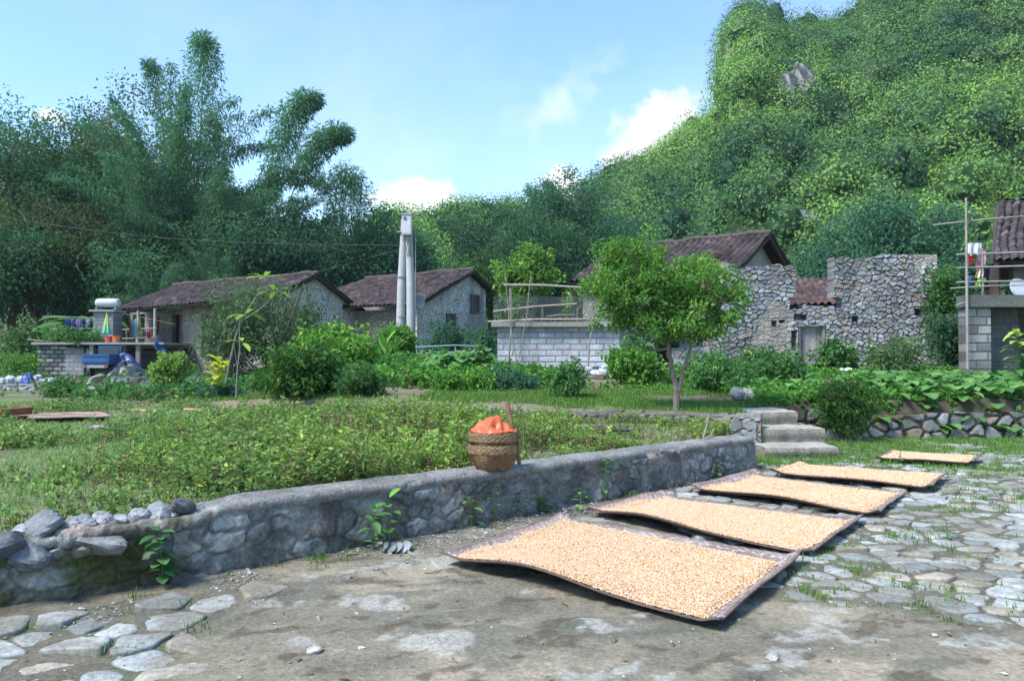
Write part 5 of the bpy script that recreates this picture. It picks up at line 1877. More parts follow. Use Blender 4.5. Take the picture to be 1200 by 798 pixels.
# bare sapling leaning with a few bright leaf tufts
sp_b = gp(262, 20)
sps = lambda px, py: rel(px, py, 20, sp_b)
sap = thing('sapling', 'bare leaning sapling with a few bright compound leaves before the tall shrub', 'sapling', sp_b)
g = Geo()
g.tube([(0, 0, 0), sps(268, 430), sps(276, 395), sps(283, 375), sps(300, 348), sps(310, 328)], [.03, .026, .022, .018, .012, .007], (.19, .19, .16), 6)
g.tube([sps(281, 378), sps(305, 362), sps(322, 346)], [.016, .011, .007], (.19, .19, .16), 5)
g.tube([sps(281, 380), sps(288, 366)], [.008, .005], (.19, .19, .16), 5)
g.build('stem', M['wood'], sap)
g = Geo()
rr_ = np.random.default_rng(566)
for (px, py), n in (((310, 326), 6), ((322, 342), 7), ((288, 369), 6), ((284, 402), 6)):
    for k in range(n):
        a = k * 6.28 / n + rr_.uniform(-.4, .4)
        d = np.array([math.cos(a), math.sin(a) * .6, rr_.uniform(-.1, .5)])
        big_leaf(g, sps(px, py) + nrm(d) * .08, d, .42, .15, lerp3((.17, .29, .05), (.30, .42, .08), rr_.random()), rr_, .1, .4)
g.build('foliage', M['leaf_fix'], sap)
sap2 = thing('sapling', 'thin dead grey sapling rising from the yard beside the yellow-green plant', 'sapling', gp(277, 17.6))
Geo().tube([(0, 0, 0), (.02, 0, .6), (.08, 0, 1.2), (.05, 0, 1.9)], [.02, .016, .011, .006], (.20, .19, .17), 6).tube([(.03, 0, .7), (-.06, 0, 1.3)], [.009, .004], (.2, .19, .17), 5).build('stem', M['wood'], sap2)

# vine trellis
trb = gp(507, 19.5)
tr = thing('vine_trellis', 'crooked pole trellis draped with squash vines at the garden edge', 'trellis', trb)
tq = lambda px, py, dy=0.: rel(px, py, 19.5, trb, dy)
g = Geo().tube([tq(500, 462), tq(508, 422)], .045, (.24, .23, .22), 7).build('post', M['wood'], tr)
Geo().tube([tq(570, 442, .3), tq(569, 409, .3)], .04, (.20, .17, .12), 7).build('post', M['wood'], tr)
Geo().tube([tq(500, 424, .1), tq(530, 424, .1), tq(545, 421, .1), tq(566, 411, .2)], .02, (.33, .31, .27), 6).build('rail', M['wood'], tr)
Geo().tube([tq(545, 420, .1), tq(559, 408, .1)], .018, (.40, .39, .36), 6).build('rail', M['wood'], tr)
g = Geo()
rr_ = np.random.default_rng(571)
for k in range(430):
    px, py = rr_.uniform(466, 575), 0
    topv = np.interp(px, [466, 500, 512, 545, 566, 575], [440, 424, 410, 414, 404, 412])
    py = topv + abs(rr_.normal(0, 16)) + rr_.uniform(-3, 6)
    if py > 462:
        continue
    p = tq(px, py, rr_.uniform(-.5, .6))
    a = rr_.uniform(0, 6.28)
    big_leaf(g, p, (math.cos(a) * .6, math.sin(a) * .6 - .3, .1), rr_.uniform(.14, .28), rr_.uniform(.15, .26), lerp3((.06, .15, .05), (.13, .27, .09), rr_.random()), rr_, .15, .5, 5)
g.build('foliage', M['leaf_fix'], tr)

# weeds rooted at the foot of the wall: pixel of the foot, height, leaves
wk = [(178, 682, .42, 24, .12, .085, 'lobed green climber on the mossy broken end of the wall', P_MID),
      (437, 645, .34, 16, .13, .06, 'leafy green weed at the wall foot above a split grey stone', P_MID),
      (457, 640, .40, 9, .13, .09, 'tall broad-leaved weed hugging the wall by the split grey stone', P_BRIGHT),
      (553, 618, .28, 10, .12, .07, 'weed at the wall foot directly below the left side of the basket', P_BRIGHT),
      (580, 612, .36, 14, .09, .04, 'thin climbing weed on the wall below the basket', P_MID),
      (608, 606, .26, 14, .10, .05, 'bluish weed tuft between the basket and the first mat', P_BLUE),
      (702, 586, .50, 20, .08, .05, 'tall slender weed growing up the wall behind the second mat', P_BRIGHT),
      (680, 602, .26, 10, .09, .05, 'small weed beside the left corner of the second mat', P_BRIGHT),
      (628, 600, .15, 9, .09, .06, 'small round-leaved seedling at the wall foot near the first mat', P_BRIGHT),
      (836, 560, .22, 10, .09, .05, 'weed at the wall foot near its right end', P_MID),
      (905, 527, .3, 12, .10, .05, 'weed growing beside the lowest stone step', P_MID),
      (1055, 546, .26, 8, .09, .06, 'small dark seedling at the near edge of the farthest mat', P_MID),
      (1110, 632, .2, 9, .10, .03, 'green weed tuft among the paving stones at right', P_MID)]
for i, (px, py, H, n, L, W, lab, pal) in enumerate(wk):
    p = onz(px, py, .0)
    if i < 11 and wall_side(np.array([p[0]]), np.array([p[1]]))[0] > -.06 and p[0] < 3.4:
        s_ = float(wall_side(np.array([p[0]]), np.array([p[1]]))[0]) + .08
        p[0] += .70 * s_
        p[1] -= .714 * s_
    leafy_plant(lab, p, H, n, L, W, 600 + i, pal, name='weed_plant', cat='weed', top=.15, e0=-.1, e1=.8, stem_r=.006)

# ------------------------------------------------------------------ ground cover that nobody could count
rng = np.random.default_rng(88)


def weed_field(name, label, n, xr, yr, accept, hmin, hmax, pal, dead, seed, L=.05, W=.024, per=9, zf=terrain, stem=True, mat='grass'):
    """stems with small leaves up their length"""
    rng = np.random.default_rng(seed)
    x, y = rng.uniform(*xr, n), rng.uniform(*yr, n)
    w = accept(x, y)
    k = rng.random(n) < w
    x, y, w = x[k], y[k], w[k]
    n = len(x)
    h = (hmin + (hmax - hmin) * rng.random(n) ** 1.6) * (.30 + 1.4 * fbm(x * 1.1, y * 1.1, 3, seed)) * np.interp(x, [-1.2, .6, 1.4], [1.4, .85, .55])
    z = zf(x, y) - .02
    tone = np.clip(fbm(x * .7, y * .7, 3, seed + 1) * 1.4 - .35 + rng.random(n) * .35, 0, 1)
    lean = rng.normal(0, .16, (n, 2)) * h[:, None]
    isd = rng.random(n) < dead * (.4 + 1.2 * sstep(.42, .62, fbm(x * .55, y * .55, 3, seed + 2)))
    g = Geo()
    if stem:
        b = np.stack([x, y, z], -1)
        t = np.stack([x + lean[:, 0], y + lean[:, 1], z + h], -1)
        o = np.stack([np.full(n, .0035), np.zeros(n), np.zeros(n)], -1)
        o2 = np.stack([np.zeros(n), np.full(n, .0035), np.zeros(n)], -1)
        sc_ = lerp3((.10, .115, .05), (.15, .10, .06), isd * 1.0)
        for oo in (o, o2):
            g.add(np.stack([b - oo, b + oo, t + oo * .4, t - oo * .4], 1), np.arange(4 * n).reshape(n, 4), np.repeat(sc_, 4, 0))
    f = rng.uniform(.25, 1.0, (n, per))
    pos = np.stack([x[:, None] + lean[:, :1] * f, y[:, None] + lean[:, 1:] * f, z[:, None] + h[:, None] * f], -1)
    a = rng.uniform(0, 2 * math.pi, (n, per))
    e = rng.normal(.35, .4, (n, per))
    d = np.stack([np.cos(a) * np.cos(e), np.sin(a) * np.cos(e), np.sin(e)], -1)
    tt = np.clip(tone[:, None] * .8 + .35 * rng.random((n, per)) - .05 + .12 * (f > .8), 0, 1)
    c = lerp3(pal[0], pal[1], tt)
    c = np.where((rng.random((n, per)) < .05)[..., None], np.asarray(pal[2]), c)
    c = np.where((isd[:, None] & (f < .75))[..., None], lerp3((.13, .095, .06), (.24, .19, .11), rng.random((n, per))), c)
    sz = L * rng.uniform(.6, 1.3, (n, per)) * (.6 + .8 * (h / hmax)[:, None])
    leaves(g, rng, pos.reshape(-1, 3), d.reshape(-1, 3), sz.ravel(), sz.ravel() * W / L, c.reshape(-1, 3), up=.6)
    o = g.build(name, M[mat])
    return tag(o, label, 'weeds', kind='stuff')


def yardmask(x, y):
    return (wall_side(x, y) > .42) & (y < upper_edge(x) - .05) & (x < 3.3)


# tall weeds on the right half of the yard, low sparse weeds over the rest
def acc_tall(x, y):
    u = x / np.maximum(y, 1) * F + 600
    left = np.interp(y, [5, 8, 10, 13, 16, 20], [380, 350, 390, 430, 460, 500])
    m = sstep(-60, 60, u - left) * sstep(4.6, 2.8, wall_side(x, y) + 1.2 * (fbm(x * .6, y * .6, 3, 699) - .5)) + .10
    return m * yardmask(x, y) * (.06 + .85 * sstep(.44, .60, fbm(x * 1.3, y * 1.3, 4, 700)))


weed_field('yard_weeds', 'knee-high green and brownish weeds behind the near wall', 23000, (-4.5, 3.4), (6.6, 16), acc_tall, .10, .34,
           ((.095, .165, .050), (.25, .35, .10), (.46, .46, .12)), .42, 701, .042, .018, 18)


def acc_dry(x, y):
    return acc_tall(x, y) * sstep(.48, .62, fbm(x * .8 + 20, y * .8, 3, 706)) * sstep(-2.6, -1.2, x + .1 * y)


weed_field('dry_weeds', 'brown dry weed stalks standing among the green weeds behind the baskets', 6000, (-3, 3.4), (7, 15), acc_dry, .18, .40,
           ((.16, .12, .07), (.26, .20, .12), (.30, .30, .10)), .9, 707, .03, .012, 14)


def acc_bush(x, y):
    return acc_tall(x, y) * .9


weed_field('broad_weeds', 'taller broad-leaved yellow-green weeds scattered among the yard weeds', 520, (-4, 3.4), (6.6, 15), acc_bush, .20, .38,
           ((.13, .23, .06), (.30, .42, .11), (.45, .46, .12)), .05, 708, .060, .030, 24)


def acc_low(x, y):
    return yardmask(x, y) * sstep(.36, .58, fbm(x * .75, y * .75, 4, 702)) * sstep(-16, -8, x + .0 * y) * sstep(24, 16, y)


weed_field('yard_herbs', 'low patchy herbs on the bare soil of the yard at left', 42000, (-12, 2), (4.2, 22), acc_low, .04, .15,
           ((.090, .165, .060), (.21, .32, .11), (.40, .42, .12)), .16, 703, .040, .022, 8)


def acc_mid(x, y):
    u = x / np.maximum(y, 1) * F + 600
    left = np.interp(y, [4, 7, 10, 13], [30, 70, 150, 230])
    return yardmask(x, y) * sstep(-40, 80, u - left) * sstep(.40, .60, fbm(x * 1.1, y * 1.1, 3, 704)) * .8


weed_field('shin_high_weeds', 'shin-high mixed green weeds between the bare yard and the tall weeds', 15000, (-7, 1), (4.4, 15), acc_mid, .10, .26,
           ((.085, .16, .055), (.22, .33, .10), (.42, .44, .12)), .25, 705, .045, .024, 11)


def grass_tufts(name, label, x, y, h, seed, zf, per=16, pal=((.06, .13, .03), (.15, .26, .06)), spread=.05, wid=.006):
    rng = np.random.default_rng(seed)
    n = len(x)
    z = zf(x, y) - .01
    X = np.repeat(x, per) + rng.normal(0, spread, n * per)
    Yq = np.repeat(y, per) + rng.normal(0, spread, n * per)
    Z = np.repeat(z, per)
    H = np.repeat(h, per) * rng.uniform(.4, 1.15, n * per)
    a = rng.uniform(0, 6.28, n * per)
    ln_ = rng.uniform(.15, .8, n * per) * H
    d = np.stack([np.cos(a), np.sin(a), np.zeros(n * per)], -1)
    s = np.stack([-np.sin(a), np.cos(a), np.zeros(n * per)], -1) * wid
    b = np.stack([X, Yq, Z], -1)
    m = b + d * (ln_ * .4)[:, None] + np.array([0, 0, 1.]) * (H * .65)[:, None]
    t = b + d * ln_[:, None] + np.array([0, 0, 1.]) * H[:, None]
    c = lerp3(pal[0], pal[1], np.clip(np.repeat(rng.random(n), per) * .6 + rng.random(n * per) * .5, 0, 1))
    g = Geo()
    v = np.stack([b - s, b + s, m + s * .8, m - s * .8, t], 1).reshape(-1, 3)
    i = np.arange(n * per)[:, None] * 5
    cc = np.repeat(c, 5, 0)
    g.add(v, i + np.array([[0, 1, 2, 3]]), cc)
    g.f.append(i + np.array([[3, 2, 4]]))
    return tag(g.build(name, M['grass']), label, 'grass', kind='stuff')


# grass in the joints of the paving, thick by the far bank
n = 34000
x, y = rng.uniform(-4.5, 11, n), 2.8 + 13 * rng.random(n) ** .8
zo, pf, _, _ = court_fields(x, y)
gz = np.maximum(sstep(10.6, 12.2, y + .15 * (x - 5)), 0)
pt = fbm(x * .9, y * .9, 3, 720)
acc = (1 - pf) * zo * (sstep(.46, .60, pt) * .9 * sstep(3.4, 6.5, y) + .02) + gz * sstep(.3, .5, pt) * .62 * sstep(3.2, 4.6, x)
lf_ = (1 - pf) * sstep(-1.7, -2.0, x) * sstep(.5, .62, pt) * .35 * (y > 4.0)
acc = np.maximum(acc, lf_)
near_wall = sstep(-.5, -.12, wall_side(x, y)) * (x < 3.4) * sstep(.48, .6, fbm(x * 1.7, y * 1.7, 3, 721)) * .4
acc = np.maximum(acc, near_wall) * in_court(x, y)
# keep the drying mats free
for q in ((1.0, 6.4, 1.35), (2.3, 8.3, 1.4), (3.9, 9.2, 1.1), (4.9, 10.6, 1.1), (6.7, 12.6, .9)):
    acc = acc * (np.hypot(x - q[0], (y - q[1]) * 1.2) > q[2] * .9)
k = (rng.random(n) < acc) & (wall_side(x, y) < -.03) | ((rng.random(n) < acc) & (x > 3.5))
x, y = x[k], y[k]
grass_tufts('courtyard_grass', 'grass tufts growing in the joints of the paving', x, y, rng.uniform(.03, .085, len(x)) * (1 + .5 * sstep(10.5, 12.5, y)), 722, court_z, 12, spread=.045, wid=.004)

# mown-looking green strip on the upper terrace above the retaining wall
n = 26000
x, y = rng.uniform(-8, 9, n), rng.uniform(13.2, 19, n)
k = (y > upper_edge(x) + .25) & (rng.random(n) < sstep(.36, .55, fbm(x * .8, y * .8, 3, 724)) * .8)
x, y = x[k], y[k]
grass_tufts('terrace_grass', 'short green grass on the terrace above the retaining wall', x, y, rng.uniform(.05, .12, len(x)), 725, terrain, 9, spread=.08, wid=.006)
n = 90000
x, y = rng.uniform(-20, 3, n), 4.3 + 20 * rng.random(n) ** 1.3
k = yardmask(x, y) & (rng.random(n) < sstep(.34, .54, fbm(x * .6, y * .6, 4, 726)) * .75)
x, y = x[k], y[k]
grass_tufts('yard_grass', 'short grass between the herbs of the yard', x, y, rng.uniform(.03, .085, len(x)), 727, terrain, 8, pal=((.12, .215, .08), (.27, .38, .145)), spread=.07, wid=.005)


# leafy creepers in front of the ruin and over the bank
def acc_cover(x, y):
    e = upper_edge(x)
    m = (y > e + .1) & (y < 22.8) & ~((x > 1.2) & (x < 3.2) & (y > 18.2) & (y < 21.6))
    dens = np.where(x > 4.5, 1.0, sstep(17.2, 19.0, y) * sstep(-6, 0, x) * .8)
    return m * dens * (.30 + .7 * sstep(.35, .5, fbm(x * .9, y * .9, 3, 730)))


weed_field('garden_creepers', 'thick leafy green garden growth and creepers below the ruin', 24000, (-4, 15), (15, 24), acc_cover, .10, .36,
           ((.050, .14, .036), (.125, .29, .062), (.30, .40, .08)), .03, 731, .095, .06, 16)
n = 1500
x, y = rng.uniform(5.8, 14, n), rng.uniform(15.6, 19, n)
k = (y > upper_edge(x) - .05) & (rng.random(n) < sstep(6.5, 9, x) * .7 + .1)
x, y = x[k], y[k]
g = Geo()
rr_ = np.random.default_rng(733)
for i in range(len(x)):
    a = rr_.uniform(0, 6.28)
    z = float(terrain(x[i:i + 1], y[i:i + 1])[0]) + rr_.uniform(.08, .38)
    big_leaf(g, (x[i], y[i], z), (math.cos(a) * .7, math.sin(a) * .7 - .35, .1), rr_.uniform(.16, .34), rr_.uniform(.16, .32), lerp3((.055, .14, .045), (.14, .28, .08), rr_.random()), rr_, .15, .45, 5)
tag(g.build('squash_leaves', M['leaf_fix']), 'broad squash leaves trailing over the dry stone bank at right', 'creepers', kind='stuff')

# weeds along the left slope below house 1
def acc_left(x, y):
    return ((y > 19) & (y < 36)) * sstep(.40, .6, fbm(x * .4, y * .4, 3, 735)) * .8 * .12 * sstep(-9, -11, x - (y - 20) * .3 + 4) + ((y > 19) & (y < 36) & (x > -11) & (x < 0)) * .7


weed_field('slope_weeds', 'green weeds on the slope below the houses', 15000, (-24, 1), (19, 36), acc_left, .06, .26, P_MID, .06, 736, .11, .055, 9)

# gravel crumbs and chips at the foot of the wall
n = 5200
x = rng.uniform(-4.6, 3.4, n)
y = np.interp(x, WALL[:, 0], WALL[:, 1]) - np.abs(rng.normal(0, .55, n)) - .1
k = (fbm(x * 1.6, y * 1.6, 3, 741) > .47 + .1 * rng.random(n)) & (wall_side(x, y) < -.05) & (y > 2.6)
x, y = x[k], y[k]
x = np.concatenate([x, rng.uniform(-3.5, 3.8, 500)])
y = np.concatenate([y, rng.uniform(3.2, 6.5, 500)])
k = wall_side(x, y) < -.05
x, y = x[k], y[k]
g = Geo()
OCT = np.array([[1, 0, 0], [0, 1, 0], [-1, 0, 0], [0, -1, 0], [0, 0, 1], [0, 0, -1.0]])
OF = np.array([[0, 1, 4], [1, 2, 4], [2, 3, 4], [3, 0, 4], [1, 0, 5], [2, 1, 5], [3, 2, 5], [0, 3, 5]])
n = len(x)
r = np.exp(rng.normal(-4.75, .5, n))
v = (OCT[None] * rng.uniform(.5, 1.2, (n, 6, 1)) + rng.normal(0, .28, (n, 6, 3))) * r[:, None, None]
a = rng.uniform(0, 6.28, n)
v = np.stack([v[..., 0] * np.cos(a)[:, None] - v[..., 1] * np.sin(a)[:, None], v[..., 0] * np.sin(a)[:, None] + v[..., 1] * np.cos(a)[:, None], v[..., 2] * .5], -1)
v += np.stack([x, y, court_z(x, y) + r * .3], -1)[:, None]
c = lerp3((.15, .15, .14), (.42, .42, .40), rng.random(n) ** 1.3)
g.add(v, (OF[None] + np.arange(n)[:, None, None] * 6).reshape(-1, 3), np.repeat(c, 6, 0))
n2_ = 260
xl_, yl_ = rng.uniform(-3.5, 4.2, n2_), rng.uniform(3.2, 9.5, n2_)
k = (wall_side(xl_, yl_) < -.15)
xl_, yl_ = xl_[k], yl_[k]
gl_ = Geo()
aa_ = rng.uniform(0, 6.28, len(xl_))
leaves(gl_, rng, np.stack([xl_, yl_, court_z(xl_, yl_) + .012], -1), np.stack([np.cos(aa_), np.sin(aa_), rng.normal(0, .12, len(xl_))], -1), rng.uniform(.02, .07, len(xl_)), rng.uniform(.008, .03, len(xl_)),
       lerp3((.10, .075, .04), (.30, .24, .13), rng.random(len(xl_))), up=.9)
tag(gl_.build('leaf_litter', M['grass']), 'dry leaf scraps and straw scattered over the courtyard', 'litter', kind='stuff')
tag(g.build('gravel', M['rock']), 'pale gravel and stone chips strewn along the foot of the wall', 'gravel', kind='stuff')


# ------------------------------------------------------------------ drying mats with maize
def mat_and_corn(idx, cor, label, clabel, corn_uv, nk, ks, lift, seed, res=.012, zg=.03):
    """cor: photo pixels of left, far-left, far-right, near corner"""
    Lc, Fc, Rc, Nc = [onz(px, py, zg) for px, py in cor]
    W = (np.linalg.norm(Nc - Lc) + np.linalg.norm(Rc - Fc)) / 2
    D = (np.linalg.norm(Fc - Lc) + np.linalg.norm(Rc - Nc)) / 2
    nu, nv = int(W / res), int(D / res)
    U, V = np.meshgrid(np.linspace(0, 1, nu), np.linspace(0, 1, nv))

    def surf(U, V):
        P = (1 - V)[..., None] * ((1 - U)[..., None] * Lc + U[..., None] * Nc) + V[..., None] * ((1 - U)[..., None] * Fc + U[..., None] * Rc)
        P = P.copy()
        wav = fbm(U * 2.1, V * 2.1, 2, seed)
        z = .006 + .02 * wav
        z = z + lift[0] * np.exp(-(V / .20) ** 2) * np.exp(-((U - lift[1]) / .24) ** 2)             # near edge lifted
        z = z + .028 * sstep(.045, 0, V) * (.5 + wav)                                              # rims curl up
        z = z + .05 * sstep(.94, 1, U) * (.5 + fbm(V * 3, U * 0, 2, seed + 1))
        z = z + lift[2] * sstep(.10, 0, U) * (.4 + fbm(V * 3, U * 0 + 3, 2, seed + 2))
        z = z + .45 * lift[3] * sstep(.86, 1, V) * (.5 + 1.0 * fbm(U * 3.2, V * 0, 2, seed + 3))
        P[..., 2] += z
        rag = .012 * (fbm(U * 40, V * 0, 2, seed + 4) - .5)
        P[..., 1] += rag * (V > .99) - rag * (V < .01)
        return P
    P = surf(U, V)
    u, v = U * W, V * D
    # herringbone weave with white zigzag strips along the borders
    s = .022
    i, j = np.floor(u / s), np.floor(v / s)
    over = ((i + j) % 4) < 2
    fu, fv = u / s - i, v / s - j
    groove = np.where(over, np.minimum(fv, 1 - fv), np.minimum(fu, 1 - fu))
    hh = np.where(over, hsh(j, np.floor(i / 3), seed + 5), hsh(i, np.floor(j / 3), seed + 6))
    col = lerp3((.165, .125, .108), (.30, .24, .215), hh) * (.55 + .45 * sstep(.02, .25, groove))[..., None]
    col = lerp3(col, np.array([.34, .28, .25]), sstep(.5, .7, fbm(u * 2, v * 2, 3, seed + 7)) * .45)
    for dist, along in ((D - v, u), (W - u, v), (u, v), (v, u)):
        tri = np.abs((along / .15) % 1 - .5) * 2
        on = ((along / .15) % 1) < .62
        zig = np.abs(dist - .105 - .04 * (np.abs((along / .05) % 2 - 1) - .5)) < .008
        col = np.where((zig & on)[..., None], np.array([.44, .42, .40]), col)
        rim = dist < .03
        col = np.where(rim[..., None], np.array([.16, .11, .095]) * (.7 + .6 * hsh(np.floor(along / .02), j * 0, seed + 8))[..., None], col)
    z_w = .004 * np.where(over, 1, -1) * sstep(.0, .3, groove)
    P2 = P.copy()
    P2[..., 2] += z_w * .6
    o = Lc * 0 + (Lc + Rc) / 2
    o[2] = 0
    g = Geo().grid(P2 - o, col)
    Q = P - o - np.array([0, 0, .012])
    g.grid(Q, (.10, .07, .055), flip=True)
    for sl_, fl in ((np.s_[0, :], True), (np.s_[-1, :], False), (np.s_[:, 0], False), (np.s_[:, -1], True)):
        g.grid(np.stack([P2[sl_] - o, Q[sl_]]), (.12, .08, .065), flip=fl)
    tag(g.build('drying_mat', M['weave'], loc=o), label, 'mat', 'woven drying mats laid out on the courtyard')
    # the maize: a thin bed plus single kernels
    rng = np.random.default_rng(seed)
    u0, u1, v0, v1 = corn_uv

    def inside_corn(U, V):
        w1 = (fbm(U * 5, V * 5, 3, seed + 10) - .5) * .05
        w2 = (fbm(U * 5 + 9, V * 5, 3, seed + 11) - .5) * .05
        sk = corn_skew * (U - .5)
        rc = np.minimum(np.minimum((U - u0 + w1) * W, (u1 - U + w1) * W), np.minimum((V - v0 + w2 * .5) * D, (v1 + sk - V + w2) * D))
        return rc
    corn_skew = -.07 if idx == 0 else 0
    rc = inside_corn(U, V)
    bed = P.copy()
    bed[..., 2] += np.clip(rc * .25, 0, .016) + .004
    mk = (rc[:-1, :-1] > .004) & (rc[1:, 1:] > .004)
    bc = lerp3((.38, .21, .09), (.50, .32, .16), hsh(np.floor(u / .011), np.floor(v / .011), seed + 12))
    g = Geo().grid(bed - o, bc, mk)
    kx, ky = rng.random(nk), rng.random(nk)
    r2 = inside_corn(kx, ky)
    k = (r2 > -.015) & (rng.random(nk) < sstep(-.03, .03, r2) + .05)
    kx, ky, r2 = kx[k], ky[k], r2[k]
    n = len(kx)
    kp = surf(kx, ky)
    kp[:, 2] += np.clip(r2 * .25, 0, .016) + .008
    sz = ks * rng.uniform(.75, 1.2, n)
    vv = OCT[None] * np.array([1, .8, .55]) * sz[:, None, None] * rng.uniform(.85, 1.15, (n, 6, 1))
    ax, az = rng.uniform(-.7, .7, n), rng.uniform(0, 6.28, n)
    yy = vv[..., 1] * np.cos(ax)[:, None] - vv[..., 2] * np.sin(ax)[:, None]
    zz = vv[..., 1] * np.sin(ax)[:, None] + vv[..., 2] * np.cos(ax)[:, None]
    xx = vv[..., 0]
    vv = np.stack([xx * np.cos(az)[:, None] - yy * np.sin(az)[:, None], xx * np.sin(az)[:, None] + yy * np.cos(az)[:, None], zz], -1)
    vv += (kp - o)[:, None]
    t = rng.random(n)
    kc = lerp3((.49, .265, .115), (.56, .38, .22), t)
    kc = np.where((rng.random(n) < .28)[:, None], lerp3((.54, .43, .31), (.57, .50, .40), rng.random(n)), kc)
    kc = np.where((rng.random(n) < .025)[:, None], np.array([.35, .16, .06]), kc)
    g.add(vv, (OF[None] + np.arange(n)[:, None, None] * 6).reshape(-1, 3), np.repeat(kc, 6, 0))
    tag(g.build('maize_kernels', M['corn'], loc=o), clabel, 'maize', kind='stuff')


mat_and_corn(0, ((514, 660), (656, 611), (942, 658), (843, 738)), 'nearest and largest woven mat with a lifted wavy front edge', 'yellow maize kernels drying on the nearest mat',
             (.05, .95, .015, .915), 50000, .0085, (.085, .36, .045, .05), 801)
mat_and_corn(1, ((687, 604), (776, 583), (1012, 612), (950, 654)), 'second woven mat from the front, lifted at its left corner', 'yellow maize kernels drying on the second mat from the front',
             (.06, .965, .015, .91), 42000, .0095, (.07, .28, .09, .04), 811)
mat_and_corn(2, ((805, 576), (884, 559), (1064, 580), (1030, 607)), 'middle woven mat of the row of five', 'yellow maize kernels drying on the middle mat of the five',
             (.07, .95, .03, .92), 24000, .011, (.04, .5, .08, .03), 821, .016)
mat_and_corn(3, ((902, 556), (936, 546), (1112, 558), (1092, 575)), 'fourth woven mat from the front with a thick raised right end', 'yellow maize kernels drying on the fourth mat from the front',
             (.03, .96, .03, .95), 15000, .012, (.03, .6, .05, .02), 831, .016, .06)
mat_and_corn(4, ((1026, 540), (1044, 530), (1151, 537), (1140, 546)), 'farthest woven mat lying in grass near the stone bank', 'yellow maize kernels drying on the farthest mat in the grass',
             (.05, .93, .04, .95), 9000, .013, (.02, .5, .02, .02), 841, .02, .05)

# ------------------------------------------------------------------ the baskets on the wall
bc_ = at(578, 549, 7.98)
WT = .485
bc_[2] = WT + .015


def basket(name, label, z0, h, r0, r1, seed, closed, grp):
    r = thing(name, label, 'basket', (bc_[0], bc_[1], z0), .35, grp)
    k, m = 96, 40
    th = np.linspace(0, 2 * math.pi, k + 1)
    t = np.linspace(0, 1, m)
    TH_, T = np.meshgrid(th, t)
    e = 2 + 2.6 * (1 - T) ** 1.5                                     # square foot, round mouth
    rad = (r0 + (r1 - r0) * np.sin(T * math.pi / 2) ** .9) * (np.abs(np.cos(TH_)) ** e + np.abs(np.sin(TH_)) ** e) ** (-1 / e)
    wv = (((np.floor(TH_ / (2 * math.pi) * 72) + np.floor(T * 26)) % 2) * 2 - 1) * .0025
    rad = rad + wv
    zz = T * h + .03 * (1 - T) ** 3 * (np.abs(np.sin(2 * TH_)) < .55) * (np.abs(np.sin(2 * TH_)) - .55) * -1.2
    P = np.stack([rad * np.cos(TH_), rad * np.sin(TH_), zz], -1)
    h_ = hsh(np.floor(TH_ / (2 * math.pi) * 72), np.floor(T * 26), seed)
    c = lerp3((.115, .065, .028), (.215, .135, .066), h_)
    c = lerp3(c, np.array([.17, .10, .05]), sstep(.55, .8, fbm(TH_ * 2, T * 3, 3, seed + 1)) * .5)
    g = Geo().grid(P, c)
    Pi = P.copy()
    Pi[..., :2] *= .965
    g.grid(Pi, c * .75, flip=True)
    fl = np.vstack([P[0, :-1], [[0, 0, .006]]])
    g.add(fl, [[i, k, (i + 1) % k] for i in range(k)], (.13, .08, .04))
    b = g.build('body', M['weave'], r)
    # broad rim band
    tb_ = np.linspace(0, 1, 10)
    TB, TT_ = np.meshgrid(th, tb_)
    rr = r1 + .012 + .004 * np.sin(TT_ * math.pi) + .0016 * (((np.floor(TB / (2 * math.pi) * 60) + np.floor(TT_ * 4)) % 2) * 2 - 1)
    PB_ = np.stack([rr * np.cos(TB), rr * np.sin(TB), h - .07 + .085 * TT_], -1)
    cb = lerp3((.125, .078, .038), (.245, .165, .09), hsh(np.floor(TB / (2 * math.pi) * 60), np.floor(TT_ * 4), seed + 2))
    g = Geo().grid(PB_, cb)
    inn = PB_.copy()
    inn[..., :2] *= .94
    g.grid(inn, cb * .8, flip=True)
    g.grid(np.stack([PB_[-1], inn[-1]]), (.16, .11, .06))
    g.build('rim', M['weave'], r)
    for s_ in (2.75, 5.6):
        q = np.array([math.cos(s_), math.sin(s_)]) * (r1 + .02)
        g = Geo().tube([(q[0] * .80, q[1] * .80, h * .25), (q[0] * .99, q[1] * .99, h * .6), (q[0], q[1], h - .02), (q[0] * 1.01, q[1] * 1.01, h + .05), (q[0] * .97, q[1] * .97, h - .01)], .006, (.09, .06, .04), 6)
        g.build('carrying_loop', M['wood'], r)
    return r


kb = 7.98 / F
basket('woven_basket', 'lower brown bamboo basket with square foot standing on the wall', bc_[2], .235, .15, .243, 851, False, 'nested baskets on the wall')
basket('woven_basket', 'upper brown bamboo basket nested in the lower one, holding an orange sack', bc_[2] + .155, .20, .14, .238, 861, False, 'nested baskets on the wall')
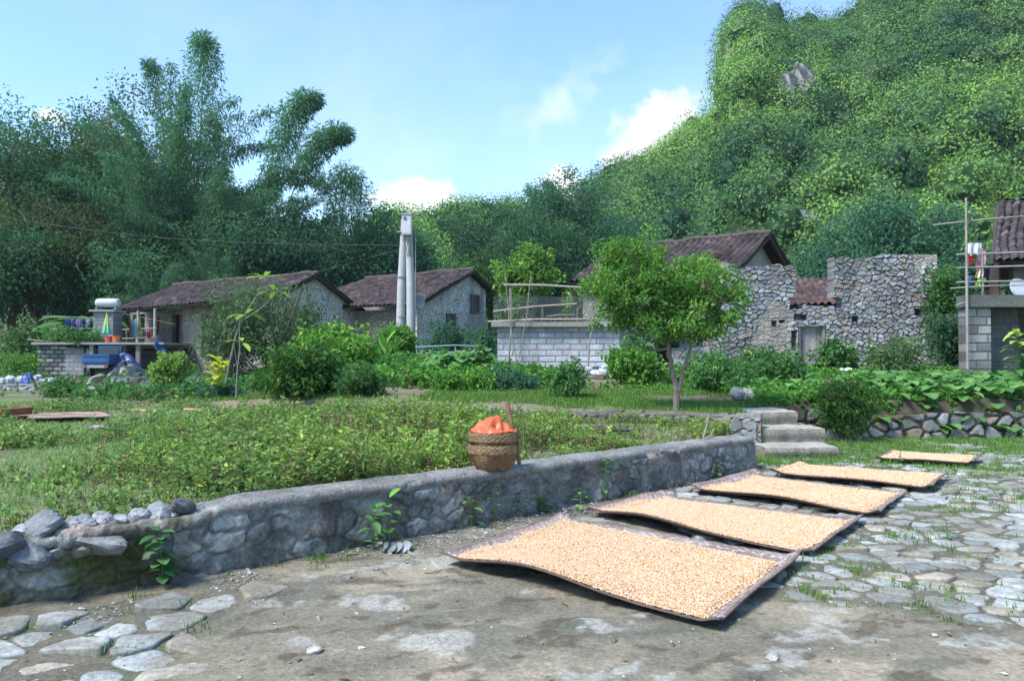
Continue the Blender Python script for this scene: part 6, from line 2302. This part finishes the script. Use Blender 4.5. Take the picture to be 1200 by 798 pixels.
# crumpled orange sack
k, m = 90, 46
th = np.linspace(0, 2 * math.pi, k + 1)
t = np.linspace(0, 1, m)
TH_, T = np.meshgrid(th, t)
x = np.cos(TH_) * .222 * np.cos(T * math.pi / 2) ** .8
y = np.sin(TH_) * .222 * np.cos(T * math.pi / 2) ** .8
hump = np.exp(-((x - .02) / .15) ** 2 - ((y - .03) / .17) ** 2)
z = .03 + .03 * np.sin(T * math.pi / 2) + .135 * hump * np.sin(T * math.pi / 2) ** .6
fold = np.sin(x * 46 + 3.2 * fbm(x * 6, y * 6, 2, 871) * 4 + y * 12) * .5 + np.sin(x * 21 - y * 33 + 5 * fbm(x * 5, y * 5 + 3, 2, 872)) * .5
z = z + (np.abs(fold) ** .7) * .020 * sstep(.02, .3, T) + .05 * np.exp(-((x + .15) / .06) ** 2 - (y / .1) ** 2)
z = z - .075 * np.exp(-((x - .03) / .035) ** 2 - ((y + .09) / .05) ** 2) - .05 * np.exp(-((x - .11) / .03) ** 2 - ((y + .06) / .08) ** 2)
rimw = sstep(.22, .0, T)
z = z + .03 * rimw * (.4 + fbm(TH_ * 2.2, T * 0, 3, 873))
P = np.stack([x * (1 + .04 * rimw), y * (1 + .04 * rimw), z], -1)
P[:, -1] = P[:, 0]
oc = lerp3((.47, .085, .022), (.56, .125, .04), fbm(x * 8, y * 8, 3, 874))
oc = lerp3(oc, (.20, .05, .05), sstep(.62, .68, fbm(x * 10 + 40, y * 10, 3, 875)) * (x > .08) * .8)
sack = Geo().grid(P, oc).build('sack', M['plastic'], loc=(bc_[0], bc_[1], bc_[2] + .155 + .165), smooth=True)
tag(sack, 'crumpled orange plastic sack bulging out of the upper basket', 'sack')
pole_ = Geo()
pA, pB = at(609, 541, 8.22), at(594, 471, 8.26)
pA[2] = WT + .02
pole_.tube([pA, (pA * .5 + pB * .5) + np.array([.004, 0, 0]), pB], [.021, .024, .026], (.20, .125, .065), 10)
tag(pole_.build('carrying_pole', M['wood']), 'brown wooden pole stuck upright behind the baskets on the wall', 'pole')
# dead twig on the wall edge
tw = at(818, 525, 9.9)
tg_ = Geo().tube([(0, 0, -.25), (.02, 0, 0), (-.02, 0, .18), (.03, 0, .34), (.05, 0, .5)], [.014, .013, .011, .009, .004], (.30, .28, .25), 6)
tg_.tube([(-.02, 0, .16), (.08, 0, .2), (.12, 0, .30)], [.009, .007, .004], (.3, .28, .25), 6)
tag(tg_.build('dead_twig', M['wood'], loc=at(826, 528, 10.6)), 'pale twisted dead twig rising behind the wall right of the baskets', 'twig')
twg = Geo().tube([(0, 0, 0), (.01, 0, .5)], [.012, .010], (.13, .11, .09), 6)
tag(twg.build('garden_stake', M['wood'], loc=gp(613, 9.2)), 'short dark stake in the weeds just right of the carrying pole', 'stake')

# ------------------------------------------------------------------ things in the yard
# left winnowing basket and board
wbp = onz(17, 489, tz(-11.2, 18.0))
wb = thing('winnowing_basket', 'shallow reddish brown basket on the bare yard at the left edge', 'basket', (wbp[0], wbp[1], wbp[2] - .02))
Geo().lathe([(.01, .02), (.24, .0), (.28, .12), (.295, .19), (.28, .19), (.25, .05), (.01, .04)], col=(.22, .09, .055), k=28).build('body', M['weave'], wb)
Geo().lathe([(.292, .17), (.305, .19), (.292, .21), (.28, .19), (.292, .17)], col=(.16, .07, .045), k=28).build('rim', M['weave'], wb)


def flat_patch(name, label, cat, corners, zh, th, col, seed, mat='weave', n=40, bump=.02, group=None, zb=None):
    cs = [onz(px, py, zh) for px, py in corners]
    U, V = np.meshgrid(np.linspace(0, 1, n), np.linspace(0, 1, n))
    P = (1 - V)[..., None] * ((1 - U)[..., None] * cs[0] + U[..., None] * cs[1]) + V[..., None] * ((1 - U)[..., None] * cs[3] + U[..., None] * cs[2])
    P = P + np.array([0, 0, 1.]) * (bump * fbm(U * 4, V * 4, 3, seed))[..., None]
    c = np.broadcast_to(np.asarray(col), P.shape) * (.7 + .6 * fbm(U * 8, V * 8, 3, seed + 1))[..., None]
    g = Geo().grid(P, c)
    Q = P - np.array([0, 0, th])
    g.grid(Q, np.asarray(col) * .6, flip=True)
    for sl_, fl in ((np.s_[0, :], True), (np.s_[-1, :], False), (np.s_[:, 0], False), (np.s_[:, -1], True)):
        g.grid(np.stack([P[sl_], Q[sl_]]), np.asarray(col) * .6, flip=fl)
    return tag(g.build(name, M[mat]), label, cat, group)


zy = tz(-9.5, 18.0)
flat_patch('old_mat', 'worn brown mat with a pinkish edge lying on the bare yard at left', 'mat', ((31, 490), (133, 488), (118, 483), (44, 484)), zy + .05, .02, (.34, .24, .19), 881)
tag(Geo().grid(*(lambda P, c: (P, c))(
    (lambda U, V: onz(68, 486, zy + .06) + np.stack([(U - .5) * 1.3, (V - .5) * .5, .04 * np.exp(-((U - .5) / .28) ** 2 - ((V - .5) / .3) ** 2) * (.6 + .8 * fbm(U * 12, V * 12, 3, 885))], -1))(*np.meshgrid(np.linspace(0, 1, 50), np.linspace(0, 1, 30))),
    lerp3((.15, .085, .065), (.32, .20, .15), fbm(*(np.array(np.meshgrid(np.linspace(0, 20, 50), np.linspace(0, 12, 30))),)[0], 3, 886)))).build('bean_husks', M['corn']),
    'reddish brown husks heaped on the worn mat in the yard', 'husks', kind='stuff')
for px, py, Y, r, lab in ((119, 514, 12.6, .16, 'flat pale stone lying alone in the yard grass'), (40, 515, 12.4, .07, 'small white stone in the bare yard at left'),
                          (112, 452, 24.6, .30, 'pale flat boulder on the edge of the stone ledge at left')):
    g = Geo()
    p = gp(px, Y)
    add_rock(g, R, (0, 0, 0), r, .35, 2, (.27, .26, .235))
    tag(g.build('field_stone', M['rock'], loc=(p[0], p[1], p[2] + .05 + (.3 if r > .2 else 0))), lab, 'stone')
# split grey stone by the wall foot
g = Geo()
for k in range(4):
    Pm = rock_mesh(R, .085, .9, 2, 12) * np.array([.28, 1, .75]) @ rotm(0, .75, .4 + .08 * k).T + np.array([.055 * k - .08, -.004 * k, .03])
    g.grid(Pm, np.broadcast_to(np.array((.17, .19, .195)) * (.8 + .15 * k), Pm.shape))
p = onz(462, 645, .01)
tag(g.build('split_stone', M['rock'], loc=p), 'grey layered stone slabs tilted at the wall foot below the leafy weed', 'stone')
for px, py, r, lab in ((367, 765, .045, 'small whitish stone embedded in the mud at lower centre left'), (349, 774, .018, 'tiny dark pebble on the mud beside the whitish stone'),
                       (720, 752, .02, 'tiny brown clod on the mud in front of the first mat'), (905, 772, .038, 'white chip of old mortar on the mud at lower right')):
    g = Geo()
    add_rock(g, R, (0, 0, 0), r, .5, 2, (.14, .1, .08) if 'dark' in lab or 'brown' in lab else (.34, .34, .31))
    q = onz(px, py, .01)
    tag(g.build('pebble', M['rock'], loc=(q[0], q[1], float(court_z(np.array([q[0]]), np.array([q[1]]))[0]) + r * .2)), lab, 'stone')

# plank pile by the plant
plank_base = at(290, 470, 20)
for k, (a_, b_, w, lab) in enumerate((((196, 467), (262, 455), .14, 'long weathered plank sloping left from the pile'), ((240, 471), (318, 460), .22, 'broad dark plank on top of the pile by the yellow-green plant'),
                                      ((262, 476), (322, 468), .18, 'lower grey plank of the pile'), ((228, 477), (290, 466), .16, 'grey plank crossing under the broad dark one'),
                                      ((252, 463), (310, 457), .20, 'pale plank at the back of the pile'))):
    A, B = at(*a_, 20.2 - .12 * k), at(*b_, 21.0 - .1 * k)
    L = np.linalg.norm(B - A)
    g = Geo()
    nseg = 5
    for i in range(nseg):
        g.box((L * ((i + .5) / nseg - .5), 0, .012 * math.sin(i * 1.3)), (L / nseg + .01, w, .045), lerp3((.20, .20, .20), (.36, .36, .36), (i * .37 + k * .21) % 1))
    d = (B - A) / L
    o = g.build('plank', M['wood'], loc=(A + B) / 2, rot=(0, -math.asin(d[2]), math.atan2(d[1], d[0])))
    tag(o, lab, 'plank', 'old planks piled in the yard')
for k, (a_, b_, lab) in enumerate((((216, 485), (252, 484), 'orange brown bamboo pole on the ground below the small pale tree'), ((292, 491), (340, 494), 'orange brown bamboo pole on the ground left of the rounded bush'),
                                   ((155, 477), (172, 482), 'short pale bamboo offcut lying in the yard'))):
    A, B = at(*a_, 16.6), at(*b_, 16.2)
    A[2] = tz(A[0], A[1]) + .03
    B[2] = tz(B[0], B[1]) + .03
    tag(Geo().tube([A, (A + B) / 2, B], .03, (.42, .25, .13), 7).build('bamboo_pole', M['wood']), lab, 'pole', 'bamboo poles lying in the yard')

# rubble heaps: every stone a stone
def heap(n, px, Y, spread, r, zadd, label, grp, seed, tone=None, ydep=.5):
    rr = np.random.default_rng(seed)
    for i in range(n):
        x = (px - 600) / F * Y + rr.uniform(-1, 1) * spread
        y = Y + rr.uniform(-1, 1) * ydep
        s = r * rr.uniform(.55, 1.3)
        q = abs((x - (px - 600) / F * Y) / spread)
        z = tz(x, y) + s * .4 + zadd * (1 - q) * rr.random()
        g = Geo()
        add_rock(g, rr, (0, 0, 0), s, rr.uniform(.5, .85), 1, tone, 8)
        tag(g.build('rubble_stone', M['rock'], loc=(x, y, z)), label, 'stone', grp)


heap(16, 700, 20.6, .55, .17, .35, 'pale broken stone in the heap at the foot of the block terrace', 'stones heaped by the block terrace', 901, (.40, .41, .42), .35)
heap(12, 762, 21.4, .5, .15, .3, 'grey stone in the heap below the dark openings left of the tree trunk', 'stones heaped below the dark openings', 902, (.42, .43, .44), .35)
heap(34, 36, 29, 1.5, .16, .25, 'whitish stone in the row heaped before the block shed', 'stones heaped before the block shed', 903, (.31, .33, .35), .45)
heap(4, 995, 21.5, .35, .15, .15, 'white stone lying below the ruin right of the door', 'stones by the ruin door', 904, (.60, .61, .62), .2)
heap(5, 868, 16.0, .35, .14, .25, 'grey stone piled beside the top of the stone steps', 'stones at the head of the steps', 905, (.26, .26, .25), .3)

# ------------------------------------------------------------------ poles, wires
pbx = gp(476, 30)
pole_top = at(600, 250, 30)[2]
up = thing('utility_pole', 'left concrete power pole of the touching pair, slightly leaning', 'pole', (at(470, 400, 30)[0], 30, pbx[2]), group='pair of concrete poles')
Geo().tube([(-.06, 0, -.3), (0.0, 0, 3), (at(474, 258, 30)[0] - at(470, 400, 30)[0], 0, pole_top - pbx[2] - .25)], [.17, .155, .125], (.35, .36, .36), 14).build('shaft', M['conc'], up, smooth=True)
g = Geo()
for z in (1.9, 3.4, 5.1):
    g.tube([(.02, 0, z), (.02, 0, z + .05)], [.185, .185], (.2, .2, .2), 12)
g.build('clamp', M['metal'], up)
up2 = thing('utility_pole', 'right concrete power pole of the pair, rising to the box', 'pole', (at(480.5, 400, 30)[0] + .02, 29.95, pbx[2]), group='pair of concrete poles')
Geo().tube([(.03, 0, -.3), (0, 0, 3), (-.08, 0, pole_top - pbx[2] - .2)], [.17, .155, .125], (.37, .38, .38), 14).build('shaft', M['conc'], up2, smooth=True)
mb = thing('meter_box', 'pale grey electric meter box at the top of the concrete poles', 'meter box', (at(477, 264, 29.75)[0], 29.72, at(477, 264, 29.75)[2]))
g = Geo().box((0, 0, 0), (.36, .24, .76), (.42, .43, .44)).box((0, -.01, .40), (.40, .29, .04), (.36, .37, .38)).box((0, -.125, -.02), (.30, .012, .62), (.46, .47, .48))
g.build('cabinet', M['paint'], mb)
g = Geo().lathe([(.01, .0), (.055, .0), (.06, .02), (.05, .035), (.01, .04)], col=(.10, .11, .12), k=14)
g.v[0] = g.v[0] @ rotm(math.pi / 2).T + np.array([-.06, -.13, .24])
g.build('dial', M['paint'], mb)
g = Geo()
for q in (-.1, 0, .08, .14):
    g.tube([(q, -.05, -.38), (q * 1.2, -.12, -.55), (q * .7 + .05, -.1, -.8), (q * .5 + .08, .0, -1.2)], .014, (.06, .06, .06), 5)
g.build('cable_tails', M['metal'], mb)
tag(Geo().tube([at(487, 265, 29.9), at(487, 330, 29.9), at(486, 410, 29.9)], .018, (.25, .27, .27), 5).build('conduit', M['metal']), 'thin grey conduit running down beside the right concrete pole', 'conduit')
for a_, b_, Ya, Yb, sag, lab in (((473, 288), (-20, 250), 30, 44, .5, 'black cable from the concrete poles to the far left'),
                                 ((473, 291), (130, 352), 30, 38, .5, 'black cable from the concrete poles to the balcony house'),
                                 ((482, 290), (760, 300), 30, 33, .5, 'black cable from the concrete poles to the right behind the tree'),
                                 ((482, 294), (556, 318), 30, 41, .2, 'short cable from the concrete poles to the gabled house')):
    A, B = at(*a_, Ya), at(*b_, Yb)
    t = np.linspace(0, 1, 14)[:, None]
    tag(Geo().tube(A + (B - A) * t - np.array([0, 0, sag]) * np.sin(t * math.pi), .012, (.03, .03, .03), 4).build('power_cable', M['metal']), lab, 'cable')
gp_ = gp(487, 28)
gr = thing('pipe_gate', 'low greenish pipe rail fence right of the concrete poles', 'fence', (at(487, 412, 28)[0], 28, gp_[2]))
for z in (at(500, 407, 28)[2], at(500, 415, 28)[2]):
    Geo().tube([(0, 0, z - gp_[2]), (1.4, 0, z - gp_[2] + .07), (2.4, .1, z - gp_[2] + .03)], .03, (.16, .24, .25), 6).build('rail', M['metal'], gr)
for x in (.05, 1.4, 2.35):
    Geo().tube([(x, .03, -.1), (x, .03, at(500, 405, 28)[2] - gp_[2])], .035, (.16, .22, .22), 6).build('post', M['metal'], gr)

# ------------------------------------------------------------------ life around the balcony house
def hung_cloth(label, px0, px1, py0, py1, Y, col, seed, grp, cat='laundry', stripes=None):
    A, B = at(px0, py0, Y), at(px1, py0, Y)
    H = A[2] - at(px0, py1, Y)[2]
    n, m = 24, 14
    U, V = np.meshgrid(np.linspace(0, 1, n), np.linspace(0, 1, m))
    P = A + (B - A) * U[..., None]
    P = P + np.stack([.02 * np.sin(V * 5 + seed), .05 * np.sin(U * 14 + seed) * (.3 + V) - .02, -V * H * (1 + .08 * np.sin(U * 7 + seed))], -1)
    c = np.broadcast_to(np.asarray(col, float), P.shape).copy()
    if stripes is not None:
        c = lerp3(c, np.asarray(stripes), sstep(.5, .56, fbm(U * 6 + seed, V * 6, 2, seed)))
    g = Geo().grid(P, c)
    g.grid(P + np.array([0, .012, 0]), c * .9, flip=True)
    return tag(g.build('hung_garment', M['cloth']), label, cat, grp)


G1, G2, G3 = 'laundry on the shed roof line', 'laundry on the balcony', 'laundry of the terrace house'
for a in (('navy blue trousers at the left end of the line over the shed roof', 75, 83, 374, 385, (.03, .05, .16), None), ('dark blue flowered cloth second on the shed roof line', 84, 89, 374, 385, (.05, .07, .2), (.3, .3, .5)),
          ('purple patterned blouse in the middle of the shed roof line', 90, 96, 374, 384, (.10, .06, .22), (.35, .25, .5)), ('dark indigo cloth right of the patterned blouse', 97, 100, 374, 384, (.04, .06, .18), None),
          ('pale lilac shirt at the right end of the shed roof line', 101, 105, 374, 384, (.40, .40, .55), None)):
    hung_cloth(a[0], a[1], a[2], a[3], a[4], 37.8, a[5], a[1], G1, stripes=a[6])
for a in (('coral red shirt at the left of the balcony laundry', 152, 155, 374, 392, (.50, .12, .08), None), ('turquoise shirt in the middle of the balcony laundry', 155, 161, 375, 395, (.08, .35, .42), None),
          ('white and grey cloth hanging behind the turquoise shirt', 158, 163, 373, 396, (.5, .5, .5), None), ('small yellow cloth on the balcony railing', 163, 167, 388, 394, (.55, .42, .07), None),
          ('small blue cloth beside the yellow one', 168, 171, 388, 394, (.06, .15, .38), None), ('dark red cloth on the balcony railing', 172, 177, 388, 396, (.35, .03, .04), None),
          ('ochre towel hanging high on the balcony', 162, 165, 373, 388, (.4, .3, .15), None)):
    hung_cloth(a[0], a[1], a[2], a[3], a[4], 38.9, a[5], a[1], G2, stripes=a[6])
for a in (('white blanket draped on top of the right-hand rack', 1132, 1149, 285, 300, 20.0, (.62, .66, .70), (.5, .52, .6)), ('red garment under the white blanket', 1133, 1141, 299, 309, 20.0, (.55, .05, .06), None),
          ('pink striped shirt right of the red garment', 1143, 1155, 294, 313, 20.15, (.60, .22, .30), (.7, .5, .55)), ('cream cloth below the pink shirt', 1143, 1152, 312, 325, 20.0, (.55, .45, .33), None),
          ('bright lime green cloth low on the rack', 1145, 1154, 326, 336, 20.0, (.25, .6, .08), None), ('blue cloth at the foot of the rack pole', 1133, 1138, 324, 336, 20.0, (.08, .18, .40), None),
          ('dark navy cloth at the right of the rack', 1151, 1159, 314, 338, 20.3, (.04, .04, .07), None)):
    hung_cloth(a[0], a[1], a[2], a[3], a[4], a[5], a[6], a[1], G3, stripes=a[7])
for lab, a_, b_, Y, r in (('bamboo laundry line over the shed roof', (50, 371), (118, 373), 37.9, .025), ('lower bamboo rail over the shed roof', (62, 386), (112, 385), 37.7, .028),
                          ('long bamboo rail sticking out left along the shed roof', (32, 398), (100, 404), 37.2, .03), ('string line across the balcony', (140, 367), (205, 380), 38.8, .012),
                          ('tall bamboo pole standing at the laundry rack', (1134, 432), (1132, 232), 19.8, .035), ('long horizontal bamboo laundry pole reaching the tiled roof', (1094, 264), (1206, 253), 19.9, .025),
                          ('second rack rail with short overhang at the ruin side', (1114, 338), (1206, 334), 19.85, .022), ('small offcut pole under the rack', (1120, 358), (1136, 354), 19.85, .02)):
    A, B = at(*a_, Y), at(*b_, Y)
    tag(Geo().tube([A, (A + B) / 2 + np.array([0, 0, .02]), B], [r, r * .9, r * .7], (.26, .235, .20), 6).build('bamboo_pole', M['wood']), lab, 'pole')
um = thing('closed_umbrella', 'closed green and yellow umbrella hanging upright before the block cubicle', 'umbrella', at(125, 391, 37.0))
Hh = at(125, 368, 37.0)[2] - at(125, 391, 37.0)[2]
k = 24
prof = np.array([(.02, Hh), (.07, Hh * .75), (.15, Hh * .35), (.20, .02), (.17, 0.0)])
th = np.arange(k) * 2 * math.pi / k
V = np.array([np.stack([r * (1 + .16 * np.cos(th * 8)) * np.cos(th), r * (1 + .16 * np.cos(th * 8)) * np.sin(th), np.full(k, z)], -1) for r, z in prof])
cc = lerp3((.04, .40, .30), (.50, .52, .12), np.array([.95, .8, .45, .05, 0])[:, None] * np.ones(k))
V = np.concatenate([V, V[:, :1]], 1)
cc = np.concatenate([cc, cc[:, :1]], 1)
Geo().grid(V, cc).build('canopy', M['cloth'], um)
Geo().tube([(0, 0, -.25), (0, 0, Hh + .08)], .012, (.3, .3, .3), 6).build('shaft', M['metal'], um)
for px, lab, col in ((127, 'red plastic basin on the shed roof under the umbrella', (.50, .09, .08)), (136, 'orange plastic bucket on the shed roof beside the basin', (.55, .16, .05))):
    p = at(px, 406, 37.0)
    b = thing('plastic_bucket', lab, 'bucket', (p[0], p[1], 2.36))
    Geo().lathe([(.01, .01), (.13, .0), (.17, .24), (.155, .24), (.12, .03), (.01, .03)], col=col, k=18).build('body', M['plastic'], b)
    Geo().lathe([(.165, .235), (.182, .245), (.165, .258), (.165, .235)], col=col, k=18).build('rim', M['plastic'], b)
d2 = thing('satellite_dish', 'dark blue satellite dish at the corner of the balcony deck', 'satellite dish', at(187, 408, 36.6))
g = Geo().lathe([(.01, 0), (.18, .03), (.34, .10), (.34, .115), (.18, .05), (.01, .02)], col=(.02, .05, .16), k=20)
g.v[0] = g.v[0] @ rotm(math.radians(60), 0, math.radians(60)).T
g.build('reflector', M['metal'], d2, smooth=True)
Geo().tube([(0, 0, 0), (.1, .2, -.1), (.12, .25, -.5)], .025, (.12, .12, .12), 6).build('bracket', M['metal'], d2)

# small blue three-sided farm trailer parked in the shed
tp = at(120, 447, 35.6)
tv = thing('farm_truck', 'small blue farm truck parked with its tailgate out under the balcony', 'truck', (tp[0], tp[1], tz(tp[0], tp[1])), .15)
g = Geo().box((0, 0, .62), (1.05, 1.7, .06), (.02, .08, .20))
for s_ in (-1, 1):
    g.box((s_ * .52, 0, .84), (.05, 1.7, .42), (.022, .09, .22))
g.box((0, .83, .84), (1.05, .05, .42), (.022, .09, .22))
g.build('cargo_bed', M['paint'], tv)
g = Geo().box((0, -.86, .84), (1.09, .05, .44), (.025, .11, .26)).box((0, -.895, .98), (.98, .03, .05), (.02, .075, .18)).box((0, -.895, .72), (.98, .03, .05), (.02, .075, .18))
g.build('tailgate', M['paint'], tv)
g = Geo().box((0, -.85, .52), (1.0, .08, .12), (.32, .33, .34))
g.build('bumper', M['metal'], tv)
for s_ in (-1, 1):
    Geo().box((s_ * .42, -.9, .53), (.12, .03, .08), (.35, .05, .03)).build('tail_light', M['paint'], tv)
    g = Geo().lathe([(.10, -.09), (.25, -.09), (.28, -.06), (.28, .06), (.25, .09), (.10, .09)], col=(.03, .03, .03), k=20)
    g.v[0] = g.v[0][:, [2, 1, 0]] + np.array([s_ * .40, -.25, .28])
    w_ = g.build('wheel', M['plastic'], tv)
    g = Geo().lathe([(.01, .06), (.11, .05), (.12, -.05), (.01, -.06)], col=(.25, .25, .26), k=14)
    g.v[0] = g.v[0][:, [2, 1, 0]] + np.array([s_ * .40, -.25, .28])
    g.build('rim', M['metal'], w_)
g = Geo().box((0, 1.25, .95), (1.0, .7, 1.0), (.02, .07, .17)).box((0, 1.0, 1.2), (.8, .24, .35), (.05, .06, .07))
g.build('cab', M['paint'], tv)


def draped(label, name, px, py_top, Y, wd, dp, H, col, seed):
    k, m = 48, 22
    th = np.linspace(0, 2 * math.pi, k + 1)
    t = np.linspace(0, 1, m)
    TH_, T = np.meshgrid(th, t)
    rad = (1 - T) ** .55 * (1 + .14 * np.sin(TH_ * 5 + seed) * (1 - T) + .10 * np.sin(TH_ * 9) * (1 - T))
    z = H * T ** .75 * (1 + .14 * np.sin(TH_ * 2 + seed)) + .16 * (fbm(np.cos(TH_) * 3 + seed, np.sin(TH_) * 3 + T * 4, 3, seed) - .5)
    P = np.stack([rad * wd * np.cos(TH_), rad * dp * np.sin(TH_), z], -1)
    P[:, -1] = P[:, 0]
    x = (px - 600) / F * Y
    c = np.broadcast_to(np.asarray(col), P.shape) * (.7 + .6 * fbm(TH_ * 2, T * 5, 3, seed + 3))[..., None]
    return tag(Geo().grid(P, c).build(name, M['plastic'], loc=(x, Y, tz(x, Y) - .02), smooth=True), label, 'tarpaulin')


draped('dark grey tarpaulin draped over a heap beside the blue truck', 'covered_heap', 148, 420, 35.5, 1.0, .8, .66, (.035, .045, .05), 911)
draped('bright blue tarpaulin crumpled on the heap behind the grey one', 'blue_tarpaulin', 146, 420, 36.2, .85, .5, 1.0, (.012, .035, .15), 912)
draped('small blue plastic bag lying on the stone row at left', 'plastic_bag', 33, 440, 28.4, .26, .2, .42, (.015, .045, .22), 913)
for px, w, h, lab, col in ((1165, .62, .30, 'brown flat board leaning on the rail of the terrace house', (.16, .11, .08)), (1194, .5, .55, 'pale bluish sack leaning at the right edge behind the rail', (.45, .52, .58))):
    p = at(px, 338, 20.4)
    g = Geo().lathe([(.01, -.03), (w * .45, -.03), (w * .5, 0), (w * .45, .03), (.01, .03)], k=16, col=col)
    g.v[0] = g.v[0] * np.array([1, h / w, 1]) @ rotm(math.radians(70), .3, 0).T
    tag(g.build('leaning_board' if 'board' in lab else 'stored_sack', M['cloth'], loc=(p[0], p[1], 1.1 + zt + h * .45)), lab, 'board' if 'board' in lab else 'sack')
